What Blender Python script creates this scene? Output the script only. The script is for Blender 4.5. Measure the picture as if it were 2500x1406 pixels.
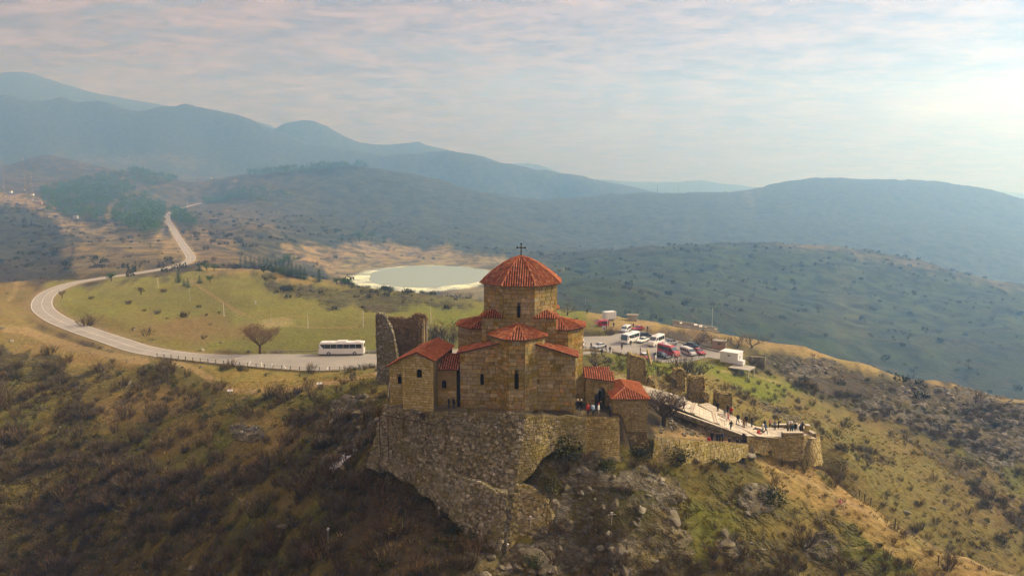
import bpy, bmesh, math, random
import numpy as np
from mathutils import Vector, Matrix

for _o in list(bpy.data.objects):
    bpy.data.objects.remove(_o, do_unlink=True)
S = bpy.context.scene
COL = S.collection
RAD = math.radians
rng = random.Random(7)
nrs = np.random.RandomState(11)

# ------------------------------------------------------------------ camera
F = 1667.0            # focal length in photograph pixels (2500 wide)
CH = 30.0             # camera height above the church floor
PITCH = RAD(8.0)
cam_d = bpy.data.cameras.new('camera')
cam_d.sensor_width = 36.0
cam_d.lens = 36.0 * F / 2500.0
cam_d.clip_start = 0.5
cam_d.clip_end = 30000.0
cam = bpy.data.objects.new('camera', cam_d)
COL.objects.link(cam)
cam.location = (0, 0, CH)
cam.rotation_euler = (RAD(90) - PITCH, 0, 0)
S.camera = cam

# ------------------------------------------------------------------ sky, sun, exposure
SUN_AZ, SUN_EL = 72.0, 33.0      # degrees right of the view axis, above the horizon
sun_dir = Vector((math.sin(RAD(SUN_AZ)) * math.cos(RAD(SUN_EL)),
                  math.cos(RAD(SUN_AZ)) * math.cos(RAD(SUN_EL)), math.sin(RAD(SUN_EL))))
W = bpy.data.worlds.new('World')
S.world = W
W.use_nodes = True
wt = W.node_tree
wt.nodes.clear()


def wn(t, **kw):
    n = wt.nodes.new(t)
    for k, v in kw.items():
        setattr(n, k, v)
    return n


def wl(a, b):
    wt.links.new(a, b)


def wmath(op, a, b=None, c=None):
    n = wn('ShaderNodeMath', operation=op)
    for i, v in enumerate((a, b, c)):
        if v is None:
            continue
        if isinstance(v, (int, float)):
            n.inputs[i].default_value = v
        else:
            wl(v, n.inputs[i])
    return n.outputs[0]


w_out = wn('ShaderNodeOutputWorld')
w_bg = wn('ShaderNodeBackground')
w_bg.inputs['Strength'].default_value = 0.12
sky = wn('ShaderNodeTexSky', sky_type='NISHITA')
sky.sun_disc = False
sky.sun_elevation = RAD(SUN_EL)
sky.sun_rotation = RAD(SUN_AZ)
sky.air_density = 1.0
sky.dust_density = 3.0
tc = wn('ShaderNodeTexCoord')
sep = wn('ShaderNodeSeparateXYZ')
wl(tc.outputs['Generated'], sep.inputs[0])
zc = wmath('MAXIMUM', sep.outputs['Z'], 0.0)
zz = wmath('ADD', zc, 0.10)
cx = wmath('DIVIDE', sep.outputs['X'], zz)
cy = wmath('DIVIDE', sep.outputs['Y'], zz)
comb = wn('ShaderNodeCombineXYZ')
wl(cx, comb.inputs[0]); wl(cy, comb.inputs[1])


def wnoise(scale, detail, rough, dist=0.0, sx=1.0, sy=1.0, rot=0.0, off=(0, 0, 0)):
    mp = wn('ShaderNodeMapping')
    mp.inputs['Scale'].default_value = (sx, sy, 1)
    mp.inputs['Rotation'].default_value = (0, 0, rot)
    mp.inputs['Location'].default_value = off
    wl(comb.outputs[0], mp.inputs[0])
    n = wn('ShaderNodeTexNoise')
    n.inputs['Scale'].default_value = scale
    n.inputs['Detail'].default_value = detail
    n.inputs['Roughness'].default_value = rough
    n.inputs['Distortion'].default_value = dist
    wl(mp.outputs[0], n.inputs['Vector'])
    return n.outputs[0]


def wramp(v, stops):
    r = wn('ShaderNodeValToRGB')
    e = r.color_ramp.elements
    while len(e) < len(stops):
        e.new(0.5)
    for el, (p, c) in zip(e, stops):
        el.position = p
        el.color = (c, c, c, 1) if isinstance(c, (int, float)) else (*c, 1)
    wl(v, r.inputs[0])
    return r.outputs[0]


def wmix(f, a, b, blend='MIX'):
    m = wn('ShaderNodeMix', data_type='RGBA', blend_type=blend)
    for sock, v in ((m.inputs[0], f), (m.inputs[6], a), (m.inputs[7], b)):
        if isinstance(v, (int, float)):
            sock.default_value = v
        elif isinstance(v, tuple):
            sock.default_value = (*v, 1)
        else:
            wl(v, sock)
    return m.outputs[2]


big = wnoise(0.55, 3, 0.55, 0.3, 1.0, 1.0, 0.4, (3.1, 1.7, 0))
mid = wnoise(3.4, 4, 0.6, 0.6, 0.9, 1.5, 0.6, (0.4, 2.2, 0))
fine = wnoise(11.0, 3, 0.6, 0.5, 0.9, 1.4, 0.9)
csum = wmath('ADD', wmath('MULTIPLY', mid, 0.62), wmath('MULTIPLY', fine, 0.38))
holes = wmath('ADD', wmath('MULTIPLY', big, 0.6), wmath('MULTIPLY', mid, 0.4))
cover = wramp(holes, [(0.34, 0.72), (0.46, 1.0)])
relief = wramp(csum, [(0.40, 0.0), (0.60, 1.0)])
# the overcast deck: warm grey undersides and paler thin places
deck = wmix(relief, (0.84, 0.56, 0.45), (1.98, 1.31, 0.97))
# thin cloud glows round the sun
dotn = wn('ShaderNodeVectorMath', operation='DOT_PRODUCT')
nrm = wn('ShaderNodeVectorMath', operation='NORMALIZE')
wl(tc.outputs['Generated'], nrm.inputs[0])
wl(nrm.outputs[0], dotn.inputs[0])
dotn.inputs[1].default_value = tuple(sun_dir)
dp = wmath('MAXIMUM', dotn.outputs['Value'], 0.0)
glow = wmath('ADD', wmath('MULTIPLY', wmath('POWER', dp, 3.0), 0.9), wmath('MULTIPLY', wmath('POWER', dp, 30.0), 0.6))
glow1 = wmath('ADD', glow, wmath('ADD', wmath('MULTIPLY', zc, 1.6), 0.70))   # an overcast brightens towards the zenith
deckg = wn('ShaderNodeVectorMath', operation='SCALE')
wl(deck, deckg.inputs[0]); wl(glow1, deckg.inputs['Scale'])
full = wmix(cover, sky.outputs[0], deckg.outputs[0])
wl(full, w_bg.inputs['Color'])
wl(w_bg.outputs[0], w_out.inputs['Surface'])

sun_l = bpy.data.lights.new('sun', 'SUN')
sun_l.energy = 2.8
sun_l.angle = RAD(14)
sun_l.color = (1.0, 0.95, 0.83)
sun = bpy.data.objects.new('sun', sun_l)
COL.objects.link(sun)
sun.location = (200, 200, 300)
sun.rotation_euler = sun_dir.to_track_quat('Z', 'Y').to_euler()

S.view_settings.view_transform = 'Standard'
S.view_settings.look = 'None'
S.view_settings.exposure = 1.15
S.view_settings.gamma = 1.0
S.view_settings.use_curve_mapping = False
S.render.engine = 'CYCLES'
S.cycles.use_denoising = True
S.cycles.max_bounces = 8
S.cycles.diffuse_bounces = 3
S.cycles.glossy_bounces = 2
S.cycles.transmission_bounces = 2
S.cycles.transparent_max_bounces = 8
S.cycles.volume_bounces = 4
HAZE_DENSITY = 0.00053
W.cycles.sampling_method = 'MANUAL'
W.cycles.sample_map_resolution = 512
S.cycles.adaptive_threshold = 0.02

# ------------------------------------------------------------------ layout helpers
CP, SP = math.cos(PITCH), math.sin(PITCH)


def slope(py):
    k = (703.0 - py) / F
    return (k * CP - SP) / (CP + k * SP)


def P(px, py, d):
    """photo pixel + ground distance (world y) -> world point"""
    k = (703.0 - py) / F
    t = d / (CP + k * SP)
    return Vector(((px - 1250.0) / F * t, d, CH + t * (k * CP - SP)))


def Pz(px, py, z):
    """photo pixel + known height -> world point"""
    return P(px, py, (z - CH) / slope(py))


def proj(x, y, z):
    x, y, z = np.asarray(x, float), np.asarray(y, float), np.asarray(z, float) - CH
    dep = y * CP - z * SP
    up = y * SP + z * CP
    return 1250.0 + F * x / dep, 703.0 - F * up / dep


# ------------------------------------------------------------------ noise
_perm = nrs.permutation(4096).astype(np.int64)


def _hash(ix, iy, seed):
    return _perm[(_perm[(ix + seed * 131) & 4095] + iy * 57 + seed * 17) & 4095] / 4095.0


def vnoise(x, y, seed=0):
    x = np.asarray(x, float); y = np.asarray(y, float)
    ix = np.floor(x).astype(np.int64); iy = np.floor(y).astype(np.int64)
    fx = x - ix; fy = y - iy
    fx = fx * fx * (3 - 2 * fx); fy = fy * fy * (3 - 2 * fy)
    a = _hash(ix, iy, seed); b = _hash(ix + 1, iy, seed)
    c = _hash(ix, iy + 1, seed); d = _hash(ix + 1, iy + 1, seed)
    return (a * (1 - fx) + b * fx) * (1 - fy) + (c * (1 - fx) + d * fx) * fy


def fbm(x, y, octv=4, seed=0, gain=0.5):
    s = 0.0; a = 1.0; t = 0.0
    for i in range(octv):
        s = s + a * vnoise(x * 2 ** i + 13.7 * i, y * 2 ** i - 7.3 * i, seed + i)
        t += a; a *= gain
    return s / t


def ridged(x, y, octv=4, seed=0):
    s = 0.0; a = 1.0; t = 0.0
    for i in range(octv):
        s = s + a * (1 - np.abs(2 * vnoise(x * 2 ** i + 3.1 * i, y * 2 ** i + 9.9 * i, seed + i) - 1))
        t += a; a *= 0.55
    return s / t


def sstep(e0, e1, x):
    t = np.clip((x - e0) / (e1 - e0), 0, 1)
    return t * t * (3 - 2 * t)


def in_poly(px, py, poly):
    px = np.asarray(px, float); py = np.asarray(py, float)
    ins = np.zeros(px.shape, bool)
    n = len(poly)
    for i in range(n):
        x0, y0 = poly[i]; x1, y1 = poly[(i + 1) % n]
        if y0 == y1:
            continue
        c = (py > y0) != (py > y1)
        ins ^= c & (px < (x1 - x0) * (py - y0) / (y1 - y0) + x0)
    return ins


def poly_dist(px, py, pts):
    """distance from points to a polyline, and the parameter along it"""
    best = np.full(np.shape(px), 1e9); par = np.zeros(np.shape(px))
    for i in range(len(pts) - 1):
        x0, y0 = pts[i][:2]; x1, y1 = pts[i + 1][:2]
        dx, dy = x1 - x0, y1 - y0
        t = np.clip(((px - x0) * dx + (py - y0) * dy) / (dx * dx + dy * dy + 1e-9), 0, 1)
        dd = np.hypot(px - x0 - t * dx, py - y0 - t * dy)
        m = dd < best
        best = np.where(m, dd, best); par = np.where(m, i + t, par)
    return best, par


def catmull(pts, n=8):
    pts = [Vector(p) for p in pts]
    out = []
    for i in range(len(pts) - 1):
        p0 = pts[max(i - 1, 0)]; p1 = pts[i]; p2 = pts[i + 1]; p3 = pts[min(i + 2, len(pts) - 1)]
        for k in range(n):
            t = k / n
            out.append(0.5 * ((2 * p1) + (p2 - p0) * t + (2 * p0 - 5 * p1 + 4 * p2 - p3) * t * t + (3 * p1 - p0 - 3 * p2 + p3) * t ** 3))
    out.append(pts[-1])
    return out
# ------------------------------------------------------------------ terrain heights
LOT_Z = -13.0
LAKE_Z = -50.0
# (photo x, photo y, distance) of places one can see
SEEN = [
 # left slope below the road and the lot
 (0,800,205),(50,850,190),(200,880,178),(330,884,172),(560,950,146),(700,930,150),(850,930,142),(930,908,138),(640,905,160),
 (100,960,160),(100,1100,140),(100,1250,125),(100,1406,112),(300,1000,150),(300,1100,136),(300,1200,122),(300,1406,105),
 (560,1000,137),(560,1100,122),(560,1250,105),(560,1406,92),(750,970,132),(750,1050,118),(750,1150,104),(750,1280,92),(750,1406,82),
 (880,945,124),(880,1000,113),(880,1080,102),(880,1150,93.5),(890,1250,86.5),(900,1406,76),(820,1130,102),
 (1050,1212,85.2),(1130,1290,80.9),(1235,1356,78.0),(1390,1372,78),(1100,1406,74.5),(1250,1420,74),(1400,1420,74),
 # rock and slope right of the bastion
 (1330,1120,85.5),(1400,1100,87),(1330,1220,82),(1450,1200,83),(1500,1110,87),(1500,1250,81),(1500,1406,74),(1600,1140,90),
 (1700,1140,92),(1700,1250,84),(1700,1406,76),(1840,1130,98),(1850,1250,86),(1850,1406,77),
 (2010,1150,103),(2010,1280,90),(2010,1406,80),(2130,1240,96),(2230,1310,90),(2230,1406,82),(2360,1360,86),(2480,1402,82),(2600,1440,80),
 # slope under the right ridge
 (2480,1380,116),(2400,1250,126),(2300,1150,140),(2200,1060,155),(2100,990,170),(2100,1100,140),(2000,1000,155),(2060,1120,124),
 (1900,960,160),(1800,900,172),(1760,960,142),(1900,1020,132),(1820,1000,127),(1720,945,128),(1650,905,150),(1750,868,180),
 (2300,1000,179),(2500,1060,163),(2500,1200,143),(1950,910,199),(2100,940,191),(1850,870,205),
 # ridge crest on the right
 (1430,757,248),(1545,775,236),(1640,790,232),(1720,804,230),(1800,820,228),(1950,850,218),(2100,890,206),(2300,935,190),(2500,985,176),(2700,1040,165),
 # hill beyond it
 (1450,700,420),(1500,740,400),(1700,780,400),(2000,850,400),(2300,930,390),(2500,970,380),
 (1700,690,480),(2000,720,500),(2300,780,470),(2500,820,440),
 (1380,660,520),(1500,620,560),(1600,606,578),(1700,598,590),(1900,597,600),(2000,603,598),(2100,615,590),(2200,632,576),(2300,655,560),(2400,680,545),(2500,705,530),(2700,770,500),
 # long far ridge
 (2300,600,800),(1900,570,850),(2500,640,780),(1600,560,850),(1350,580,800),(2300,520,980),(1900,500,1000),(1600,510,950),
 (1350,490,1000),(1420,484,1020),(1500,475,1050),(1600,471,1080),(1700,470,1100),(1830,465,1150),(1900,448,1180),(1970,437,1200),(2080,441,1200),(2200,440,1200),(2300,448,1180),(2400,460,1150),(2500,487,1100),(2700,540,1050),
 # hills over the lake
 (590,428,950),(700,420,950),(830,408,950),(920,412,965),(1000,425,980),(1060,438,990),(1100,450,1000),(1220,474,1000),
 (800,500,800),(1000,520,800),(1150,560,720),(1200,600,660),(900,580,640),(700,520,720),(600,480,830),(700,590,540),(800,570,620),(600,560,540),
 (760,625,520),(800,645,515),(950,612,600),(1030,617,590),(1200,632,530),
 # green rise before the lake
 (490,660,345),(600,658,345),(700,670,335),(760,682,326),(830,700,315),(920,708,306),(1000,715,298),(1090,728,284),(1170,745,270),(1300,752,262),
 # meadow
 (300,740,255),(400,790,220),(600,790,222),(600,730,270),(800,790,222),(800,740,262),(1000,760,245),(1150,800,215),(900,840,192),(500,840,192),(250,705,298),(450,720,285),(700,840,192),
 # road and hill beside it
 (30,740,265),(120,700,300),(250,678,335),(440,650,380),(470,630,410),(440,590,480),(410,530,640),(430,512,720),(490,495,860),
 (0,720,290),(0,690,320),(100,680,330),(180,674,338),
 (300,600,450),(200,665,358),(300,655,368),(180,600,470),(400,645,385),(390,590,490),(170,560,560),(230,545,600),(100,510,650),(0,475,700),
 (80,620,480),(0,600,500),(0,650,430),(0,540,580),(100,560,545),(130,650,420),
 (300,540,620),(350,480,780),(250,450,880),(330,420,950),(430,440,950),(480,446,1000),
 (110,378,1050),(60,392,1050),(0,420,1000),(180,392,1060),(240,408,1090),(150,430,980),
 (260,403,1350),(450,424,1400),(550,432,1400),
 # valley and mountains
 (100,395,1900),(300,390,2000),(550,415,1900),(800,400,2200),
 (900,402,1800),(1000,385,1800),(1090,376,1800),(1160,388,1780),(1230,410,1750),(1320,428,1700),(1400,440,1650),(1500,457,1600),(1580,468,1560),
 (0,340,2400),(200,360,2400),(0,270,2800),(130,290,2750),(250,320,2650),(500,340,2600),(700,380,2400),
 (0,232,3200),(150,240,3200),(245,245,3200),(300,264,3200),(340,275,3200),(385,262,3200),(460,256,3200),(500,263,3200),(540,272,3200),(600,288,3200),(650,310,3150),(720,335,3100),(820,362,3050),(900,380,3000),
 (600,330,3800),(690,303,3800),(745,293,3800),(800,310,3800),(870,345,3800),(950,355,3800),(1015,347,3800),(1090,368,3800),(1200,405,3700),
 (0,180,4600),(70,178,4600),(130,198,4600),(200,220,4600),(290,240,4600),(390,255,4600),(520,275,4600),(650,305,4600),(800,340,4600),
 (1100,375,4900),(1300,400,4900),(1420,437,4700),(1500,442,4700),(1560,462,4700),(1700,442,5000),(1800,452,5000),(2000,470,5000),(2300,478,5000),(2500,478,5000),
]
# (photo x, height, distance) of ground the photo hides
HIDDEN = [
 (2010,-27,118),(2130,-29,113),(2230,-31,109),(2360,-34,105),(2480,-37,101),(2650,-42,98),
 (1430,-25,290),(1640,-45,300),(1800,-55,300),(1950,-65,295),(2100,-75,290),(2300,-85,280),(2500,-90,270),(2700,-95,260),
 (1640,-62,350),(1950,-90,360),(2300,-104,350),(2500,-110,350),
 (1500,-32,640),(1700,-36,690),(1900,-42,720),(2300,-62,700),(2500,-75,680),(2700,-90,650),
 (1350,-10,1300),(1700,-20,1400),(2000,0,1500),(2400,-20,1450),(2700,-40,1400),
 (590,20,1200),(830,10,1250),(1100,0,1250),(110,40,1300),(300,45,1150),(480,30,1200),(0,40,1300),
 (600,-16,400),(700,-18,390),(830,-24,365),(1000,-26,350),(1170,-27,345),(1300,-28,330),(490,-12,390),
 (0,-38,375),(100,-26,380),
 (1250,-5,125),(1100,-6,125),(1000,-5.5,128),(1250,-11,150),(1100,-12,155),(1250,-13,180),
 (1270,1,97),(1100,1,95),(1270,0,112),(1400,0.5,97),(1000,0.5,97),(1450,0,95),(1400,-1.5,112),(1500,-2.2,108),
 (1600,-3.2,108),(1520,-8,148),(1440,-7.5,142),(1500,-4,122),(1560,-6,135),
 (0,230,3480),(250,200,3480),(460,180,3480),(650,150,3450),(820,120,3350),(1000,110,3300),(700,190,4200),(900,150,4200),(1090,100,4200),(1300,60,3000),(1700,0,2600),(2100,0,2600),(2500,0,2600),(1700,0,3800),(2200,0,3800),
 (0,200,5600),(600,100,5600),(1200,30,5600),(1800,20,5600),(2500,20,5600),
 (300,-52,70),(0,-60,75),(700,-30,60),(1100,-22,60),(1400,-21,60),(1700,-22,60),(2100,-25,60),(2500,-30,60),
 (0,-95,30),(700,-62,30),(1250,-50,30),(1800,-50,30),(2500,-56,30),
]
def far_d(d):
    """sketch distances -> scene distances: the far hills stand further off"""
    return float(np.interp(d, [0, 330, 700, 1300, 3200, 3800, 4600, 5000, 5600], [0, 330, 1218, 2396, 2900, 3350, 3880, 4080, 4500]))


ctrl = []
for (px, py, d) in SEEN:
    d = far_d(d)
    p = P(px, py, d)
    ctrl.append((p.x / d, math.log(d), (p.z - CH) / d))
for (px, z, d) in HIDDEN:
    z = CH + (z - CH) * far_d(d) / d
    d = far_d(d)
    ctrl.append(((px - 1250.0) / F / CP * 1.0, math.log(d), (z - CH) / d))
for (px, z, d) in [(1030,-50.6,550),(900,-50,560),(1170,-50.6,550),(1280,-51,620),(1300,-51,760),(1350,-53,680),(1030,-50.6,650),(900,-50.4,650),(1170,-50.6,700)]:
    ctrl.append(((px - 1250.0) / F / CP, math.log(d), (z - CH) / d))
ext = []
for (u, v, s) in ctrl:
    if u < -0.69:
        ext.append((u - 0.42, v, s))
    if u > 0.70:
        ext.append((u + 0.40, v, s))
ctrl = np.array(ctrl + ext)
VS = 0.9
MQ = 0.012


def rbf_fit():
    A = np.sqrt((ctrl[:, None, 0] - ctrl[None, :, 0]) ** 2 + (VS * (ctrl[:, None, 1] - ctrl[None, :, 1])) ** 2 + MQ ** 2)
    n = len(ctrl)
    M = np.zeros((n + 3, n + 3))
    M[:n, :n] = A - 2e-4 * np.eye(n)
    M[:n, n] = 1; M[:n, n + 1] = ctrl[:, 0]; M[:n, n + 2] = ctrl[:, 1]
    M[n:, :n] = M[:n, n:].T
    return np.linalg.solve(M, np.concatenate([ctrl[:, 2], [0, 0, 0]]))


RW = rbf_fit()


def rbf_eval(u, v):
    sh = u.shape
    u = u.ravel(); v = v.ravel()
    out = np.empty(len(u))
    cu = ctrl[:, 0].astype(np.float32); cv = (VS * ctrl[:, 1]).astype(np.float32)
    w = RW[:-3].astype(np.float32)
    for a in range(0, len(u), 20000):
        b = slice(a, a + 20000)
        du = u[b, None].astype(np.float32) - cu
        dv = (VS * v[b, None]).astype(np.float32) - cv
        out[b] = np.sqrt(du * du + dv * dv + np.float32(MQ ** 2)) @ w
    out += RW[-3] + RW[-2] * u + RW[-1] * v
    return out.reshape(sh)


# grid: columns in x/y, rows in log distance, densest where the picture looks
def axis(segs):
    a = []
    for (lo, hi, step) in segs:
        n = max(1, int(round((hi - lo) / step)))
        a += [lo + (hi - lo) * i / n for i in range(n)]
    a.append(segs[-1][1])
    return np.array(a)


GU = axis([(-1.25, -0.82, 0.012), (-0.82, 0.82, 0.0026), (0.82, 1.25, 0.012)])
GV = axis([(math.log(24), math.log(66), 0.03), (math.log(66), math.log(130), 0.0034), (math.log(130), math.log(260), 0.0052),
           (math.log(260), math.log(1200), 0.0075), (math.log(1200), math.log(2396), 0.010), (math.log(2396), math.log(4490), 0.0075)])
UU, VV = np.meshgrid(GU, GV)
YY = np.exp(VV)
XX = UU * YY
ZZ = CH + rbf_eval(UU, VV) * YY

# road, lot, tracks in world coordinates
ROAD_PIX = [(640,876,None),(520,873,None),(430,866,None),(345,852,None),(270,828,None),(205,806,None),(140,780,None),(104,752,None),(108,726,None),(135,707,None),
            (185,690,None),(250,679,335),(340,666,356),(420,652,378),(455,641,394),(466,628,412),(452,606,448),(436,582,498),(420,555,560),(409,533,635),(421,516,705),(455,505,780),(490,496,860)]
ROAD = []
for (px, py, d) in ROAD_PIX:
    if d is None:
        z = -13.0 + 0.8 * max(0, min(1, (830 - py) / 100.0))
        p = Pz(px, py, z)
    else:
        p = P(px, py, far_d(d))
    ROAD.append(p)
ROAD = catmull(ROAD, 8)
ROAD_XY = [(p.x, p.y) for p in ROAD]
ROAD_ZS = np.array([p.z for p in ROAD])
LOT_PIX = [(372,871),(480,882),(560,890),(660,899),(740,905),(830,904),(925,893),(1100,880),(1250,875),(1415,868),(1470,864),(1500,866),(1560,880),(1610,888),(1680,884),(1730,872),(1768,880),
           (1800,868),(1758,856),(1700,843),(1640,829),(1590,816),(1562,809),(1520,811),(1490,820),(1410,822),(1300,830),(1180,846),(1050,858),(925,864),(640,864),(500,868),(420,862)]
LOT = [Pz(px, py, LOT_Z) for (px, py) in LOT_PIX]
LOT_XY = [(p.x, p.y) for p in LOT]


def track(pix):
    return pix


# flat places
pxg, pyg = proj(XX, YY, ZZ)


def flatten(Z, dist, target, core, fade):
    w = 1 - sstep(core, fade, dist)
    return Z * (1 - w) + target * w


def natural_relief(x, y, z):
    d = y
    amp = np.clip(d / 400.0, 0.15, 12.0)
    n = (fbm(x / 45.0, y / 45.0, 4, 3) - 0.5) * np.clip(d / 60.0, 0.6, 12.0)
    n = n + (fbm(x / 9.0, y / 9.0, 3, 9) - 0.5) * np.clip(0.5 + d / 300.0, 0.5, 3.0)
    far = sstep(1000, 3000, d)
    n = n + far * (ridged(x / 420.0, y / 420.0, 4, 21) - 0.6) * np.clip((d - 300) / 60.0, 0, 15)
    m2 = sstep(300, 500, d) * (1 - sstep(1400, 2200, d))
    n = n + m2 * (ridged(x / 150.0, y / 150.0, 4, 33) - 0.6) * 10.0
    return n


rel = natural_relief(XX, YY, ZZ)
# meadow and lake flats are smooth
lake_c = Pz(1030, 676, LAKE_Z)
lk = np.hypot((XX - lake_c.x) / 1.28, (YY - lake_c.y) / 1.97)
calm = 1 - 0.9 * (1 - sstep(60, 120, lk))
mead = sstep(150, 180, YY) * (1 - sstep(300, 340, YY)) * (1 - sstep(-0.02, 0.15, UU))
calm = calm * (1 - 0.6 * mead)
ZZ = ZZ + rel * calm
flat_lake = 1 - sstep(50, 85, lk)
ZZ = ZZ * (1 - flat_lake) + (LAKE_Z - 0.25) * flat_lake
dr, pr = poly_dist(XX, YY, ROAD_XY)
rz = np.interp(pr, np.arange(len(ROAD_ZS)), ROAD_ZS)
ZZ = flatten(ZZ, dr, rz - 0.10, 5.0 + np.clip((YY - 300) * 0.03, 0, 12), 13.0 + np.clip((YY - 300) * 0.22, 0, 90))
inl = in_poly(XX, YY, LOT_XY)
dl, _ = poly_dist(XX, YY, LOT_XY + LOT_XY[:1])
dl = np.where(inl, 0, dl)
ZZ = flatten(ZZ, dl, LOT_Z - 0.10, 1.2, 9.0)
# hilltop yard round the church, terrace, paved walk
YARD = [(-15.6,93.2),(-13.4,90.2),(-9.5,88.4),(0.5,87.6),(1.6,87.6),(9.6,89.4),(14.5,89.8),(15.6,97),(12.0,105),(2,108),(-9,106),(-15.5,101)]
inn = in_poly(XX, YY, YARD)
dy_, _ = poly_dist(XX, YY, YARD + YARD[:1])
dy_ = np.where(inn, 0, dy_)
yard_z = 0.9 - 0.95 * sstep(7.5, 10.5, XX)
ZZ = flatten(ZZ, dy_, yard_z, 0.05, 2.2)
# broad paved walk: centre line as world points
WALK = [P(1500, 925, 121), P(1560, 948, 112), P(1640, 975, 107.5), P(1720, 1010, 105.5), P(1800, 1043, 104.8), P(1880, 1056, 105.6), P(1935, 1058, 106.2)]
WALK2 = [P(1716, 985, 114.5), P(1760, 1008, 110.5), P(1800, 1028, 107.8), P(1840, 1045, 106)]
WZ = []
for wl_pts in (WALK, WALK2):
    w_ = catmull(wl_pts, 8)
    dd, pp = poly_dist(XX, YY, [(p.x, p.y) for p in w_])
    tz = np.interp(pp, np.arange(len(w_)), [p.z for p in w_])
    ZZ = flatten(ZZ, dd, tz - 0.12, 2.6 if wl_pts is WALK else 1.2, 3.6 if wl_pts is WALK else 2.4)
low_p = [P(1600, 1061, 93.3), P(1640, 1069, 94.0), P(1700, 1075, 96.0), P(1770, 1079, 98.2), P(1815, 1082, 100.0)]
wall_x = [P(x, y, d).x for x, y, d in ((1598,1062,91.5),(1632,1070,92.2),(1700,1076,94.2),(1770,1080,96.4),(1826,1085,98.4))]
wall_y = np.interp(XX, wall_x, [91.5, 92.2, 94.2, 96.4, 98.4])
dd, pp = poly_dist(XX, YY, [(p.x, p.y) for p in low_p])
tz = np.interp(pp, np.arange(5), [p.z for p in low_p])
ZZ = np.where(YY > wall_y + 0.25, flatten(ZZ, dd, tz - 0.25, 1.3, 2.4), ZZ)
# rough rock: the cliff under the church, the band under the ridge
pxg, pyg = proj(XX, YY, ZZ)
def blob(cx, cy, rx, ry, d0, d1, soft=0.5):
    r = np.hypot((pxg - cx) / rx, (pyg - cy) / ry)
    return (1 - sstep(1 - soft, 1, r)) * ((YY > d0) & (YY < d1))
rock = np.zeros_like(ZZ)
for b in [(1400,1200,190,190,70,92),(1560,1240,150,130,70,92),(1500,1330,200,100,70,90),(1320,1370,160,60,70,90),(1200,1385,120,40,70,90),(860,1030,85,90,88,125),(800,1130,70,40,88,125),(600,1060,60,30,88,150),
          (1300,1120,60,80,78,92),(990,1110,90,60,80,100),(1850,1220,70,50,78,96),(1790,1330,60,40,70,90),(2000,1340,60,50,70,90),(1640,1330,80,70,70,90),
          (2280,1000,260,75,160,215),(1980,905,110,40,185,222),(2440,1060,120,110,140,190)]:
    rock = np.maximum(rock, blob(*b))
rock *= 0.55 + 0.9 * sstep(0.42, 0.62, fbm(XX / 5.0, YY / 5.0 + ZZ / 4.0, 4, 51))
rock = np.clip(rock, 0, 1)
rk = (ridged(XX / 3.2, YY / 3.2 + ZZ / 2.5, 5, 61) - 0.55) * 2.6 + (np.round(ZZ / 0.9 + fbm(XX / 6, YY / 6, 3, 71) * 2) * 0.9 - ZZ) * 0.25
near = 1 - sstep(110, 160, YY)
nofl = sstep(0.3, 2.5, dy_) * sstep(2.0, 6.0, dl) * sstep(5.5, 9, dr)
ZZ = ZZ + rock * rk * (0.55 * near + 0.8 * (1 - near)) * nofl
# tussocks on the near slopes
ZZ = ZZ + near * nofl * (fbm(XX / 1.3, YY / 1.3, 3, 81) - 0.5) * 0.5
ZZ = ZZ + (1 - near) * nofl * sstep(0, 1, (YY < 330) * 1.0) * (fbm(XX / 2.2, YY / 2.2, 3, 85) - 0.5) * 0.35


def ground(x, y):
    """terrain height at a world place"""
    y = max(y, 25.0)
    u = x / y; v = math.log(y)
    i = min(max(int(np.searchsorted(GU, u)) - 1, 0), len(GU) - 2)
    j = min(max(int(np.searchsorted(GV, v)) - 1, 0), len(GV) - 2)
    a = min(max((u - GU[i]) / (GU[i + 1] - GU[i]), 0), 1); b = min(max((v - GV[j]) / (GV[j + 1] - GV[j]), 0), 1)
    return float((ZZ[j, i] * (1 - a) + ZZ[j, i + 1] * a) * (1 - b) + (ZZ[j + 1, i] * (1 - a) + ZZ[j + 1, i + 1] * a) * b)


def hit(px, py, d0=60.0, d1=5000.0):
    """where the view ray through a photo pixel first meets the ground"""
    d = d0; prev = d0
    while d < d1:
        p = P(px, py, d)
        if p.z <= ground(p.x, p.y):
            lo, hi = prev, d
            for _ in range(14):
                m = 0.5 * (lo + hi)
                q = P(px, py, m)
                if q.z <= ground(q.x, q.y):
                    hi = m
                else:
                    lo = m
            return P(px, py, hi)
        prev = d
        d *= 1.006
    return P(px, py, d1)


# ------------------------------------------------------------------ land cover
pxg, pyg = proj(XX, YY, ZZ)
jx = (fbm(XX / (0.03 * YY + 2), YY / (0.03 * YY + 2), 4, 91) - 0.5) * 60
jy = (fbm(XX / (0.03 * YY + 2), YY / (0.03 * YY + 2), 4, 95) - 0.5) * 34
QX, QY = pxg + jx, pyg + jy
GREEN = (0.150, 0.145, 0.032); LUSH = (0.165, 0.195, 0.015); OLIVE = (0.115, 0.100, 0.028); TAN = (0.30, 0.215, 0.085); PALE = (0.40, 0.31, 0.185)
DIRT = (0.36, 0.26, 0.14); BRUSH = (0.075, 0.055, 0.038); DARK = (0.060, 0.046, 0.022); TEAL = (0.055, 0.062, 0.040); MUD = (0.60, 0.58, 0.52); SILT = (0.17, 0.15, 0.10)
cov = np.empty(ZZ.shape + (3,)); cov[:] = BRUSH
shrub = np.full(ZZ.shape, 0.3)


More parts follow.
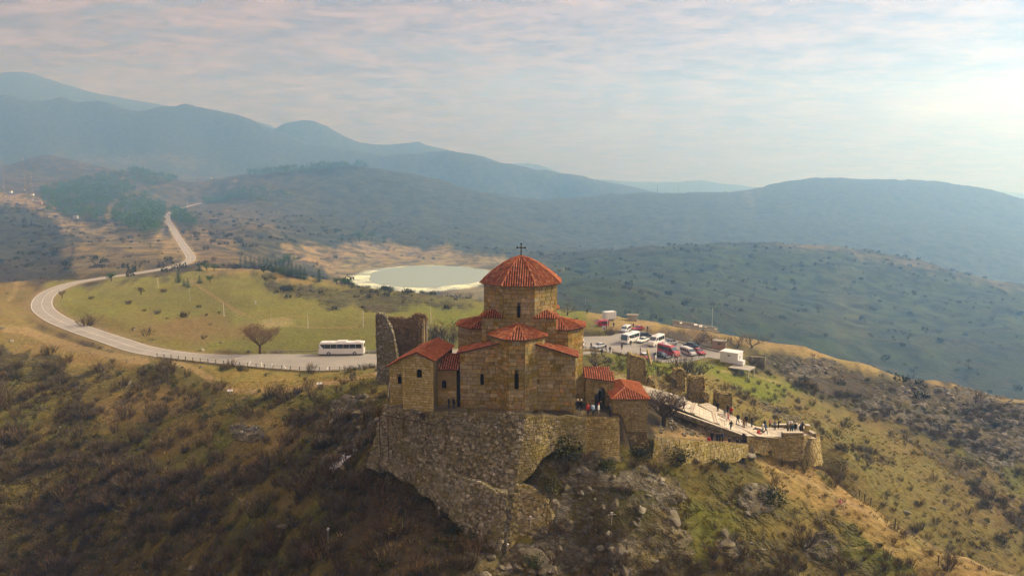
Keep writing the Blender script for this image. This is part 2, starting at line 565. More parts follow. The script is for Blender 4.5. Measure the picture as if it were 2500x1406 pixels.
RAG = ((fbm(XX / (0.012 * YY + 1), YY / (0.02 * YY + 1), 4, 111) - 0.5) * 2).ravel()
QXf, QYf, YYf = QX.ravel(), QY.ravel(), YY.ravel()


def paint(poly, d0, d1, col, sh, amt=1.0, soft=22.0):
    d0, d1 = far_d(d0), far_d(d1)
    xs = [p[0] for p in poly]; ys = [p[1] for p in poly]
    sel = np.nonzero((YYf > d0) & (YYf < d1) & (QXf > min(xs) - 90) & (QXf < max(xs) + 90) & (QYf > min(ys) - 60) & (QYf < max(ys) + 60))[0]
    if not len(sel):
        return
    qx, qy = QXf[sel], QYf[sel]
    ins = in_poly(qx, qy, poly)
    dd, _ = poly_dist(qx, qy * 1.6, [(x, y * 1.6) for x, y in poly] + [(poly[0][0], poly[0][1] * 1.6)])
    sd = np.where(ins, dd, -dd) + RAG[sel] * soft * 1.6
    edge = np.minimum(YYf[sel] / d0 - 1, 1 - YYf[sel] / d1) * 40
    w = (sstep(-soft, soft, sd) * amt * sstep(0, 1, edge))
    cf = cov.reshape(-1, 3); sf = shrub.reshape(-1)
    cf[sel] = cf[sel] * (1 - w[:, None]) + np.array(col) * w[:, None]
    sf[sel] = sf[sel] * (1 - w) + sh * w


m_far = YY > 330
cov[m_far] = (0.036, 0.040, 0.022); shrub[m_far] = 0.5
m_brown = sstep(900, 450, pxg) * m_far * (YY < 2600)
cov[:] = cov * (1 - m_brown[..., None]) + np.array((0.075, 0.060, 0.036)) * m_brown[..., None]
cov[YY > 2410] = (0.04, 0.045, 0.036); shrub[YY > 2410] = 0.5
A_ = (-2000, 4500)
# near slopes
paint([(-900,780),(420,860),(960,880),(1000,1500),(-900,1500)], 60, 240, (0.150, 0.125, 0.034), 0.72)
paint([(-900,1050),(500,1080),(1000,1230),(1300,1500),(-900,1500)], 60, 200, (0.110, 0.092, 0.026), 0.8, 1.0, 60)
paint([(220,960),(480,930),(560,960),(420,1010),(260,1060)], 100, 200, TAN, 0.15, 0.75)
paint([(330,1040),(560,1010),(700,1080),(560,1180),(360,1160)], 90, 200, (0.17, 0.125, 0.04), 0.35, 0.8)
paint([(640,1000),(700,1010),(720,1100),(650,1110)], 90, 160, TAN, 0.05, 0.8)
paint([(370,890),(560,900),(720,912),(960,905),(960,930),(820,940),(700,960),(560,975),(440,935)], 110, 190, (0.26, 0.20, 0.06), 0.03)
paint([(400,900),(500,925),(600,960),(560,985),(420,960)], 110, 190, OLIVE, 0.2, 0.8)
paint([(760,935),(960,900),(960,960),(780,975)], 100, 170, GREEN, 0.2, 0.7)
paint([(-300,790),(60,800),(200,850),(340,872),(330,890),(200,895),(60,850),(-300,830)], 150, 240, TAN, 0.03)
paint([(-300,690),(110,690),(80,780),(190,830),(60,850),(-300,800)], 180, 350, (0.24, 0.18, 0.07), 0.08)
# front and right slopes
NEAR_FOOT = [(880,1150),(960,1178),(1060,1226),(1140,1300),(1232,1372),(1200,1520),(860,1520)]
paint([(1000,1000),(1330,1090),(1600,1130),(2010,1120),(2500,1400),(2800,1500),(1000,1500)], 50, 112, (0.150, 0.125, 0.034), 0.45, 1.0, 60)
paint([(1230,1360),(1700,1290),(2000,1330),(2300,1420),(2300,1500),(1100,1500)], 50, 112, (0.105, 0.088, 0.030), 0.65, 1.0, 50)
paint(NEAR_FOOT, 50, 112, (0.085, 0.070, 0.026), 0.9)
paint([(1600,1150),(1830,1130),(1900,1180),(1750,1230),(1650,1200)], 60, 112, OLIVE, 0.3)
paint([(1690,1260),(1800,1230),(1790,1290),(1740,1380),(1680,1340)], 60, 112, GREEN, 0.15, 0.8)
paint([(1830,1120),(1960,1150),(2100,1210),(2300,1340),(2480,1400),(2600,1450),(2300,1420),(2120,1300),(1960,1220),(1860,1180)], 60, 112, TAN, 0.12)
paint([(1600,1050),(1740,1060),(1830,1090),(1620,1080)], 85, 110, DIRT, 0.05)
# right: below the car park and the ridge
paint([(1410,830),(1800,850),(2000,900),(2100,1000),(2520,1200),(2800,1500),(2300,1420),(2000,1140),(1850,1050),(1600,960),(1410,930)], 108, 240, (0.19, 0.155, 0.05), 0.28)
paint([(1480,860),(1700,880),(1850,900),(1960,950),(1900,980),(1750,930),(1680,910),(1500,930)], 108, 230, LUSH, 0.08, 0.8)
paint([(1660,900),(1800,960),(2000,1090),(1960,1110),(1800,1000),(1660,950)], 108, 200, (0.22, 0.175, 0.055), 0.1, 0.8)
paint([(2000,960),(2500,1100),(2700,1300),(2500,1330),(2250,1100)], 108, 200, (0.15, 0.115, 0.045), 0.5, 0.8)
paint([(1800,835),(2000,870),(2300,955),(2600,1040),(2600,1200),(2300,1080),(1960,960),(1850,900)], 150, 225, (0.085, 0.075, 0.035), 0.72)
paint([(1380,740),(1650,780),(1950,835),(2300,925),(2600,990),(2600,1015),(2300,952),(1980,872),(1800,840),(1640,812),(1500,800),(1400,812)], 160, 262, (0.33, 0.245, 0.105), 0.03)
paint([(1410,770),(1480,782),(1480,815),(1410,805)], 190, 262, GREEN, 0.05)
paint([(1330,840),(1500,862),(1490,905),(1330,900)], 108, 200, GREEN, 0.1)
# meadow
paint([(110,690),(260,690),(480,660),(760,680),(1000,715),(1420,745),(1420,800),(1400,860),(900,862),(400,862),(220,800),(120,760)], 150, 350, (0.205, 0.195, 0.045), 0.05)
paint([(500,840),(700,800),(1000,780),(1420,780),(1420,862),(600,862)], 150, 300, GREEN, 0.03, 0.75)
paint([(950,720),(1200,745),(1420,760),(1420,810),(1100,800),(960,760)], 180, 310, LUSH, 0.05, 0.55)
paint([(250,710),(520,690),(640,740),(560,780),(330,750)], 200, 330, OLIVE, 0.06, 0.4)
paint([(180,790),(360,760),(600,800),(480,850),(330,850)], 170, 280, (0.22, 0.16, 0.065), 0.15, 0.6)
paint([(300,800),(500,770),(640,800),(600,830),(400,820)], 170, 280, (0.20, 0.13, 0.07), 0.2, 0.4)
paint([(640,676),(760,690),(900,715),(980,712),(1160,735),(1170,765),(1010,745),(960,770),(800,748),(640,705)], 240, 350, (0.10, 0.09, 0.04), 0.7, 0.8)
paint([(480,655),(600,650),(700,664),(840,695),(700,676),(600,664),(490,668)], 300, 360, (0.30, 0.22, 0.09), 0.05)
# hills at left, round the road
paint([(150,560),(260,560),(420,600),(470,640),(300,668),(160,680)], 330, 700, (0.15, 0.118, 0.062), 0.42)
paint([(380,560),(440,580),(440,620),(380,610)], 330, 700, (0.22, 0.165, 0.08), 0.15)
paint([(-500,480),(60,490),(180,560),(150,640),(180,680),(-500,700)], 330, 700, (0.060, 0.050, 0.042), 0.95)
paint([(-100,440),(60,470),(120,510),(250,560),(150,560),(60,500),(-100,480)], 400, 800, (0.22, 0.17, 0.10), 0.15, 0.7)
paint([(430,560),(560,580),(620,640),(560,650),(480,640)], 330, 650, (0.17, 0.125, 0.068), 0.45, 0.8)
paint([(520,500),(640,520),(680,570),(560,560)], 400, 900, (0.13, 0.10, 0.058), 0.5, 0.6)
paint([(700,600),(800,600),(980,590),(1080,610),(1230,640),(1320,680),(1250,720),(900,715),(790,660),(720,640)], 350, 720, (0.175, 0.135, 0.08), 0.22)
paint([(840,635),(1000,628),(1240,640),(1330,690),(1250,730),(950,722),(850,690)], 350, 640, SILT, 0.0, 0.8)
paint([(-100,360),(130,370),(300,410),(250,450),(100,480),(-100,460)], 700, 1290, (0.085, 0.062, 0.045), 0.6)
# beyond the right ridge
paint([(1330,640),(1700,590),(2100,605),(2600,720),(2700,1000),(2300,940),(1650,800),(1380,760)], 300, 640, (0.030, 0.047, 0.020), 0.5)
paint([(2030,640),(2080,650),(2110,800),(2060,870),(2020,780)], 300, 640, (0.055, 0.06, 0.028), 0.3, 0.6)
paint([(1850,590),(2000,595),(2250,630),(2500,695),(2500,705),(2200,640),(1950,606)], 480, 640, (0.13, 0.10, 0.055), 0.2, 0.6)
paint([(120,375),(500,360),(480,400),(150,395)], 1500, 2200, (0.12, 0.095, 0.065), 0.3, 0.5)
pat = sstep(0.52, 0.66, fbm(XX / 7.0, YY / 7.0, 4, 171)) * (YY < 175) * (shrub > 0.3)
cov[:] = cov * (1 - 0.75 * pat[..., None]) + np.array((0.115, 0.125, 0.022)) * 0.75 * pat[..., None]
pat = sstep(0.48, 0.70, fbm(XX / 5.0, YY / 5.0, 4, 177)) * (YY < 175) * (shrub > 0.3)
cov[:] = cov * (1 - 0.4 * pat[..., None]) + np.array((0.20, 0.155, 0.05)) * 0.4 * pat[..., None]
shrub[:] = shrub * (1 - 0.5 * pat)
# foot tracks worn to bare earth
def worn(pts, w, col=DIRT, amt=0.85, d0=60, d1=400):
    d0, d1 = far_d(d0), far_d(d1)
    dd, _ = poly_dist(pxg + jx * 0.12, (pyg + jy * 0.12) * 2.2, [(x, y * 2.2) for x, y in pts])
    m = (1 - sstep(w * 0.5, w, dd)) * amt * ((YY > d0) & (YY < d1))
    cov[:] = cov * (1 - m[..., None]) + np.array(col) * m[..., None]
    shrub[:] = shrub * (1 - m)
worn([(-200,790),(60,806),(170,845),(260,868),(345,880)], 26)
worn([(430,885),(480,905),(530,935),(580,955),(700,952),(800,935),(900,918),(960,905)], 16)
worn([(470,690),(540,735),(600,770),(660,790),(760,800),(880,800)], 5, (0.27,0.19,0.10), 0.7)
worn([(455,680),(530,730),(590,770)], 4, (0.27,0.19,0.10), 0.7)
worn([(40,690),(35,712),(20,735)], 8, DIRT, 0.6)
worn([(660,790),(690,786)], 34, PALE, 0.5)
worn([(1830,1120),(1960,1170),(2130,1255),(2300,1345),(2480,1410)], 10, PALE, 0.5)
worn([(2080,1335),(2230,1340),(2360,1345)], 5, PALE, 0.5)
worn([(1600,950),(1560,935),(1500,920)], 40, PALE, 0.6)
worn([(1760,905),(1840,915),(1900,935)], 8, DIRT, 0.5)
worn([(1500,800),(1530,795),(1600,790)], 14, DIRT, 0.6)
worn([(270,500),(262,530),(280,560)], 7, (0.15,0.12,0.07), 0.7, 400, 900)
worn([(575,440),(555,465),(548,480)], 6, (0.13,0.10,0.07), 0.6, 500, 1000)
worn([(1370,660),(1385,650)], 10, (0.10, 0.09, 0.06), 0.5, 400, 700)
worn([(1825,470),(1835,500)], 14, (0.10, 0.09, 0.06), 0.5, 900, 1300)
# lake mud ring
ring = 1 - sstep(48, 54, lk + (fbm(XX / 22, YY / 22, 4, 101) - 0.5) * 17 - 6 * sstep(10, 60, lake_c.x - XX) * sstep(-60, 60, YY - lake_c.y))
cov = cov * (1 - ring[..., None]) + (np.array((0.48, 0.54, 0.56)) * (0.72 + 0.5 * fbm(XX / 7, YY / 20, 4, 161))[..., None]) * ring[..., None]
shrub *= (1 - ring)
nearroad = 1 - sstep(4.0, 7.0, dr)
cov = cov * (1 - 0.7 * nearroad[..., None]) + np.array((0.28, 0.21, 0.11)) * 0.7 * nearroad[..., None]
shrub *= (1 - nearroad)
shrub *= sstep(0.5, 3.0, dl) * sstep(0.2, 1.2, dy_)
# ------------------------------------------------------------------ materials
MATS = {}


def new_mat(name):
    m = bpy.data.materials.new(name)
    m.use_nodes = True
    nt = m.node_tree
    nt.nodes.clear()
    out = nt.nodes.new('ShaderNodeOutputMaterial')
    b = nt.nodes.new('ShaderNodeBsdfPrincipled')
    nt.links.new(b.outputs[0], out.inputs['Surface'])
    MATS[name] = m
    return m, nt, b


class NT:
    """small helper round a node tree"""
    def __init__(self, nt):
        self.nt = nt
        self.geo = nt.nodes.new('ShaderNodeNewGeometry')
        self.tc = nt.nodes.new('ShaderNodeTexCoord')

    def node(self, t, **kw):
        n = self.nt.nodes.new(t)
        for k, v in kw.items():
            setattr(n, k, v)
        return n

    def put(self, sock, v):
        if isinstance(v, (int, float)):
            sock.default_value = v
        elif isinstance(v, tuple):
            sock.default_value = (*v, 1) if len(v) == 3 and sock.type == 'RGBA' else v
        else:
            self.nt.links.new(v, sock)

    def noise(self, scale, detail=4, rough=0.55, vec=None, dist=0.0, color=False):
        n = self.node('ShaderNodeTexNoise')
        self.nt.links.new(vec if vec is not None else self.geo.outputs['Position'], n.inputs['Vector'])
        n.inputs['Scale'].default_value = scale
        n.inputs['Detail'].default_value = detail
        n.inputs['Roughness'].default_value = rough
        n.inputs['Distortion'].default_value = dist
        return n.outputs[1 if color else 0]

    def math(self, op, a, b=0.0, clamp=False):
        n = self.node('ShaderNodeMath', operation=op, use_clamp=clamp)
        self.put(n.inputs[0], a); self.put(n.inputs[1], b)
        return n.outputs[0]

    def ramp(self, v, stops, interp='LINEAR'):
        r = self.node('ShaderNodeValToRGB')
        r.color_ramp.interpolation = interp
        e = r.color_ramp.elements
        while len(e) < len(stops):
            e.new(0.5)
        for el, (p, c) in zip(e, stops):
            el.position = p
            el.color = (c, c, c, 1) if isinstance(c, (int, float)) else (*c, 1)
        self.put(r.inputs[0], v)
        return r.outputs[0]

    def mix(self, f, a, b, blend='MIX'):
        m = self.node('ShaderNodeMix', data_type='RGBA', blend_type=blend)
        self.put(m.inputs[0], f); self.put(m.inputs[6], a); self.put(m.inputs[7], b)
        return m.outputs[2]

    def attr(self, name, out='Fac'):
        n = self.node('ShaderNodeAttribute', attribute_name=name)
        return n.outputs[out]

    def bump(self, h, dist, strength=1.0):
        b = self.node('ShaderNodeBump')
        b.inputs['Distance'].default_value = dist
        b.inputs['Strength'].default_value = strength
        self.put(b.inputs['Height'], h)
        return b.outputs[0]

    def rnd(self):
        """random per piece: stored on faces of joined pieces, per object for single ones"""
        oi = self.node('ShaderNodeObjectInfo')
        s = self.math('ADD', self.attr('rnd'), oi.outputs['Random'])
        return self.math('FRACT', s)


def simple_mat(name, col, rough=0.7, metal=0.0, var=0.12, scale=3.0, bump=0.0, spec=0.4, emit=None):
    m, nt, b = new_mat(name)
    h = NT(nt)
    n = h.noise(scale, 5, 0.6)
    c = h.mix(h.ramp(n, [(0.3, 0.0), (0.7, 1.0)]), tuple(x * (1 - var) for x in col), tuple(min(1, x * (1 + var)) for x in col))
    nt.links.new(c, b.inputs['Base Color'])
    b.inputs['Roughness'].default_value = rough
    b.inputs['Metallic'].default_value = metal
    b.inputs['Specular IOR Level'].default_value = spec
    if bump:
        nt.links.new(h.bump(n, bump), b.inputs['Normal'])
    return m


# ------------------------------------------------------------------ mesh helpers
def mesh_obj(name, verts, faces, mat, parent=None, smooth=False, rnd=None, mats=None, midx=None, rnds_vert=None):
    me = bpy.data.meshes.new(name)
    me.from_pydata([tuple(v) for v in verts], [], faces)
    for m in (mats if mats else [mat]):
        me.materials.append(m)
    if midx is not None:
        me.polygons.foreach_set('material_index', midx)
    if rnd is not None:
        a = me.attributes.new('rnd', 'FLOAT', 'FACE')
        a.data.foreach_set('value', np.asarray(rnd, np.float32))
    if smooth:
        me.polygons.foreach_set('use_smooth', [True] * len(me.polygons))
    me.update()
    o = bpy.data.objects.new(name, me)
    COL.objects.link(o)
    if parent is not None:
        o.parent = parent
    return o


class MB:
    """collects faces, then builds ONE mesh object"""
    def __init__(self):
        self.v = []; self.f = []; self.r = []; self.m = []

    def add(self, verts, faces, r=0.0, mi=0):
        o = len(self.v)
        self.v += [tuple(x) for x in verts]
        self.f += [tuple(i + o for i in fc) for fc in faces]
        self.r += [r] * len(faces)
        self.m += [mi] * len(faces)

    def box(self, c, s, rot=None, r=0.0, mi=0, taper=1.0):
        c = Vector(c); hx, hy, hz = s[0] / 2, s[1] / 2, s[2] / 2
        vs = []
        for z, k in ((-hz, 1.0), (hz, taper)):
            for x, y in ((-hx, -hy), (hx, -hy), (hx, hy), (-hx, hy)):
                p = Vector((x * k, y * k, z))
                if rot is not None:
                    p = rot @ p
                vs.append(c + p)
        self.add(vs, [(3, 2, 1, 0), (4, 5, 6, 7), (0, 1, 5, 4), (1, 2, 6, 5), (2, 3, 7, 6), (3, 0, 4, 7)], r, mi)

    def tube(self, a, b, r0, r1=None, n=6, r=0.0, mi=0, cap=True):
        a = Vector(a); b = Vector(b); r1 = r0 if r1 is None else r1
        d = (b - a)
        if d.length < 1e-6:
            return
        d.normalize()
        u = d.orthogonal().normalized(); w = d.cross(u)
        vs = []
        for p, q in ((a, r0), (b, r1)):
            for k in range(n):
                t = 2 * math.pi * k / n
                vs.append(p + (u * math.cos(t) + w * math.sin(t)) * q)
        fs = [(k, (k + 1) % n, n + (k + 1) % n, n + k) for k in range(n)]
        if cap:
            fs += [tuple(range(n - 1, -1, -1)), tuple(range(n, 2 * n))]
        self.add(vs, fs, r, mi)

    def loft(self, rings, r=0.0, mi=0, cap=True, closed=True):
        n = len(rings[0]); vs = [p for rg in rings for p in rg]; fs = []
        for i in range(len(rings) - 1):
            for k in range(n if closed else n - 1):
                a = i * n + k; b = i * n + (k + 1) % n
                fs.append((a, b, b + n, a + n))
        if cap:
            fs += [tuple(range(n - 1, -1, -1)), tuple(range((len(rings) - 1) * n, len(rings) * n))]
        self.add(vs, fs, r, mi)

    def build(self, name, mat, parent=None, smooth=False, mats=None, kind=None, label=None):
        o = mesh_obj(name, self.v, self.f, mat, parent, smooth, self.r, mats, self.m if mats else None)
        if kind:
            o['kind'] = kind
        if label:
            o['label'] = label
        return o


def tag(o, label, cat, group=None):
    o['label'] = label; o['category'] = cat
    if group:
        o['group'] = group
    return o


def thing(name, label, cat, loc=(0, 0, 0), rz=0.0, group=None):
    o = bpy.data.objects.new(name, None)
    o.empty_display_size = 0.3
    COL.objects.link(o)
    o.location = loc
    o.rotation_euler = (0, 0, rz)
    return tag(o, label, cat, group)


def inst(name, me, parent, mat4):
    o = bpy.data.objects.new(name, me)
    COL.objects.link(o)
    o.parent = parent
    o.matrix_local = mat4
    return o


def copy_tree(root, loc, rz, label, cat=None, group=None, scale=None):
    r = root.copy(); COL.objects.link(r)
    r.location = loc; r.rotation_euler = (0, 0, rz)
    if scale:
        r.scale = (scale,) * 3
    r['label'] = label
    if cat:
        r['category'] = cat
    if group:
        r['group'] = group
    for ch in list(root.children):
        c = ch.copy(); COL.objects.link(c); c.parent = r
        for g in list(ch.children):
            d = g.copy(); COL.objects.link(d); d.parent = c
    return r
# ------------------------------------------------------------------ terrain mesh
def terrain_material():
    m, nt, b = new_mat('hill_ground')
    h = NT(nt)
    cov_c = h.attr('cov', 'Color')
    msk = h.node('ShaderNodeSeparateColor')
    nt.links.new(h.attr('msk', 'Color'), msk.inputs[0])
    shr, rck, dst = msk.outputs[0], msk.outputs[1], msk.outputs[2]
    n1 = h.noise(0.9, 5, 0.68)
    n2 = h.noise(0.11, 3, 0.6)
    n3 = h.noise(0.022, 3, 0.6)
    n4 = h.noise(4.5, 2, 0.6)
    # grass tone changes
    c = h.mix(h.ramp(n1, [(0.30, 0.0), (0.72, 1.0)]), h.mix(1.0, cov_c, (0.62, 0.60, 0.55), 'MULTIPLY'), h.mix(1.0, cov_c, (1.30, 1.24, 1.15), 'MULTIPLY'))
    c = h.mix(h.ramp(n2, [(0.35, 0.0), (0.68, 0.75)]), c, h.mix(1.0, c, (0.80, 1.0, 0.72), 'MULTIPLY'))
    c = h.mix(h.ramp(n4, [(0.42, 0.0), (0.62, 0.35)]), c, h.mix(1.0, c, (0.55, 0.5, 0.5), 'MULTIPLY'))
    # bushes too far or too small to build
    thr_n = h.math('ADD', h.math('MULTIPLY', h.noise(0.22, 4, 0.68), 0.55), h.math('MULTIPLY', h.noise(0.035, 2, 0.55), 0.45))
    cut = h.math('SUBTRACT', 0.66, h.math('MULTIPLY', shr, 0.34))
    sm = h.math('MULTIPLY', h.math('SUBTRACT', thr_n, cut), 9.0, True)
    bcol = h.mix(h.ramp(n3, [(0.35, 0.0), (0.65, 1.0)]), (0.050, 0.046, 0.019), (0.075, 0.054, 0.034))
    bcol = h.mix(dst, bcol, (0.022, 0.028, 0.014))
    bcol = h.mix(h.ramp(n1, [(0.35, 0), (0.7, 1)]), h.mix(1.0, bcol, (0.6, 0.6, 0.6), 'MULTIPLY'), h.mix(1.0, bcol, (1.45, 1.4, 1.35), 'MULTIPLY'))
    c = h.mix(h.math('MULTIPLY', sm, 0.85), c, bcol)
    # far slopes: woods, clearings and gullies in broad tones
    nf = h.noise(0.055, 5, 0.72)
    c = h.mix(h.math('MULTIPLY', dst, h.ramp(nf, [(0.44, 0.0), (0.60, 0.9)])), c, h.mix(1.0, c, (2.3, 2.1, 1.7), 'MULTIPLY'))
    c = h.mix(h.math('MULTIPLY', dst, h.ramp(nf, [(0.40, 0.75), (0.50, 0.0)])), c, h.mix(1.0, c, (0.4, 0.45, 0.5), 'MULTIPLY'))
    # bare rock
    mp = h.node('ShaderNodeMapping')
    mp.inputs['Scale'].default_value = (0.55, 0.55, 1.5)
    nt.links.new(h.geo.outputs['Position'], mp.inputs[0])
    rn = h.noise(1.1, 5, 0.7, mp.outputs[0])
    vor = h.node('ShaderNodeTexVoronoi', feature='DISTANCE_TO_EDGE')
    nt.links.new(mp.outputs[0], vor.inputs['Vector'])
    vor.inputs['Scale'].default_value = 1.0
    crack = h.ramp(vor.outputs['Distance'], [(0.0, 0.0), (0.09, 1.0)])
    rc = h.ramp(rn, [(0.26, (0.045, 0.038, 0.025)), (0.45, (0.12, 0.105, 0.07)), (0.60, (0.20, 0.18, 0.135)), (0.76, (0.38, 0.36, 0.30))])
    rc = h.mix(h.math('MULTIPLY', h.math('SUBTRACT', 1.0, crack), 0.6), rc, (0.04, 0.034, 0.024))
    rc = h.mix(h.ramp(n2, [(0.5, 0.0), (0.66, 0.75)]), rc, (0.16, 0.125, 0.03))
    rm = h.math('MULTIPLY', h.math('SUBTRACT', h.math('ADD', rck, h.math('MULTIPLY', h.math('SUBTRACT', n1, 0.5), 1.1)), 0.42), 5.0, True)
    c = h.mix(rm, c, rc)
    nt.links.new(c, b.inputs['Base Color'])
    b.inputs['Roughness'].default_value = 0.95
    b.inputs['Specular IOR Level'].default_value = 0.15
    # relief
    hh = h.math('ADD', h.math('MULTIPLY', n1, 0.5), h.math('MULTIPLY', sm, 1.0))
    hh = h.math('ADD', hh, h.math('MULTIPLY', rm, h.math('MULTIPLY', rn, 1.2)))
    nt.links.new(h.bump(hh, 1.0, 0.9), b.inputs['Normal'])
    return m


M_TERR = terrain_material()
nr_, nc_ = ZZ.shape
me = bpy.data.meshes.new('hill_ground')
verts = np.stack([XX, YY, ZZ], -1).reshape(-1, 3)
idx = np.arange(nr_ * nc_).reshape(nr_, nc_)
quads = np.stack([idx[:-1, :-1], idx[:-1, 1:], idx[1:, 1:], idx[1:, :-1]], -1).reshape(-1, 4)
me.vertices.add(len(verts)); me.vertices.foreach_set('co', verts.astype(np.float32).ravel())
me.loops.add(quads.size); me.loops.foreach_set('vertex_index', quads.astype(np.int32).ravel())
me.polygons.add(len(quads))
me.polygons.foreach_set('loop_start', np.arange(0, quads.size, 4, dtype=np.int32))
me.polygons.foreach_set('use_smooth', np.ones(len(quads), bool))
me.update(calc_edges=True)
ca = me.attributes.new('cov', 'FLOAT_COLOR', 'POINT')
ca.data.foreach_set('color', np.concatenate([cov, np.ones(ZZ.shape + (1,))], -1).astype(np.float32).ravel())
ma = me.attributes.new('msk', 'FLOAT_COLOR', 'POINT')
ma.data.foreach_set('color', np.stack([shrub, rock, sstep(150, 800, YY), np.ones_like(ZZ)], -1).astype(np.float32).ravel())
me.materials.append(M_TERR)
terrain = bpy.data.objects.new('hill_ground', me)
COL.objects.link(terrain)
terrain['kind'] = 'structure'
terrain['label'] = 'grassy and rocky hills rolling to blue mountains'

# ------------------------------------------------------------------ asphalt, lake
def asphalt_material(name, a, b_, scale=0.25):
    m, nt, b = new_mat(name)
    h = NT(nt)
    n = h.noise(scale, 7, 0.65)
    n2 = h.noise(14.0, 2, 0.5)
    c = h.mix(h.ramp(n, [(0.32, 0), (0.7, 1)]), a, b_)
    c = h.mix(h.math('MULTIPLY', n2, 0.25), c, h.mix(1.0, c, (0.6, 0.6, 0.6), 'MULTIPLY'))
    nt.links.new(c, b.inputs['Base Color'])
    b.inputs['Roughness'].default_value = 0.85
    nt.links.new(h.bump(n2, 0.01), b.inputs['Normal'])
    return m


M_ROAD = asphalt_material('worn_asphalt', (0.27, 0.255, 0.23), (0.36, 0.34, 0.305))
M_LOT = asphalt_material('lot_asphalt', (0.25, 0.24, 0.215), (0.33, 0.315, 0.28), 0.12)
M_LINE = simple_mat('road_paint', (0.72, 0.71, 0.66), 0.7, var=0.2, scale=2.0)


def strip(pts, half, lift, cols=4, half_fn=None):
    vs, fs = [], []
    n = len(pts)
    for i, p in enumerate(pts):
        a = pts[max(i - 1, 0)]; c = pts[min(i + 1, n - 1)]
        t = Vector((c.x - a.x, c.y - a.y, 0)).normalized()
        s = Vector((t.y, -t.x, 0))
        hw = half_fn(i / (n - 1)) if half_fn else half
        for k in range(cols + 1):
            q = p + s * hw * (2 * k / cols - 1)
            vs.append((q.x, q.y, p.z + lift))
    for i in range(n - 1):
        for k in range(cols):
            a = i * (cols + 1) + k
            fs.append((a, a + 1, a + cols + 2, a + cols + 1))
    return vs, fs


ROADF = []
for i in range(len(ROAD) - 1):
    for k in range(3):
        ROADF.append(ROAD[i].lerp(ROAD[i + 1], k / 3))
ROADF.append(ROAD[-1])
vs, fs = strip(ROADF, 3.5, 0.0)
o = mesh_obj('road', vs, fs, M_ROAD); o['kind'] = 'structure'
for sd in (-3.2, 3.2):
    off = []
    for i, p in enumerate(ROADF):
        a = ROADF[max(i - 1, 0)]; c = ROADF[min(i + 1, len(ROADF) - 1)]
        t = Vector((c.x - a.x, c.y - a.y, 0)).normalized()
        off.append(p + Vector((t.y, -t.x, 0)) * sd)
    vs, fs = strip(off[16:], 0.07, 0.006, 1)
    o = mesh_obj('road_edge_marking', vs, fs, M_LINE); o['kind'] = 'structure'
vs, fs = strip(ROADF[12:420], 0.06, 0.006, 1)
o = mesh_obj('road_centre_marking', vs, fs, M_LINE); o['kind'] = 'structure'
bm = bmesh.new()
bvs = [bm.verts.new((p.x, p.y, LOT_Z + 0.012)) for p in LOT]
bm.faces.new(bvs)
bmesh.ops.triangulate(bm, faces=bm.faces[:])
bmesh.ops.recalc_face_normals(bm, faces=bm.faces[:])
me = bpy.data.meshes.new('car_park')
bm.to_mesh(me); bm.free()
if me.polygons[0].normal.z < 0:
    me.flip_normals()
me.materials.append(M_LOT)
o = bpy.data.objects.new('car_park', me); COL.objects.link(o); o['kind'] = 'structure'

mw, nt, b = new_mat('lake_water')
h = NT(nt)
b.inputs['Base Color'].default_value = (0.30, 0.36, 0.27, 1)
b.inputs['Roughness'].default_value = 0.25
nt.links.new(h.bump(h.noise(1.5, 3, 0.5), 0.01, 0.3), b.inputs['Normal'])
lv = []
for k in range(96):
    t = 2 * math.pi * k / 96
    rr = 45.5 * (1 + 0.05 * math.sin(2 * t + 2.2) + 0.035 * math.sin(3 * t + 1) + 0.02 * math.sin(7 * t) + 0.012 * math.sin(13 * t))
    lv.append((lake_c.x + 6 + 1.28 * rr * math.cos(t), lake_c.y + 17 + 1.97 * rr * math.sin(t), LAKE_Z - 0.12))
o = mesh_obj('lake_water', lv, [tuple(range(96))], mw); o['kind'] = 'structure'
# ------------------------------------------------------------------ masonry tools
def stone_material(name, cols, moss=(0.13, 0.115, 0.025), moss_amt=0.5, grey=(0.30, 0.29, 0.25), grey_amt=0.3, var=0.45, scale=0.35, bump=0.04):
    m, nt, b = new_mat(name)
    h = NT(nt)
    r = h.rnd()
    st = [(i / (len(cols) - 1), c) for i, c in enumerate(cols)]
    c = h.ramp(r, st)
    n = h.noise(2.6, 6, 0.65)
    c = h.mix(h.ramp(n, [(0.3, 0.0), (0.7, 1.0)]), h.mix(1.0, c, tuple([1 - var] * 3), 'MULTIPLY'), h.mix(1.0, c, tuple([1 + var * 0.6] * 3), 'MULTIPLY'))
    p1 = h.noise(scale, 5, 0.62)
    p2 = h.noise(scale * 0.8, 5, 0.65, h.tc.outputs['Object'])
    c = h.mix(h.ramp(p1, [(0.46, 0.0), (0.62, moss_amt)]), c, h.mix(0.35, moss, c))
    c = h.mix(h.ramp(p2, [(0.52, 0.0), (0.66, grey_amt)]), c, grey)
    nt.links.new(c, b.inputs['Base Color'])
    b.inputs['Roughness'].default_value = 0.93
    b.inputs['Specular IOR Level'].default_value = 0.2
    nt.links.new(h.bump(n, bump), b.inputs['Normal'])
    return m


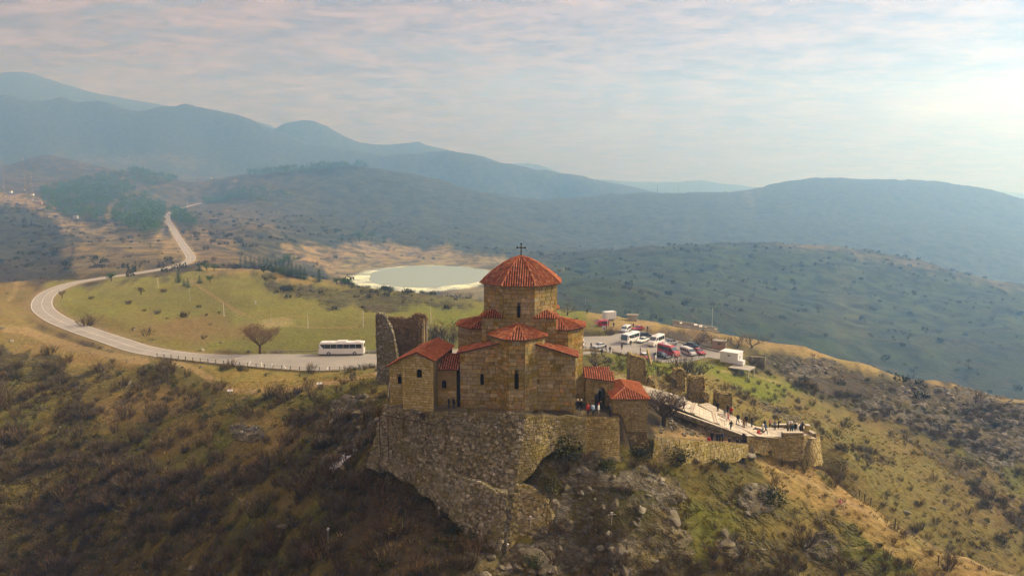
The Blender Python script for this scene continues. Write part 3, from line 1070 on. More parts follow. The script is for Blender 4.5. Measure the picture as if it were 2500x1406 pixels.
OCHRES = [(0.28, 0.185, 0.038), (0.40, 0.265, 0.06), (0.50, 0.35, 0.115), (0.31, 0.225, 0.045), (0.43, 0.24, 0.065), (0.60, 0.47, 0.22), (0.17, 0.125, 0.04), (0.36, 0.27, 0.075), (0.44, 0.38, 0.21), (0.24, 0.15, 0.05)]
M_ASHLAR = stone_material('ochre_sandstone', OCHRES, (0.20, 0.165, 0.012), 0.9, (0.32, 0.30, 0.21), 0.75, 0.5, 0.30)
M_ASHLAR_BED = stone_material('sandstone_joint', [(0.085, 0.06, 0.02), (0.10, 0.075, 0.028)], (0.07, 0.055, 0.01), 0.7)
M_PALE = stone_material('pale_limestone', [(0.46, 0.38, 0.13), (0.56, 0.47, 0.20), (0.62, 0.53, 0.28), (0.42, 0.35, 0.10), (0.50, 0.40, 0.14)], (0.28, 0.24, 0.035), 0.6, (0.3, 0.27, 0.2), 0.3, 0.35)
M_PALE_BED = stone_material('limestone_joint', [(0.13, 0.10, 0.042), (0.16, 0.12, 0.055)], (0.15, 0.125, 0.03), 0.6)
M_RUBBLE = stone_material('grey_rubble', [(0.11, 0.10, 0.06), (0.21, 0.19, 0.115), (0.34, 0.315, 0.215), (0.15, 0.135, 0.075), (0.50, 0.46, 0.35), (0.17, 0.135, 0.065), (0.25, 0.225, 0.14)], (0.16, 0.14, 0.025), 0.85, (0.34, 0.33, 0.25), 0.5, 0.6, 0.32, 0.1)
M_RUBBLE_BED = stone_material('rubble_mortar', [(0.14, 0.12, 0.075), (0.18, 0.155, 0.10)], (0.12, 0.10, 0.025), 0.7, (0.2, 0.19, 0.15), 0.3)
M_WARM = stone_material('warm_wall_stone', [(0.28, 0.215, 0.075), (0.38, 0.295, 0.11), (0.47, 0.38, 0.16), (0.32, 0.24, 0.08), (0.52, 0.43, 0.21)], (0.21, 0.175, 0.03), 0.6, (0.27, 0.25, 0.2), 0.35, 0.45, 0.3, 0.06)
M_WARM_BED = stone_material('warm_wall_mortar', [(0.13, 0.095, 0.04), (0.16, 0.12, 0.055)], (0.10, 0.08, 0.02), 0.6)
M_DARKIN = simple_mat('dark_interior', (0.012, 0.011, 0.010), 0.9, var=0.3)

# unit stone shared by every single stone: 1 x 1 x 1, front at -y, edges knocked off
_uv = []
for y, k in ((0.5, 1.0), (-0.15, 1.0), (-0.5, 0.90)):
    for x, z in ((-0.5, -0.5), (0.5, -0.5), (0.5, 0.5), (-0.5, 0.5)):
        _uv.append((x * k, y, z * k))
_uf = [(3, 2, 1, 0), (8, 9, 10, 11)] + [(a * 4 + i, a * 4 + (i + 1) % 4, a * 4 + 4 + (i + 1) % 4, a * 4 + 4 + i) for a in (0, 1) for i in range(4)]
_uf = [tuple(reversed(f)) if i > 0 else f for i, f in enumerate(_uf)]


def _unit_mesh(name, mat):
    me = bpy.data.meshes.new(name)
    bm = bmesh.new()
    vv = [bm.verts.new(v) for v in _uv]
    for f in _uf:
        bm.faces.new([vv[i] for i in f])
    bmesh.ops.recalc_face_normals(bm, faces=bm.faces[:])
    bm.to_mesh(me); bm.free()
    me.materials.append(mat)
    return me


UNIT = {}


def unit_stone(mat):
    if mat.name not in UNIT:
        UNIT[mat.name] = _unit_mesh('stone', mat)
    return UNIT[mat.name]


def clip_convex(sub, poly):
    """Sutherland-Hodgman; poly counter-clockwise"""
    out = list(sub)
    n = len(poly)
    for i in range(n):
        ax, ay = poly[i]; bx, by = poly[(i + 1) % n]
        ins = []
        for k in range(len(out)):
            p = out[k]; q = out[(k + 1) % len(out)]
            sp = (bx - ax) * (p[1] - ay) - (by - ay) * (p[0] - ax)
            sq = (bx - ax) * (q[1] - ay) - (by - ay) * (q[0] - ax)
            if sp >= 0:
                ins.append(p)
            if sp * sq < 0:
                t = sp / (sp - sq)
                ins.append((p[0] + (q[0] - p[0]) * t, p[1] + (q[1] - p[1]) * t))
        out = ins
        if len(out) < 3:
            return []
    return out


def area2(p):
    return 0.5 * sum(p[i][0] * p[(i + 1) % len(p)][1] - p[(i + 1) % len(p)][0] * p[i][1] for i in range(len(p)))


class Stones:
    """stones of one thing; the largest in view become objects, the rest one joined part"""
    def __init__(self, mat, seed=1):
        self.mat = mat; self.single = []; self.join = MB(); self.rg = random.Random(seed)

    def rect(self, c, R, U, N, w, h, dep, tilt=0.0, single=True):
        self.single.append((c, R, U, N, w, h, dep, tilt, single))

    def poly(self, pts3, N, dep):
        """joined stone from a convex outline (3d points, counter-clockwise seen from outside)"""
        c = sum((Vector(p) for p in pts3), Vector()) / len(pts3)
        fr = [c + (Vector(p) - c) * 0.92 + N * dep for p in pts3]
        bk = [Vector(p) - N * 0.02 for p in pts3]
        n = len(pts3)
        self.join.add(bk + fr, [tuple(range(n, 2 * n))] + [(i, (i + 1) % n, n + (i + 1) % n, n + i) for i in range(n)], self.rg.random())

    def finish(self, parent, limit=300, min_px=9.0, joined='small_stones'):
        Mw = parent.matrix_world.copy()
        p = parent
        Mw = Matrix.LocRotScale(p.location, p.rotation_euler, None)
        while p.parent is not None:
            p = p.parent
            Mw = Matrix.LocRotScale(p.location, p.rotation_euler, None) @ Mw
        sc = []
        for s in self.single:
            c = Mw @ s[0]
            n = (Mw.to_3x3() @ s[3])
            v = (Vector((0, 0, CH)) - c)
            dist = v.length
            facing = max(0.0, n.dot(v / dist))
            wpx = s[4] * F / dist
            ok = s[8] and facing > 0.15 and wpx * max(0.3, facing) > min_px
            sc.append((s[4] * s[5] * facing / dist ** 2 if ok else -1.0))
        order = sorted(range(len(sc)), key=lambda i: -sc[i])
        um = unit_stone(self.mat)
        k = 0
        for i in order:
            c, R, U, N, w, h, dep, tilt, _ = self.single[i]
            if sc[i] > 0 and k < limit:
                k += 1
                m = Matrix(((R.x * w, -N.x * dep * 2, U.x * h, c.x), (R.y * w, -N.y * dep * 2, U.y * h, c.y), (R.z * w, -N.z * dep * 2, U.z * h, c.z), (0, 0, 0, 1)))
                if tilt:
                    m = m @ Matrix.Rotation(tilt, 4, 'Y')
                inst('stone', um, parent, m)
            else:
                hw, hh = w / 2, h / 2
                ct, st = math.cos(tilt), math.sin(tilt)
                pts = []
                for x, z in ((-hw, -hh), (hw, -hh), (hw, hh), (-hw, hh)):
                    pts.append(c + R * (x * ct - z * st) + U * (x * st + z * ct))
                self.poly(pts, N, dep)
        if self.join.f:
            o = self.join.build(joined, self.mat, parent, kind='stuff')
        return k


def lay(stones, O, R, U, N, poly, ch=(0.40, 0.52), cw=(0.5, 0.95), gap=0.02, proud=(0.02, 0.05), openings=(), convex=True, jit=0.0, rgs=None, keep=None, single=True):
    """courses of stones inside a 2d outline on a wall plane. openings: (x0, x1, z0, z1)"""
    rg = rgs or stones.rg
    x0 = min(p[0] for p in poly); x1 = max(p[0] for p in poly); z0 = min(p[1] for p in poly); z1 = max(p[1] for p in poly)
    z = z0
    while z < z1 - 0.05:
        hgt = rg.uniform(*ch)
        if z + hgt > z1 - ch[0] * 0.4:
            hgt = z1 - z
        x = x0 - rg.uniform(0, cw[0])
        while x < x1:
            wd = rg.uniform(*cw)
            ivs = [(max(x, x0), min(x + wd, x1))]
            for (a, b_, c, d) in openings:
                if min(z + hgt, d) - max(z, c) > 0.12:
                    nv = []
                    for (s, e) in ivs:
                        if e <= a or s >= b_:
                            nv.append((s, e))
                        else:
                            if a - s > 0.06:
                                nv.append((s, a))
                            if e - b_ > 0.06:
                                nv.append((b_, e))
                    ivs = nv
            for (s, e) in ivs:
                if e - s < 0.08:
                    continue
                if keep and not keep((s + e) / 2, z + hgt / 2):
                    continue
                g = gap / 2
                rc = [(s + g, z + g), (e - g, z + g), (e - g, z + hgt - g), (s + g, z + hgt - g)]
                dep = rg.uniform(*proud)
                if convex:
                    cl = clip_convex(rc, poly)
                    if len(cl) < 3 or area2(cl) < 0.01:
                        continue
                    full = len(cl) == 4 and area2(cl) > 0.985 * (e - s - gap) * (hgt - gap)
                else:
                    ok = [bool(in_poly(np.array([q[0]]), np.array([q[1]]), poly)[0]) for q in rc]
                    if sum(ok) < 3:
                        continue
                    full = True; cl = rc
                if full:
                    cx_, cz_ = (s + e) / 2, z + hgt / 2
                    ti = rg.uniform(-jit, jit)
                    c3 = O + R * (cx_ + rg.uniform(-jit, jit) * 0.15) + U * (cz_ + rg.uniform(-jit, jit) * 0.1)
                    stones.rect(c3, R, U, N, (e - s - gap), (hgt - gap), dep, ti, single)
                else:
                    stones.poly([O + R * q[0] + U * q[1] for q in cl], N, dep)
            x += wd
        z += hgt


def backing(mb, O, R, U, N, poly, openings=(), depth=0.55):
    """wall face behind the stones with real holes for its openings; reveals and a dark inside"""
    if not openings:
        mb.add([O + R * x + U * z for x, z in poly], [tuple(range(len(poly)))])
        return
    x0 = min(p[0] for p in poly); x1 = max(p[0] for p in poly); z0 = min(p[1] for p in poly); z1 = max(p[1] for p in poly)
    xs = x0
    for (a, b_, c, d) in sorted(openings):
        for rc in ([(xs, z0), (a, z0), (a, z1), (xs, z1)], [(a, z0), (b_, z0), (b_, c), (a, c)], [(a, d), (b_, d), (b_, z1), (a, z1)]):
            cl = clip_convex(rc, poly)
            if len(cl) > 2:
                mb.add([O + R * x + U * z for x, z in cl], [tuple(range(len(cl)))])
        q = [O + R * x + U * z for x, z in ((a, c), (b_, c), (b_, d), (a, d))]
        bk = [p - N * depth for p in q]
        mb.add(q + bk, [(0, 1, 5, 4), (1, 2, 6, 5), (2, 3, 7, 6), (3, 0, 4, 7)])
        xs = b_
    cl = clip_convex([(xs, z0), (x1, z0), (x1, z1), (xs, z1)], poly)
    if len(cl) > 2:
        mb.add([O + R * x + U * z for x, z in cl], [tuple(range(len(cl)))])


def window(parent, O, R, U, N, op, arch=True, frame_mat=None, name='window'):
    """dark glazed opening set back in its reveal, with an arched head and sill"""
    a, b_, c, d = op
    w = b_ - a
    mb = MB()
    mb.add([O + R * x + U * z - N * 0.40 for x, z in ((a - .05, c - .05), (b_ + .05, c - .05), (b_ + .05, d + .05), (a - .05, d + .05))], [(0, 1, 2, 3)])
    o = mb.build(name, M_DARKIN, parent)
    if arch:
        sp = MB()
        r = w / 2; cx_ = (a + b_) / 2; zc_ = d - r
        for sgn in (-1, 1):
            pts = [(cx_ + sgn * r, d), ] + [(cx_ + sgn * r * math.cos(t), zc_ + r * math.sin(t)) for t in [math.pi / 2 * k / 6 for k in range(7)]]
            ring_f = [O + R * x + U * z + N * 0.012 for x, z in pts]
            ring_b = [O + R * x + U * z - N * 0.38 for x, z in pts]
            n = len(pts)
            fs = [tuple(range(n)) if sgn > 0 else tuple(range(n - 1, -1, -1))] + [(i, (i + 1) % n, n + (i + 1) % n, n + i) for i in range(n)]
            sp.add(ring_f + ring_b, fs, 0.3)
        sp.build('arched_head', frame_mat or M_ASHLAR, o)
    sl = MB()
    cc = O + R * ((a + b_) / 2) + U * (c - 0.06) + N * 0.03
    rot = Matrix((R, -N, U)).transposed()
    sl.box(cc, (w + 0.16, 0.16, 0.12), rot, 0.6)
    sl.build('sill', frame_mat or M_ASHLAR, o)
    return o


# ------------------------------------------------------------------ tiled roofs
def tile_material(name, cols, dark=0.45):
    m, nt, b = new_mat(name)
    h = NT(nt)
    c = h.ramp(h.rnd(), [(i / (len(cols) - 1), q) for i, q in enumerate(cols)])
    n = h.noise(1.2, 5, 0.65)
    c = h.mix(h.ramp(n, [(0.45, 0.0), (0.75, dark)]), c, (0.10, 0.045, 0.022))
    c = h.mix(h.ramp(h.noise(3.5, 4, 0.7), [(0.55, 0.0), (0.72, 0.4)]), c, (0.22, 0.19, 0.13))
    nt.links.new(c, b.inputs['Base Color'])
    b.inputs['Roughness'].default_value = 0.85
    b.inputs['Specular IOR Level'].default_value = 0.15
    return m


M_TILE = tile_material('old_red_tile', [(0.27, 0.068, 0.026), (0.38, 0.105, 0.042), (0.47, 0.18, 0.08), (0.19, 0.055, 0.028), (0.41, 0.13, 0.055), (0.32, 0.078, 0.03), (0.50, 0.24, 0.12), (0.24, 0.10, 0.05)])
M_TILE_NEW = tile_material('new_orange_tile', [(0.36, 0.10, 0.038), (0.44, 0.14, 0.055), (0.30, 0.08, 0.032), (0.48, 0.18, 0.08), (0.26, 0.085, 0.04)], 0.35)
M_PAN = simple_mat('tile_channel', (0.035, 0.008, 0.004), 0.95, var=0.35, scale=2.0)
M_PAN_NEW = simple_mat('new_tile_channel', (0.07, 0.015, 0.005), 0.95, var=0.25, scale=2.0)
M_EAVE = simple_mat('eave_stone', (0.22, 0.155, 0.06), 0.9, var=0.3, scale=3.0)


def rib(mb, path, side, nrm, r, rg, step=0.42):
    """one column of barrel tiles along a 3d path"""
    pts = [path[0]]
    for i in range(len(path) - 1):
        L = (path[i + 1] - path[i]).length
        n = max(1, int(round(L / step)))
        for k in range(1, n + 1):
            pts.append(path[i].lerp(path[i + 1], k / n))
    for i in range(len(pts) - 1):
        a, b_ = pts[i], pts[i + 1]
        d = (b_ - a)
        if d.length < 0.02:
            continue
        nn = side.cross(d).normalized()
        if nn.z < 0:
            nn = -nn
        s2 = side
        rr = r * rg.uniform(0.94, 1.06)
        a2 = a - d * 0.12
        vs = []
        for p, k, lift in ((a2, rr, 0.028), (b_, rr * 0.82, 0.0)):
            for t in (0, 45, 90, 135, 180):
                t = RAD(t)
                vs.append(p + s2 * math.cos(t) * k + nn * (math.sin(t) * k * 0.85 + lift))
        v0 = rg.random()
        mb.add(vs, [(j, j + 1, j + 6, j + 5) for j in range(4)] + [(4, 3, 2, 1, 0)], v0)


def plane_roof(tiles, pan, poly, low_dir, rg, pitch=0.33, thick=0.10):
    """planar roof: poly of 3d points, low_dir: horizontal direction water runs"""
    poly = [Vector(p) for p in poly]
    n = Vector()
    for i in range(len(poly)):
        n += poly[i].cross(poly[(i + 1) % len(poly)])
    n.normalize()
    if n.z < 0:
        n = -n; poly = poly[::-1]
    down = Vector(low_dir) - n * Vector(low_dir).dot(n)
    down.normalize()
    side = n.cross(down).normalized()
    o = poly[0]
    q = [((p - o).dot(side), (p - o).dot(down)) for p in poly]
    pan.add(list(poly) + [p - n * thick for p in poly], [tuple(range(len(poly))), tuple(range(2 * len(poly) - 1, len(poly) - 1, -1))] +
            [((i + 1) % len(poly), i, len(poly) + i, len(poly) + (i + 1) % len(poly)) for i in range(len(poly))])
    x0 = min(a[0] for a in q); x1 = max(a[0] for a in q)
    k = max(2, int(round((x1 - x0) / pitch)))
    for i in range(k):
        x = x0 + (i + 0.5) * (x1 - x0) / k
        ys = []
        for j in range(len(q)):
            a, b_ = q[j], q[(j + 1) % len(q)]
            if (a[0] > x) != (b_[0] > x):
                t = (x - a[0]) / (b_[0] - a[0])
                ys.append(a[1] + (b_[1] - a[1]) * t)
        ys.sort()
        for j in range(0, len(ys) - 1, 2):
            if ys[j + 1] - ys[j] < 0.12:
                continue
            p_lo = o + side * x + down * (ys[j + 1] + 0.05); p_hi = o + side * x + down * ys[j]
            rib(tiles, [p_lo, p_hi], side, n, (x1 - x0) / k * 0.29, rg)


def hip_cap(tiles, a, b_, rg, r=0.13):
    a = Vector(a); b_ = Vector(b_)
    d = b_ - a
    side = d.cross(Vector((0, 0, 1)))
    if side.length < 1e-4:
        return
    rib(tiles, [a, b_], side.normalized(), Vector((0, 0, 1)), r, rg)


def fan_roof(tiles, pan, eave, apex, rg, close=False, pitch=0.33):
    """facets from each eave edge up to one apex"""
    n = len(eave)
    for i in range(n if close else n - 1):
        a, b_ = Vector(eave[i]), Vector(eave[(i + 1) % n])
        mid = (a + b_) / 2
        e = (b_ - a); out = Vector((e.y, -e.x, 0))
        if out.dot(mid - Vector(apex)) < 0:
            out = -out
        plane_roof(tiles, pan, [a, b_, Vector(apex)], out.normalized(), rg, pitch)
    for p in eave:
        hip_cap(tiles, p, apex, rg)
# ------------------------------------------------------------------ the church
def Zat(py, d):
    return CH + slope(py) * d


M_CROSS = simple_mat('dark_iron', (0.02, 0.019, 0.018), 0.5, 0.6, var=0.2)
CX, CY, CROT = 1.30, 97.0, RAD(-4.3)
church = thing('stone_church', 'ochre domed stone church with octagonal drum and red tiled roofs on the cliff top', 'church', (CX, CY, 0), CROT)
cw_main = MB(); cw_drum = MB()
wall_part = bpy.data.objects.new('wall', None); COL.objects.link(wall_part); wall_part.parent = church
drum_part = bpy.data.objects.new('drum', None); COL.objects.link(drum_part); drum_part.parent = church
st_main = Stones(M_ASHLAR, 3); st_drum = Stones(M_ASHLAR, 4)
rgr = random.Random(5)
tocam = Matrix.Rotation(-CROT, 3, 'Z') @ Vector((-CX, -CY, 0)).normalized()


def side_wall(mb, st, a, b_, z0, za, zb, openings=(), part=None, win=True, rough=1.0):
    """one wall face between plan points a and b (counter-clockwise plan: outside on the right), tops za, zb"""
    a = Vector((a[0], a[1], 0)); b_ = Vector((b_[0], b_[1], 0))
    R = (b_ - a); L = R.length; R.normalize()
    N = Vector((R.y, -R.x, 0)); U = Vector((0, 0, 1))
    poly = [(0, z0), (L, z0), (L, zb), (0, za)]
    backing(mb, a, R, U, N, poly, openings)
    if N.dot(tocam) > -0.35:
        lay(st, a, R, U, N, poly, ch=(0.46, 0.64), cw=(0.6, 1.2), openings=openings, proud=(0.012, 0.06 * rough), gap=0.03)
    if win:
        for op in openings:
            window(part, a, R, U, N, op)


HA = 5.1
Z_CORE, Z_DRUM = 13.0, 17.55
t8 = HA * math.tan(math.pi / 8)
# drum
octo = [(t8, -HA), (HA, -t8), (HA, t8), (t8, HA), (-t8, HA), (-HA, t8), (-HA, -t8), (-t8, -HA)]
for i in range(8):
    a = octo[i - 1]; b_ = octo[i]
    ops = []
    if i == 0:
        ops = [(t8 - 0.23, t8 + 0.23, Zat(778, 91.9), Zat(745, 91.9))]
    side_wall(cw_drum, st_drum, a, b_, Z_CORE - 0.6, Z_DRUM, Z_DRUM, ops, church)
# core block
core = [(-HA, -HA), (HA, -HA), (HA, HA), (-HA, HA)]
for i in range(4):
    side_wall(cw_main, st_main, core[i], core[(i + 1) % 4], 7.0, Z_CORE, Z_CORE, (), church)
# apse
AF, AS = 1.08, 3.6
apse = [(-AS, -HA), (-AS, -6.75), (-AF, -9.3), (AF, -9.3), (AS, -6.75), (AS, -HA)]
Z_APSE = 10.85
for i in range(5):
    ops = []
    if i == 2:
        ops = [(AF - 0.27, AF + 0.27, Zat(950, 87.7), Zat(910, 87.7))]
    side_wall(cw_main, st_main, apse[i], apse[i + 1], -1.0, Z_APSE, Z_APSE, ops, church)
# corner rooms, roof planes falling outward
CF, CI, CO_ = -7.75, 2.3, 7.75
Z_IN, Z_OUT = 9.98, 8.35
zl = Zat(862, 89.5)
side_wall(cw_main, st_main, (-CO_, CF), (-CI, CF), -1.2, zl, Z_IN, [(2.75, 3.2, Zat(942, 89.2), Zat(914, 89.2))], church)
side_wall(cw_main, st_main, (CI, CF), (CO_, CF), -1.2, Z_IN, Z_OUT, (), church)
side_wall(cw_main, st_main, (CO_, CF), (CO_, -2.6), -1.2, Z_OUT, Z_OUT, (), church)
side_wall(cw_main, st_main, (-CO_, -2.6), (-CO_, CF), -1.2, zl, zl, (), church)
# side conches
for s in (-1, 1):
    con = [(HA, -4.1), (6.7, -4.1), (8.9, -1.7), (8.9, 1.7), (6.7, 4.1), (HA, 4.1)]
    for i in range(5):
        a, b_ = con[i], con[i + 1]
        if s < 0:
            a, b_ = (-con[i + 1][0], con[i + 1][1]), (-con[i][0], con[i][1])
        side_wall(cw_main, st_main, a, b_, -1.2, 11.2, 11.2, (), church)
# west conch behind
wc = [(4.1, HA), (4.1, 6.7), (1.7, 8.9), (-1.7, 8.9), (-4.1, 6.7), (-4.1, HA)]
for i in range(5):
    side_wall(cw_main, st_main, wc[i], wc[i + 1], -1.2, 11.2, 11.2, (), church)
cw_main.build('wall_core', M_ASHLAR_BED, wall_part)
cw_drum.build('drum_core', M_ASHLAR_BED, drum_part)
print('church stones', len(st_main.single), len(st_drum.single))
st_drum.finish(drum_part, 90)
st_main.finish(wall_part, 205)


def roof_part(name, fill, parent, tm=M_TILE, pm=M_PAN, label=None):
    """a roof: its channel surface is the part, its barrel tiles the piece under it"""
    t, p = MB(), MB()
    fill(t, p)
    o = p.build(name, pm, parent)
    t.build('roof_tiles', tm, o, kind='stuff')
    return o


def dome_fill(t, p):
    prof = [(5.62, 17.42), (4.7, 18.28), (3.6, 19.15), (2.4, 19.98), (1.2, 20.60), (0.0, 20.98)]
    k8 = math.tan(math.pi / 8)
    for i in range(8):
        ang = -math.pi / 2 + i * math.pi / 4
        out = Vector((math.cos(ang), math.sin(ang), 0)); sd = Vector((-out.y, out.x, 0))
        for j in range(5):
            (r0, z0), (r1, z1) = prof[j], prof[j + 1]
            q = [out * r0 - sd * r0 * k8, out * r0 + sd * r0 * k8, out * r1 + sd * r1 * k8, out * r1 - sd * r1 * k8]
            q = [v + Vector((0, 0, z)) for v, z in zip(q, (z0, z0, z1, z1))]
            p.add(q if r1 > 0 else q[:3], [(0, 1, 2, 3)] if r1 > 0 else [(0, 1, 2)])
        hw = prof[0][0] * k8
        nrib = 14
        for m in range(nrib):
            x = -hw + (m + 0.5) * 2 * hw / nrib
            path = []
            for j, (r, z) in enumerate(prof):
                if r * k8 >= abs(x):
                    path.append(out * r + sd * x + Vector((0, 0, z)))
                else:
                    (r0, z0) = prof[j - 1]
                    rr = abs(x) / k8
                    tt = (r0 - rr) / (r0 - r)
                    path.append(out * rr + sd * x + Vector((0, 0, z0 + (z - z0) * tt)))
                    break
            path[0] = path[0] + (path[0] - path[1]).normalized() * 0.06
            rib(t, path, sd, None, 0.10, rgr, 0.45)
        # hip caps
        an2 = ang + math.pi / 8
        dv = Vector((math.cos(an2), math.sin(an2), 0))
        hp = [dv * (r / math.cos(math.pi / 8)) + Vector((0, 0, z + 0.03)) for r, z in prof]
        rib(t, hp, Vector((-dv.y, dv.x, 0)), None, 0.13, rgr, 0.45)


roof_part('dome_roof', dome_fill, church)


def apse_fill(t, p):
    ov = 0.35
    e = [(-AS - ov, -HA - 0.02, Z_APSE), (-AS - ov, -6.75 - ov * 0.4, Z_APSE), (-AF - ov * 0.45, -9.3 - ov, Z_APSE), (AF + ov * 0.45, -9.3 - ov, Z_APSE), (AS + ov, -6.75 - ov * 0.4, Z_APSE), (AS + ov, -HA - 0.02, Z_APSE)]
    fan_roof(t, p, e, (0, -HA - 0.03, 12.2), rgr)


roof_part('apse_roof', apse_fill, church)
for s in (-1, 1):
    def conch_fill(t, p, s=s):
        e = [(s * (HA + 0.03), -4.45, 11.2), (s * 6.85, -4.45, 11.2), (s * 9.25, -1.85, 11.2), (s * 9.25, 1.85, 11.2), (s * 6.85, 4.45, 11.2), (s * (HA + 0.03), 4.45, 11.2)]
        fan_roof(t, p, e, (s * (HA + 0.03), 0, 12.35), rgr)
    roof_part('conch_roof', conch_fill, church)

    def corner_fill(t, p, s=s):
        zi, zo = (Z_IN, zl) if s < 0 else (Z_IN, Z_OUT)
        k = (zo - zi) / (CO_ - CI)
        f = lambda x: zi + k * (x - CI) + 0.06
        y0, y1 = CF - 0.3, -4.12
        plane_roof(t, p, [(s * 1.75, y0, f(1.75)), (s * (CO_ + 0.35), y0, f(CO_ + 0.35)), (s * (CO_ + 0.35), y1, f(CO_ + 0.35)), (s * 1.75, y1, f(1.75))], (s, 0, 0), rgr)
    roof_part('corner_roof', corner_fill, church)
    for v in (-1, 1):
        def sq_fill(t, p, s=s, v=v):
            c = HA + 0.28
            zz_ = Z_CORE + 0.03
            ap = (s * 3.55, v * 3.55, Z_CORE + 0.95)
            plane_roof(t, p, [(s * 1.9, v * c, zz_), (s * c, v * c, zz_), ap], (0, v, 0), rgr)
            plane_roof(t, p, [(s * c, v * 1.9, zz_), (s * c, v * c, zz_), ap], (s, 0, 0), rgr)
        roof_part('squinch_roof', sq_fill, church)
# west conch roof
def west_fill(t, p):
    e = [(-4.45, HA + 0.03, 11.2), (-4.45, 6.85, 11.2), (-1.85, 9.25, 11.2), (1.85, 9.25, 11.2), (4.45, 6.85, 11.2), (4.45, HA + 0.03, 11.2)]
    fan_roof(t, p, e, (0, HA + 0.03, 12.35), rgr)
roof_part('conch_roof', west_fill, church)
# cornices under the eaves
mb = MB()
k8 = math.tan(math.pi / 8)
for i in range(8):
    ang = -math.pi / 2 + i * math.pi / 4
    out = Vector((math.cos(ang), math.sin(ang), 0))
    mb.box(out * (HA + 0.12) + Vector((0, 0, Z_DRUM - 0.22)), (0.5, (HA + 0.37) * 2 * k8 - 0.02, 0.2), Matrix.Rotation(ang, 3, 'Z'), rgr.random())
mb.build('cornice', M_EAVE, church)
mb = MB()
for i in range(5):
    a, b_ = Vector((*apse[i], 0)), Vector((*apse[i + 1], 0))
    R = (b_ - a); ang = math.atan2(R.y, R.x)
    N = Vector((R.y, -R.x, 0)).normalized()
    mb.box((a + b_) / 2 + N * 0.12 + Vector((0, 0, Z_APSE - 0.17)), (R.length + 0.12, 0.3, 0.16), Matrix.Rotation(ang, 3, 'Z'), rgr.random())
mb.build('cornice', M_EAVE, church)
mb = MB()
for s, zo in ((-1, zl), (1, Z_OUT)):
    a = Vector((s * CI, CF - 0.1, Z_IN - 0.13)); b_ = Vector((s * (CO_ + 0.1), CF - 0.1, zo - 0.13))
    d = b_ - a
    rot = d.to_track_quat('X', 'Z').to_matrix()
    mb.box((a + b_) / 2, (d.length, 0.28, 0.18), rot, 0.4)
mb.build('cornice', M_EAVE, church)
# the cross on the dome
mb = MB()
mb.tube((0, 0, 20.85), (0, 0, 21.15), 0.22, 0.12, 8)
mb.tube((0, 0, 21.1), (0, 0, 22.62), 0.075, 0.06, 6)
mb.tube((-0.5, 0, 22.15), (0.5, 0, 22.15), 0.065, 0.065, 6)
for (x, z) in ((0, 22.66), (-0.55, 22.15), (0.55, 22.15)):
    for (dx, dz) in ((0, 0), (0.1, 0), (-0.1, 0), (0, 0.1), (0, -0.1)):
        mb.box((x + dx, 0, z + dz), (0.13, 0.11, 0.13))
for (dx, dz) in ((0.15, 0.15), (-0.15, 0.15), (0.15, -0.15), (-0.15, -0.15)):
    mb.tube((0, 0, 22.15), (dx, 0, 22.15 + dz), 0.03, 0.02, 4)
mb.build('dome_cross', M_CROSS, church)
# ------------------------------------------------------------------ chapel and its wings
UP = Vector((0, 0, 1))
tocam0 = Vector((0, -1, 0))


def box_walls(mb, st, plan, z0, tops, ops=None, part=None, ch=(0.30, 0.45), cw=(0.35, 0.8), proud=(0.01, 0.05), jit=0.03, gap=0.03, fm=None, back_only=()):
    """walls round a plan (counter-clockwise); tops: height per corner; ops: {edge: [opening]}"""
    n = len(plan)
    for i in range(n):
        a = Vector((*plan[i], 0)); b_ = Vector((*plan[(i + 1) % n], 0))
        R = b_ - a; L = R.length; R.normalize(); N = Vector((R.y, -R.x, 0))
        tz = tops[i], tops[(i + 1) % n]
        poly = [(0, z0), (L, z0), (L, tz[1]), (0, tz[0])]
        o_ = (ops or {}).get(i, ())
        backing(mb, a, R, UP, N, poly, o_)
        if N.y < 0.35 and i not in back_only:
            lay(st, a, R, UP, N, poly, ch, cw, gap, proud, o_, True, jit)
        for op in o_:
            window(part, a, R, UP, N, op, True, fm)


CHX = P(984, 1003, 88.6)
chapel_rot = RAD(-12.0)
chapel = thing('small_chapel', 'small gabled chapel of pale coursed stone with bright orange tile roof left of the church', 'chapel', (CHX.x, CHX.y, 0), chapel_rot)
cwid, clen = 4.35, 8.6
ZE, ZP = 8.05, 9.0
mb = MB(); st = Stones(M_PALE, 11)
# gable front as a five-sided wall
R = Vector((1, 0, 0)); N = Vector((0, -1, 0)); O = Vector((0, 0, 0))
gab = [(0, -1.2), (cwid, -1.2), (cwid, ZE), (cwid / 2, ZP), (0, ZE)]
gop = [(2.05, 2.75, Zat(920, 88.5), Zat(898, 88.5))]
backing(mb, O, R, UP, N, gab, gop)
lay(st, O, R, UP, N, gab, (0.26, 0.42), (0.4, 0.85), 0.045, (0.015, 0.07), gop, True, 0.05)
window(chapel, O, R, UP, N, gop[0], True, M_PALE)
for (a, b_) in (((cwid, 0), (cwid, clen)), ((cwid, clen), (0, clen)), ((0, clen), (0, 0))):
    a = Vector((*a, 0)); b_ = Vector((*b_, 0)); R2 = (b_ - a); L = R2.length; R2.normalize()
    backing(mb, a, R2, UP, Vector((R2.y, -R2.x, 0)), [(0, -2), (L, -2), (L, ZE), (0, ZE)])
mb.build('wall', M_PALE_BED, chapel)
st.finish(chapel, 240)


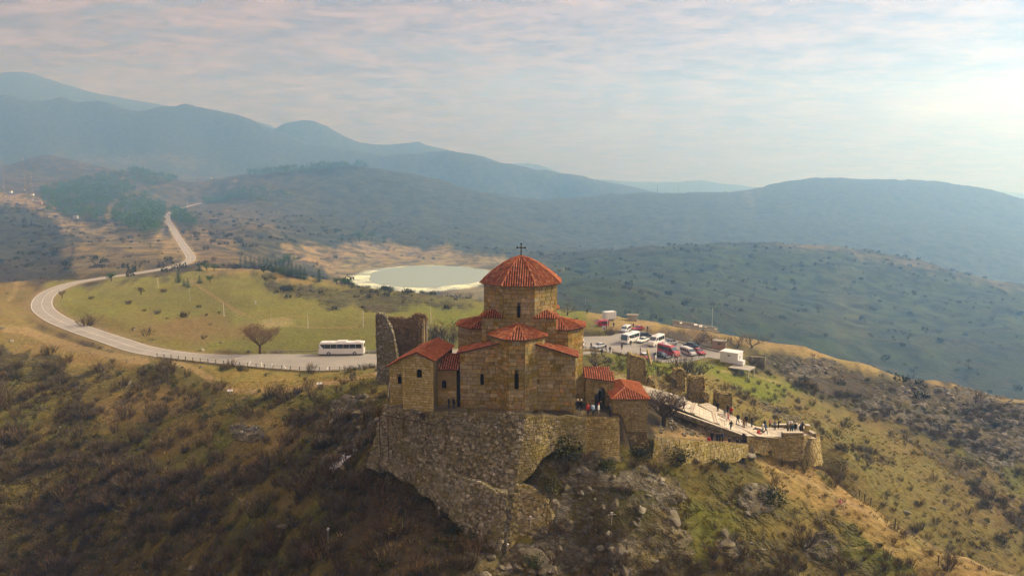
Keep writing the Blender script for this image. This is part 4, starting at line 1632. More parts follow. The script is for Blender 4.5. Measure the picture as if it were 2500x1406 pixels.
def chapel_fill(t, p):
    ov = 0.3
    plane_roof(t, p, [(cwid / 2, -ov, ZP + 0.12), (cwid + ov, -ov, ZE), (cwid + ov, clen + ov, ZE), (cwid / 2, clen + ov, ZP + 0.12)], (1, 0, 0), rgr, 0.30)
    plane_roof(t, p, [(cwid / 2, -ov, ZP + 0.12), (-ov, -ov, ZE), (-ov, clen + ov, ZE), (cwid / 2, clen + ov, ZP + 0.12)], (-1, 0, 0), rgr, 0.30)
    hip_cap(t, (cwid / 2, -ov, ZP + 0.14), (cwid / 2, clen + ov, ZP + 0.14), rgr, 0.15)


roof_part('gable_roof', chapel_fill, chapel, M_TILE_NEW, M_PAN_NEW)
mb = MB()
for s in (0, 1):
    a = Vector((cwid / 2, -0.22, ZP - 0.05)); b_ = Vector((-0.25 + s * (cwid + 0.5), -0.22, ZE - 0.12))
    d = b_ - a
    mb.box((a + b_) / 2, (d.length, 0.12, 0.16), d.to_track_quat('X', 'Z').to_matrix(), 0.2)
mb.build('barge_board', M_EAVE, chapel)

# low wing between chapel and church
wa = P(1060, 1000, 89.4)
wing = thing('chapel_wing', 'low plastered wing with red tile lean-to roof between chapel and church', 'building', (wa.x, wa.y, 0), RAD(-2))
wx = 3.05
mb = MB(); st = Stones(M_ASHLAR, 13)
zt = Zat(901, 89.4)
M_PLASTER = stone_material('ochre_plaster', [(0.26, 0.19, 0.075), (0.28, 0.20, 0.08)], (0.17, 0.13, 0.03), 0.6, (0.22, 0.2, 0.14), 0.3, 0.3)
ops = {0: [(1.05, 1.72, Zat(948, 89.4), Zat(928, 89.4))]}
box_walls(mb, st, [(0, 0), (wx, 0), (wx, 4.5), (0, 4.5)], 0.2, [zt] * 4, ops, wing, fm=M_PLASTER, proud=(0.002, 0.012), jit=0.0, gap=0.012, back_only=(1, 2, 3))
mb.build('wall', M_PLASTER, wing)
# only the lower part shows its stones
st.single = [s for s in st.single if s[0].z < 3.6]
st.join = MB()
st.finish(wing, 60)


def wing_fill(t, p):
    plane_roof(t, p, [(-0.1, -0.3, zt + 0.02), (wx + 0.35, -0.3, zt + 0.02), (wx + 0.35, 3.6, zt + 1.35), (-0.1, 3.6, zt + 1.35)], (0, -1, 0), rgr)


roof_part('lean_to_roof', wing_fill, wing)
# near-black box paints the shade of the open gap beside the church
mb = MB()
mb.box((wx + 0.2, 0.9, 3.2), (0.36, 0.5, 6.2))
mb.build('painted_passage_shade', M_DARKIN, wing)

# left lean-to
la = P(953, 985, 91.5)
lean = thing('chapel_side_room', 'narrow side room with small red roof at the left end of the chapel', 'building', (la.x, la.y, 0), RAD(-10))
lw = 1.95
z0_, z1_ = Zat(893, 91.5), Zat(873, 91.2)
mb = MB(); st = Stones(M_PALE, 17)
box_walls(mb, st, [(0, 0), (lw, 0), (lw, 5), (0, 5)], -3.5, [z0_, z1_, z1_, z0_], {0: [(1.2, 1.72, Zat(937, 91.3), Zat(917, 91.3))]}, lean, fm=M_PALE)
mb.build('wall', M_PALE_BED, lean)
st.finish(lean, 60)
roof_part('lean_to_roof', lambda t, p: plane_roof(t, p, [(-0.25, -0.3, z0_ - 0.02), (lw, -0.3, z1_ + 0.05), (lw, 5.2, z1_ + 0.05), (-0.25, 5.2, z0_ - 0.02)], (-1, 0, 0), rgr), lean, M_TILE_NEW, M_PAN_NEW)

# ------------------------------------------------------------------ gatehouse and hip-roofed tower
ga = P(1428, 1000, 93.6)
gate = thing('gatehouse', 'stone gatehouse with round archway and two red tile roofs right of the church', 'gatehouse', (ga.x, ga.y, 0))
gw = 4.1
gz0, gz1 = Zat(921, 93.6), Zat(930, 93.6)
mb = MB(); st = Stones(M_WARM, 19)
aw, az0, az1 = 1.5, -0.4, Zat(944, 93.6)
ax0 = 1.35
# front wall with a true archway
R = Vector((1, 0, 0)); N = Vector((0, -1, 0)); O = Vector((0, 0, 0))
polyg = [(0, -0.6), (gw, -0.6), (gw, gz1), (0, gz0)]
op = (ax0, ax0 + aw, az0, az1)
backing(mb, O, R, UP, N, polyg, [op], 1.6)
lay(st, O, R, UP, N, polyg, (0.24, 0.36), (0.3, 0.6), 0.04, (0.015, 0.06), [op], True, 0.05)
for (x0, x1) in ((0, ax0), (ax0 + aw, gw)):   # back face of the gate wall
    mb.add([(x1, 1.6, -0.6), (x0, 1.6, -0.6), (x0, 1.6, gz1), (x1, 1.6, gz1)], [(0, 1, 2, 3)])
mb.add([(ax0 + aw, 1.6, az1), (ax0, 1.6, az1), (ax0, 1.6, gz1), (ax0 + aw, 1.6, gz1)], [(0, 1, 2, 3)])
mb.add([(0, 1.6, -0.6), (0, 0, -0.6), (0, 0, gz0), (0, 1.6, gz0)], [(0, 1, 2, 3)])
mb.add([(gw, 0, -0.6), (gw, 1.6, -0.6), (gw, 1.6, gz1), (gw, 0, gz1)], [(0, 1, 2, 3)])
mb.build('wall', M_WARM_BED, gate)
sp = MB()
r_ = aw / 2; cx_ = ax0 + r_; zc_ = az1 - r_
for sg in (-1, 1):
    pts = [(cx_ + sg * r_, az1)] + [(cx_ + sg * r_ * math.cos(t), zc_ + r_ * math.sin(t)) for t in [math.pi / 2 * k / 7 for k in range(8)]]
    n = len(pts)
    f_ = [Vector((x, -0.02, z)) for x, z in pts]; bk = [Vector((x, 1.58, z)) for x, z in pts]
    sp.add(f_ + bk, [tuple(range(n)) if sg > 0 else tuple(range(n - 1, -1, -1)), tuple(range(2 * n - 1, n - 1, -1)) if sg > 0 else tuple(range(n, 2 * n))] + [(i, (i + 1) % n, n + (i + 1) % n, n + i) for i in range(n)], 0.4)
for k in range(11):   # ring of wedge stones
    t = math.pi * (k + 0.5) / 11
    c = Vector((cx_ + math.cos(t) * (r_ + 0.14), -0.05, zc_ + math.sin(t) * (r_ + 0.14)))
    sp.box(c, (0.28, 0.14, 0.26), Matrix.Rotation(-(t), 3, 'Y'), rgr.random())
sp.build('arch', M_WARM, gate)
st.finish(gate, 70)
roof_part('front_roof', lambda t, p: plane_roof(t, p, [(-0.1, -0.3, gz0 + 0.05), (gw + 0.1, -0.3, gz1 + 0.0), (gw + 0.1, 2.2, gz1 + 0.75), (-0.1, 2.2, gz0 + 0.8)], (0, -1, 0), rgr), gate, M_TILE_NEW, M_PAN_NEW)
# back range and its roof
bz = Zat(911, 97.5)
mb = MB(); st = Stones(M_WARM, 23)
box_walls(mb, st, [(-1.6, 4.0), (3.9, 4.0), (3.9, 6.4), (-1.6, 6.4)], 1.4, [bz] * 4, None, gate)
for x in (-1.2, 3.5):
    mb.box((x, 5.2, 0.5), (0.8, 2.2, 2.4))
mb.build('rear_wall', M_WARM_BED, gate)
st.finish(gate, 40, joined='rear_small_stones')
roof_part('rear_roof', lambda t, p: plane_roof(t, p, [(-1.85, 3.7, bz), (4.15, 3.7, bz), (4.15, 5.4, bz + 0.62), (-1.85, 5.4, bz + 0.62)], (0, -1, 0), rgr), gate)
# side wall joining the church
mb = MB(); st = Stones(M_WARM, 29)
box_walls(mb, st, [(-1.7, 0.6), (0.0, 0.6), (0.0, 1.2), (-1.7, 1.2)], -0.5, [gz0 + 0.3, gz0, gz0, gz0 + 0.3], None, gate)
mb.build('side_wall', M_WARM_BED, gate)
st.finish(gate, 20, joined='side_small_stones')

ta = P(1497, 1000, 90.2)
tower = thing('gate_tower', 'squat square stone tower with orange hipped tile roof beside the gate arch', 'tower', (ta.x, ta.y, 0))
tw, tl = 4.65, 7.6
tz = Zat(974, 90.0)
mb = MB(); st = Stones(M_WARM, 31)
pl0 = [(0, 0), (tw, 0), (tw, tl), (0, tl)]
box_walls(mb, st, pl0, -2.6, [tz] * 4, None, tower, (0.2, 0.34), (0.3, 0.75), gap=0.035)
# battered foot
ft = [(-0.2, -0.9), (tw + 0.7, -0.8), (tw + 0.7, tl), (-0.2, tl)]
for i, (ai, bi) in enumerate(((0, 1), (1, 2))):
    a0 = Vector((*ft[ai], -7.6)); b0 = Vector((*ft[bi], -7.6)); a1 = Vector((*pl0[ai], -2.6)) + Vector((0, -0.02, 0)); b1 = Vector((*pl0[bi], -2.6)) + Vector((0, -0.02, 0))
    mb.add([a0, b0, b1, a1], [(0, 1, 2, 3)])
    R = (b0 - a0); L = R.length; R.normalize()
    Uv = ((a1 - a0)); Uv = Uv - R * Uv.dot(R); Hh = Uv.length; Uv.normalize(); N = R.cross(Uv).normalized()
    sh = (a1 - a0).dot(R)
    lay(st, a0, R, Uv, N, [(0, 0), (L, 0), (L - (b0 - b1).dot(R), Hh), (sh, Hh)], (0.2, 0.36), (0.3, 0.8), 0.035, (0.01, 0.07), (), True, 0.05)
mb.build('wall', M_WARM_BED, tower)
st.finish(tower, 170)


def hip_fill(t, p):
    o = 0.28
    e = tz + 0.02; rz_ = Zat(946, 92.6) + 0.1
    A, B, C, D = (-o, -o, e), (tw + o, -o, e), (tw + o, tl + o, e), (-o, tl + o, e)
    r0, r1 = (tw / 2 - 0.35, 2.4, rz_), (tw / 2 - 0.35, tl - 1.2, rz_)
    plane_roof(t, p, [A, B, r0], (0, -1, 0), rgr); plane_roof(t, p, [B, C, r1, r0], (1, 0, 0), rgr)
    plane_roof(t, p, [C, D, r1], (0, 1, 0), rgr); plane_roof(t, p, [D, A, r0, r1], (-1, 0, 0), rgr)
    for a, b_ in ((A, r0), (B, r0), (C, r1), (D, r1), (r0, r1)):
        hip_cap(t, a, b_, rgr)


roof_part('hip_roof', hip_fill, tower, M_TILE_NEW, M_PAN_NEW)

# ------------------------------------------------------------------ retaining walls
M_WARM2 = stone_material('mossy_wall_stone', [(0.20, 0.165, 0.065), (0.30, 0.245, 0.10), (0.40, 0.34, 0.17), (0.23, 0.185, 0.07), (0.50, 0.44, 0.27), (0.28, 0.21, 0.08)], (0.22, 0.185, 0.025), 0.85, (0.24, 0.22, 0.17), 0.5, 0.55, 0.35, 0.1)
def ribbon(name, label, pts, mat, bed, cat='wall', ch=(0.2, 0.34), cw=(0.25, 0.6), gap=0.03, proud=(0.0, 0.10), jit=0.10, cap=0.7, limit=160, min_px=9.0, seed=1, rough=1.0, rubble=False):
    """battered wall along pairs of (top, bottom) world points, outside towards the camera when listed left to right"""
    base = pts[0][1].copy()
    o = thing(name, label, cat, (base.x, base.y, base.z))
    mb = MB(); st = Stones(mat, seed); rg = st.rg
    fine_pts = []
    for i in range(len(pts) - 1):
        m_ = max(1, int(round((pts[i + 1][0] - pts[i][0]).length / 1.1)))
        for k in range(m_):
            fine_pts.append((pts[i][0].lerp(pts[i + 1][0], k / m_), pts[i][1].lerp(pts[i + 1][1], k / m_)))
    fine_pts.append(pts[-1])
    pr = []
    for k, (t, b_) in enumerate(fine_pts):
        e = 0.0 if k in (0, len(fine_pts) - 1) else 1.0
        w = rough * e
        t2 = t - base + Vector((0, rg.uniform(-0.12, 0.12) * w, rg.uniform(-0.22, 0.10) * w))
        b2 = b_ - base + Vector((rg.uniform(-.15, .15) * w, rg.uniform(-0.35, 0.25) * w, rg.uniform(-0.3, 0.3) * w))
        pr.append((t2, b2))
    L = [0.0]
    for i in range(len(pr) - 1):
        L.append(L[-1] + ((pr[i + 1][0] + pr[i + 1][1]) - (pr[i][0] + pr[i][1])).length / 2)
    bk = Vector((0, cap, 0))
    for i in range(len(pr) - 1):
        (t0, b0), (t1, b1) = pr[i], pr[i + 1]
        for k in range(3):      # twisted panels in strips
            a, c = k / 3, (k + 1) / 3
            q = [b0.lerp(b1, a), b0.lerp(b1, c), t0.lerp(t1, c), t0.lerp(t1, a)]
            mb.add(q, [(0, 1, 2, 3)])
            mb.add([q[3], q[2], q[2] + bk, q[3] + bk], [(0, 1, 2, 3)])

    def ends(x):
        x = min(max(x, 0.0), L[-1])
        k = 0
        while k < len(L) - 2 and L[k + 1] < x:
            k += 1
        f = (x - L[k]) / (L[k + 1] - L[k])
        return pr[k][0].lerp(pr[k + 1][0], f), pr[k][1].lerp(pr[k + 1][1], f)

    def at(x, z):
        t, b_ = ends(x)
        f = min(max((z - b_.z) / max(0.05, t.z - b_.z), 0.0), 1.0)
        return b_.lerp(t, f), f
    if rubble:
        area = sum((L[k + 1] - L[k]) * ((pr[k][0] - pr[k][1]).length + (pr[k + 1][0] - pr[k + 1][1]).length) / 2 for k in range(len(pr) - 1))
        for k in range(int(area * 24)):
            x = rg.uniform(0.05, L[-1] - 0.05)
            t_, b_ = ends(x)
            f = rg.uniform(0.01, 0.99)
            q = b_.lerp(t_, f)
            R = ends(min(x + 0.3, L[-1]))[1] - ends(max(x - 0.3, 0))[1]; R.z *= 0.3; R.normalize()
            U = (t_ - b_); U = (U - R * U.dot(R)).normalized(); N = R.cross(U).normalized()
            if N.y > 0:
                N = -N
            big = rg.random() ** 2.5
            w = 0.13 + 0.50 * big + rg.uniform(0, 0.10); h_ = w * rg.uniform(0.45, 0.8)
            st.rect(q, R, U, N, w, h_, rg.uniform(*proud) + 0.02, rg.uniform(-0.22, 0.22), w > 0.48)
        for k in range(int(L[-1] / 0.4)):      # loose coping
            t_, b_ = ends(k * 0.4 + rg.uniform(-.1, .1))
            st.join.box(t_ + Vector((0, rg.uniform(0, 0.4), rg.uniform(-.06, .12))), (rg.uniform(.25, .55), rg.uniform(.25, .5), rg.uniform(.16, .34)), Matrix.Rotation(rg.uniform(-.6, .6), 3, 'Z'), rg.random(), 0, 0.8)
    else:
        z = min(p[1].z for p in pr)
        ztop = max(p[0].z for p in pr)
        while z < ztop:
            hgt = rg.uniform(*ch)
            x = -rg.uniform(0, cw[0])
            while x < L[-1]:
                wd = rg.uniform(*cw)
                x0, x1 = max(x, 0) + gap / 2, min(x + wd, L[-1]) - gap / 2
                x += wd
                if x1 - x0 < 0.1:
                    continue
                dz = rg.uniform(-jit, jit) * 0.35
                cs = [at(x0, z + gap / 2 + dz), at(x1, z + gap / 2 + dz), at(x1, z + hgt - gap / 2 + dz), at(x0, z + hgt - gap / 2 + dz)]
                q = [c[0] for c in cs]
                ru = q[3] - q[0]; rr = q[1] - q[0]
                if ru.length < 0.09 and (q[2] - q[1]).length < 0.09:
                    continue
                U = ((q[3] - q[0]) + (q[2] - q[1])) / 2; R = ((q[1] - q[0]) + (q[2] - q[3])) / 2
                if U.length < 0.06 or R.length < 0.06:
                    continue
                hU, wR = U.length, R.length
                U.normalize(); R.normalize()
                N = R.cross(U).normalized()
                if N.y > 0:
                    N = -N
                dep = rg.uniform(*proud) + 0.015
                whole = all(0.0 < c[1] < 1.0 for c in cs)
                cen = (q[0] + q[1] + q[2] + q[3]) / 4
                if whole:
                    st.rect(cen, R, U, N, wR, hU, dep, rg.uniform(-jit, jit) * 0.6, True)
                else:
                    st.poly(q, N, dep)
            z += hgt
    mb.build('wall_core', bed, o)
    st.finish(o, limit, min_px)
    return o


# bastion under the church: shaded left face
BT = [(P(940, 990, 91.8), P(896, 1140, 91.2)), (P(984, 1004, 87.9), P(970, 1165, 87.6)), (P(1062, 1008, 86.8), P(1056, 1208, 84.6)), (P(1180, 1009, 86.6), P(1140, 1285, 81.2)), (P(1283, 1011, 86.3), P(1236, 1352, 78.5))]
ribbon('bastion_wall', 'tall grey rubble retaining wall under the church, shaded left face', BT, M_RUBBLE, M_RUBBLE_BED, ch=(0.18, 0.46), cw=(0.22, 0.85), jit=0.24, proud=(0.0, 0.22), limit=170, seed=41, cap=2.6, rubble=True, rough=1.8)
# lower stepped wall in front of it
LT = [(P(1030, 1128, 85.4), P(1015, 1192, 85.4)), (P(1068, 1146, 84.2), P(1052, 1216, 83.9)), (P(1150, 1172, 82.2), P(1130, 1292, 80.4)), (P(1240, 1206, 80.3), P(1222, 1358, 77.6))]
ribbon('buttress_wall', 'stepped lower rubble wall with sloping top at the foot of the bastion', LT, M_RUBBLE, M_RUBBLE_BED, ch=(0.18, 0.42), cw=(0.22, 0.75), jit=0.24, proud=(0.0, 0.2), limit=110, seed=43, cap=1.4, rubble=True, rough=1.8)
# bastion right face: upper masonry standing on rock, and a lower remnant at the corner
RT = [(P(1283, 1011, 86.3), P(1258, 1190, 82.4)), (P(1306, 1012, 86.6), P(1300, 1150, 83.7)), (P(1340, 1014, 87.1), P(1340, 1106, 85.7)), (P(1385, 1015, 87.8), P(1385, 1094, 86.7)), (P(1432, 1016, 88.3), P(1432, 1105, 86.9))]
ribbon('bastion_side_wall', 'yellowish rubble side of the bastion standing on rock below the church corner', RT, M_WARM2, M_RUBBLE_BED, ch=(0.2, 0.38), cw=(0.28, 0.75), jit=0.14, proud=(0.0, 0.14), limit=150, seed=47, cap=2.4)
RL = [(P(1256, 1184, 82.3), P(1236, 1352, 78.4)), (P(1300, 1192, 82.3), P(1290, 1360, 78.6)), (P(1336, 1214, 81.8), P(1330, 1352, 79.2)), (P(1352, 1260, 81.0), P(1352, 1330, 80.0))]
ribbon('bastion_foot_wall', 'lower remnant of yellowish masonry at the bastion corner', RL, M_WARM2, M_RUBBLE_BED, ch=(0.2, 0.38), cw=(0.28, 0.75), jit=0.16, proud=(0.0, 0.16), limit=100, seed=48, cap=1.2, rubble=True, rough=1.6)
# wall below the gate terrace
TT = [(P(1428, 1016, 88.2), P(1428, 1110, 86.8)), (P(1512, 1019, 88.8), P(1514, 1130, 87.0))]
ribbon('terrace_wall', 'short stone wall below the railed terrace beside the gate tower', TT, M_WARM, M_WARM_BED, limit=60, seed=53, cap=2.2)
# long ashlar walls to the right
W1 = [(P(1598, 1062, 91.5), P(1590, 1140, 91.0)), (P(1632, 1070, 92.2), P(1632, 1135, 91.6)), (P(1700, 1076, 94.2), P(1700, 1140, 93.4)), (P(1770, 1080, 96.4), P(1770, 1132, 95.8)), (P(1826, 1085, 98.4), P(1826, 1118, 98.0))]
ribbon('lower_path_wall', 'coursed yellow block wall below the steps right of the tower', W1, M_PALE, M_WARM_BED, ch=(0.34, 0.46), cw=(0.45, 0.85), jit=0.05, proud=(0.01, 0.09), limit=170, seed=59, cap=0.6, gap=0.045)
W2 = [(P(1824, 1068, 101.2), P(1822, 1102, 100.8)), (P(1880, 1068, 102.6), P(1878, 1112, 102.0)), (P(1960, 1062, 103.6), P(1958, 1130, 103.0)), (P(1992, 1068, 105.5), P(2000, 1140, 104.6)), (P(2000, 1064, 110), P(2008, 1128, 110))]
ribbon('lookout_wall', 'rough stone retaining wall under the crowded lookout platform', W2, M_WARM, M_WARM_BED, ch=(0.28, 0.42), cw=(0.4, 0.8), jit=0.12, proud=(0.0, 0.12), limit=150, seed=61, cap=0.8)

# ------------------------------------------------------------------ paved walk and steps
M_PAVE = stone_material('pale_paving', [(0.50, 0.45, 0.35), (0.58, 0.53, 0.43), (0.64, 0.59, 0.50), (0.54, 0.48, 0.37), (0.61, 0.57, 0.47)], (0.36, 0.31, 0.2), 0.3, (0.42, 0.40, 0.35), 0.3, 0.2, 0.5, 0.02)
M_PAVE_BED = simple_mat('paving_joint', (0.36, 0.31, 0.22), 0.9, var=0.2)


def paved(name, pts, half_fn, steps=(), lift=0.0, seed=1):
    base_vs, base_fs = strip(pts, 0, -0.02, 6, half_fn)
    # ledges: every step lowers the walk a little further on
    o = mesh_obj(name, base_vs, base_fs, M_PAVE_BED)
    o['kind'] = 'structure'
    mb = MB(); rg = random.Random(seed)
    n = len(pts)
    L = [0.0]
    for i in range(n - 1):
        L.append(L[-1] + (pts[i + 1] - pts[i]).length)
    s = 0.0
    while s < L[-1] - 0.3:
        ds = rg.uniform(0.45, 0.75)
        def at(q):
            q = min(max(q, 0), L[-1] - 1e-4)
            k = max(i for i in range(n) if L[i] <= q)
            k = min(k, n - 2)
            t = (q - L[k]) / max(1e-6, L[k + 1] - L[k])
            p = pts[k].lerp(pts[k + 1], t)
            d = pts[min(k + 2, n - 1)] - pts[max(k - 1, 0)]; d.z = 0; d.normalize()
            return p, Vector((d.y, -d.x, 0)), half_fn(q / L[-1])
        p0, s0, h0 = at(s); p1, s1, h1 = at(s + ds)
        x = -1.0
        while x < 1.0:
            dx = rg.uniform(0.4, 0.9) / max(h0, 0.5)
            xe = min(1.0, x + dx)
            g = 0.02
            qs = [p0 + s0 * (x * h0 + g), p0 + s0 * (xe * h0 - g), p1 + s1 * (xe * h1 - g), p1 + s1 * (x * h1 + g)]
            e = (p1 - p0).normalized() * g
            qs = [qs[0] + e, qs[1] + e, qs[2] - e, qs[3] - e]
            zz_ = rg.uniform(0.02, 0.045)
            top = [q + Vector((0, 0, zz_)) for q in qs]
            bot = [q - Vector((0, 0, 0.04)) for q in qs]
            mb.add(bot + top, [(7, 6, 5, 4), (0, 3, 7, 4), (1, 0, 4, 5), (2, 1, 5, 6), (3, 2, 6, 7)], rg.random())
            x = xe
        s += ds
    mb.build('paving_stones', M_PAVE, o, kind='stuff')
    # kerb-like risers across the walk
    for k in steps:
        p0, s0, h0 = at(k * L[-1])
        d = Vector((-s0.y, s0.x, 0))
        for j in range(2):
            sb = MB()
            sb.box(p0 + d * (0.42 * j) + Vector((0, 0, 0.09 - 0.05 * j)), (0.34, h0 * 2, 0.2), Matrix.Rotation(math.atan2(d.y, d.x), 3, 'Z'), 0.9)
            q = sb.build('step', M_PAVE, o)
    return o


WK = catmull(WALK, 6)
WK2 = catmull(WALK2, 6)
paved('paved_walk', WK, lambda t: 1.2 + 1.5 * min(1, max(0, (t - 0.18) / 0.25)) - 0.2 * max(0, (t - .8)) , (0.46, 0.53, 0.63), seed=3)
paved('upper_walk', WK2, lambda t: 1.1, (), seed=4)
LKO = [P(1822, 1052, 103.6), P(1880, 1058, 105.2), P(1930, 1058, 106), P(1975, 1060, 106.6)]
paved('lookout_floor', [p + Vector((0, 0, 0.05)) for p in catmull(LKO, 5)], lambda t: 2.6 - 0.5 * t, (), seed=5)
# parapets of the lookout
def parapet(name, label, a, b_, h, th=0.5, mat=M_WARM, bed=M_WARM_BED, seed=1, cap_col=None, limit=40):
    a = Vector(a); b_ = Vector(b_)
    o = thing(name, label, 'wall', a)
    R = b_ - a; zrise = R.z; L = Vector((R.x, R.y, 0)).length
    Rn = Vector((R.x, R.y, 0)).normalized(); N = Vector((Rn.y, -Rn.x, 0))
    mb = MB(); st = Stones(mat, seed)
    lo = [Vector((0, 0, -0.6)), Rn * L + Vector((0, 0, zrise - 0.6))]
    hi = [Vector((0, 0, h)), Rn * L + Vector((0, 0, zrise + h))]
    back = -N * th
    mb.add([lo[0], lo[1], hi[1], hi[0], lo[0] + back, lo[1] + back, hi[1] + back, hi[0] + back], [(0, 1, 2, 3), (5, 4, 7, 6), (3, 2, 6, 7), (4, 0, 3, 7), (1, 5, 6, 2)])
    for sgn, off in ((1, Vector()), (-1, back)):
        R3 = Rn * sgn; O3 = Vector() if sgn > 0 else Rn * L + back
        za, zb = (0, zrise) if sgn > 0 else (zrise, 0)
        lay(st, O3, R3, UP, N * sgn, [(0, za - 0.6), (L, zb - 0.6), (L, zb + h), (0, za + h)], (0.2, 0.32), (0.3, 0.6), 0.03, (0.01, 0.05), (), True, 0.04)
    mb.build('wall_core', bed, o)
    st.finish(o, limit)
    cp = MB(); d = hi[1] - hi[0]
    nn = max(1, int(L / 1.1))
    rot = d.to_track_quat('X', 'Z').to_matrix()
    for k in range(nn):
        cpo = MB()
        cpo.box(hi[0] + d * ((k + 0.5) / nn) + back / 2 + Vector((0, 0, 0.06)), (d.length / nn - 0.02, th + 0.12, 0.12), rot, rgr.random())
        cpo.build('coping_stone', M_PAVE, o)
    return o


parapet('lookout_parapet', 'low stone parapet along the front edge of the lookout left part', P(1824, 1067, 101.3), P(1908, 1069, 103.2), 0.15, 0.55, seed=71, limit=16)
parapet('lookout_parapet', 'low stone parapet before the group at the lookout tip', P(1912, 1064, 103.2), P(1962, 1064, 103.8), 0.45, 0.55, seed=72, limit=16)
parapet('lookout_parapet', 'parapet along the far right edge of the lookout tip', P(1992, 1066, 105.6), P(1945, 1040, 110.5), 0.5, 0.5, seed=73, limit=16)
parapet('lookout_parapet', 'low parapet behind the people at the back of the lookout', P(1925, 1040, 110.8), P(1884, 1041, 110.2), 0.35, 0.45, seed=74, limit=16)
pil = MB()
pp_ = P(1969, 1058, 106.5)
st = Stones(M_PALE, 77)
pill = thing('lookout_pillar', 'short round-capped stone pillar at the lookout corner', 'pillar', P(1970, 1054, 107))
pil.box((0, 0, 0.35), (0.62, 0.62, 1.5), r=0.3); pil.build('shaft', M_PALE, pill)
pil = MB(); pil.tube((0, 0, 1.08), (0, 0, 1.24), 0.48, 0.44, 12); pil.build('cap', M_PAVE, pill)
# kerb walls beside the steps
parapet('walk_kerb_wall', 'low dark kerb wall along the near side of the paved steps', P(1640, 1003, 103.2), P(1812, 1064, 101.2), 0.12, 0.35, M_RUBBLE, M_RUBBLE_BED, 75, limit=40)

# ------------------------------------------------------------------ ruins
def slab(mb, st, O, R, poly, th, ch=(0.2, 0.36), cw=(0.25, 0.6), openings=(), proud=(0.0, 0.10), ragged=True, jit=0.15):
    """free-standing ragged wall slab: outline poly on plane O,R,UP, thickness th going back"""
    R = R.normalized(); N = Vector((R.y, -R.x, 0))
    n = len(poly)
    f = [O + R * x + UP * z for x, z in poly]; b_ = [p - N * th for p in f]
    bm_ = bmesh.new()
    fv = [bm_.verts.new(p) for p in f]; bv = [bm_.verts.new(p) for p in b_]
    bm_.faces.new(fv); bm_.faces.new(bv[::-1])
    for i in range(n):
        bm_.faces.new((fv[(i + 1) % n], fv[i], bv[i], bv[(i + 1) % n]))
    bmesh.ops.triangulate(bm_, faces=bm_.faces[:])
    bm_.verts.index_update()
    vs = [v.co.copy() for v in bm_.verts]; fs = [tuple(v.index for v in fc.verts) for fc in bm_.faces]
    bm_.free()
    mb.add(vs, fs, 0.3)
    lay(st, O, R, UP, N, poly, ch, cw, 0.035, proud, openings, False, jit)
    bpoly = [(-x, z) for x, z in poly][::-1]
    lay(st, O - N * th, -R, UP, -N, bpoly, ch, cw, 0.035, proud, openings, False, jit)
    # broken stones on the ragged top and edges
    rg = st.rg
    for i in range(n):
        (xa, za), (xb, zb) = poly[i], poly[(i + 1) % n]
        if min(za, zb) < min(p[1] for p in poly) + 0.3:
            continue
        L = math.hypot(xb - xa, zb - za)
        for k in range(max(1, int(L / 0.32))):
            t = (k + 0.5) / max(1, int(L / 0.32))
            for w in range(max(1, int(th / 0.45))):
                c = O + R * (xa + (xb - xa) * t) + UP * (za + (zb - za) * t + rg.uniform(-0.06, 0.14)) - N * (th * (w + 0.5) / max(1, int(th / 0.45)) + rg.uniform(-0.1, 0.1))
                mb2 = st.join
                rot = Matrix.Rotation(rg.uniform(-0.5, 0.5), 3, 'Z') @ Matrix.Rotation(rg.uniform(-0.3, 0.3), 3, 'X')
                mb2.box(c, (rg.uniform(0.28, 0.5), rg.uniform(0.3, 0.5), rg.uniform(0.18, 0.34)), rot, rg.random(), 0, 0.8)


def jag(x0, z0, x1, z1, rg, n=5, amp=0.3):
    return [(x0 + (x1 - x0) * k / n + (rg.uniform(-.08, .08) if 0 < k < n else 0), z0 + (z1 - z0) * k / n + (rg.uniform(-amp, amp) if 0 < k < n else 0)) for k in range(n + 1)]


M_RUINW = stone_material('ruin_inner_stone', [(0.24, 0.155, 0.06), (0.31, 0.21, 0.085), (0.2, 0.13, 0.055), (0.38, 0.28, 0.13)], (0.15, 0.11, 0.03), 0.5, (0.27, 0.25, 0.2), 0.3, 0.5, 0.5, 0.08)
rg = random.Random(91)
RD = 124.0
ra = P(921, 932, RD)
ruin = thing('ruined_tower', 'tall ruined rubble tower with broken top left of the chapel', 'ruin', (ra.x, ra.y, ra.z), RAD(-4))
s_ = 1667 / (RD * CP + (CH - ra.z) * SP)
h = lambda py: (932 - py) / s_ * 1.03
mb = MB(); st = Stones(M_RUBBLE, 92)
fx = lambda px: (px - 921) / s_
front = [(0, -1.5), (fx(976), -1.5), (fx(974), h(905)), (fx(968), h(860)), (fx(962), h(822)), (fx(956), h(800)), (fx(948), h(790)), (fx(944), h(776)), (fx(938), h(770)), (fx(926), h(768)), (fx(923), h(780)), (fx(921.5), h(850))]
slab(mb, st, Vector((0, 0, 0)), Vector((1, 0.06, 0)), front, 1.3)
mb.build('front_wall', M_RUBBLE_BED, ruin); st.finish(ruin, 120)
mb = MB(); st = Stones(M_RUINW, 93)
backp = [(0, -1.5), (fx(985), -1.5), (fx(1031) , -1.5), (fx(1033), h(800)), (fx(1032), h(782)), (fx(1018), h(780)), (fx(1006), h(778)), (fx(1000), h(784)), (fx(990), h(790)), (fx(978), h(792)), (fx(968), h(790)), (0, h(788))]
slab(mb, st, Vector((0, 4.6, 0)), Vector((1, 0, 0)), backp, 1.2, openings=[(fx(982), fx(988), h(840), h(815)), (fx(1008), fx(1015), h(845), h(822))])
mb.build('rear_wall', M_RUBBLE_BED, ruin); st.finish(ruin, 120, joined='rear_small_stones')
mb = MB(); st = Stones(M_RUINW, 94)
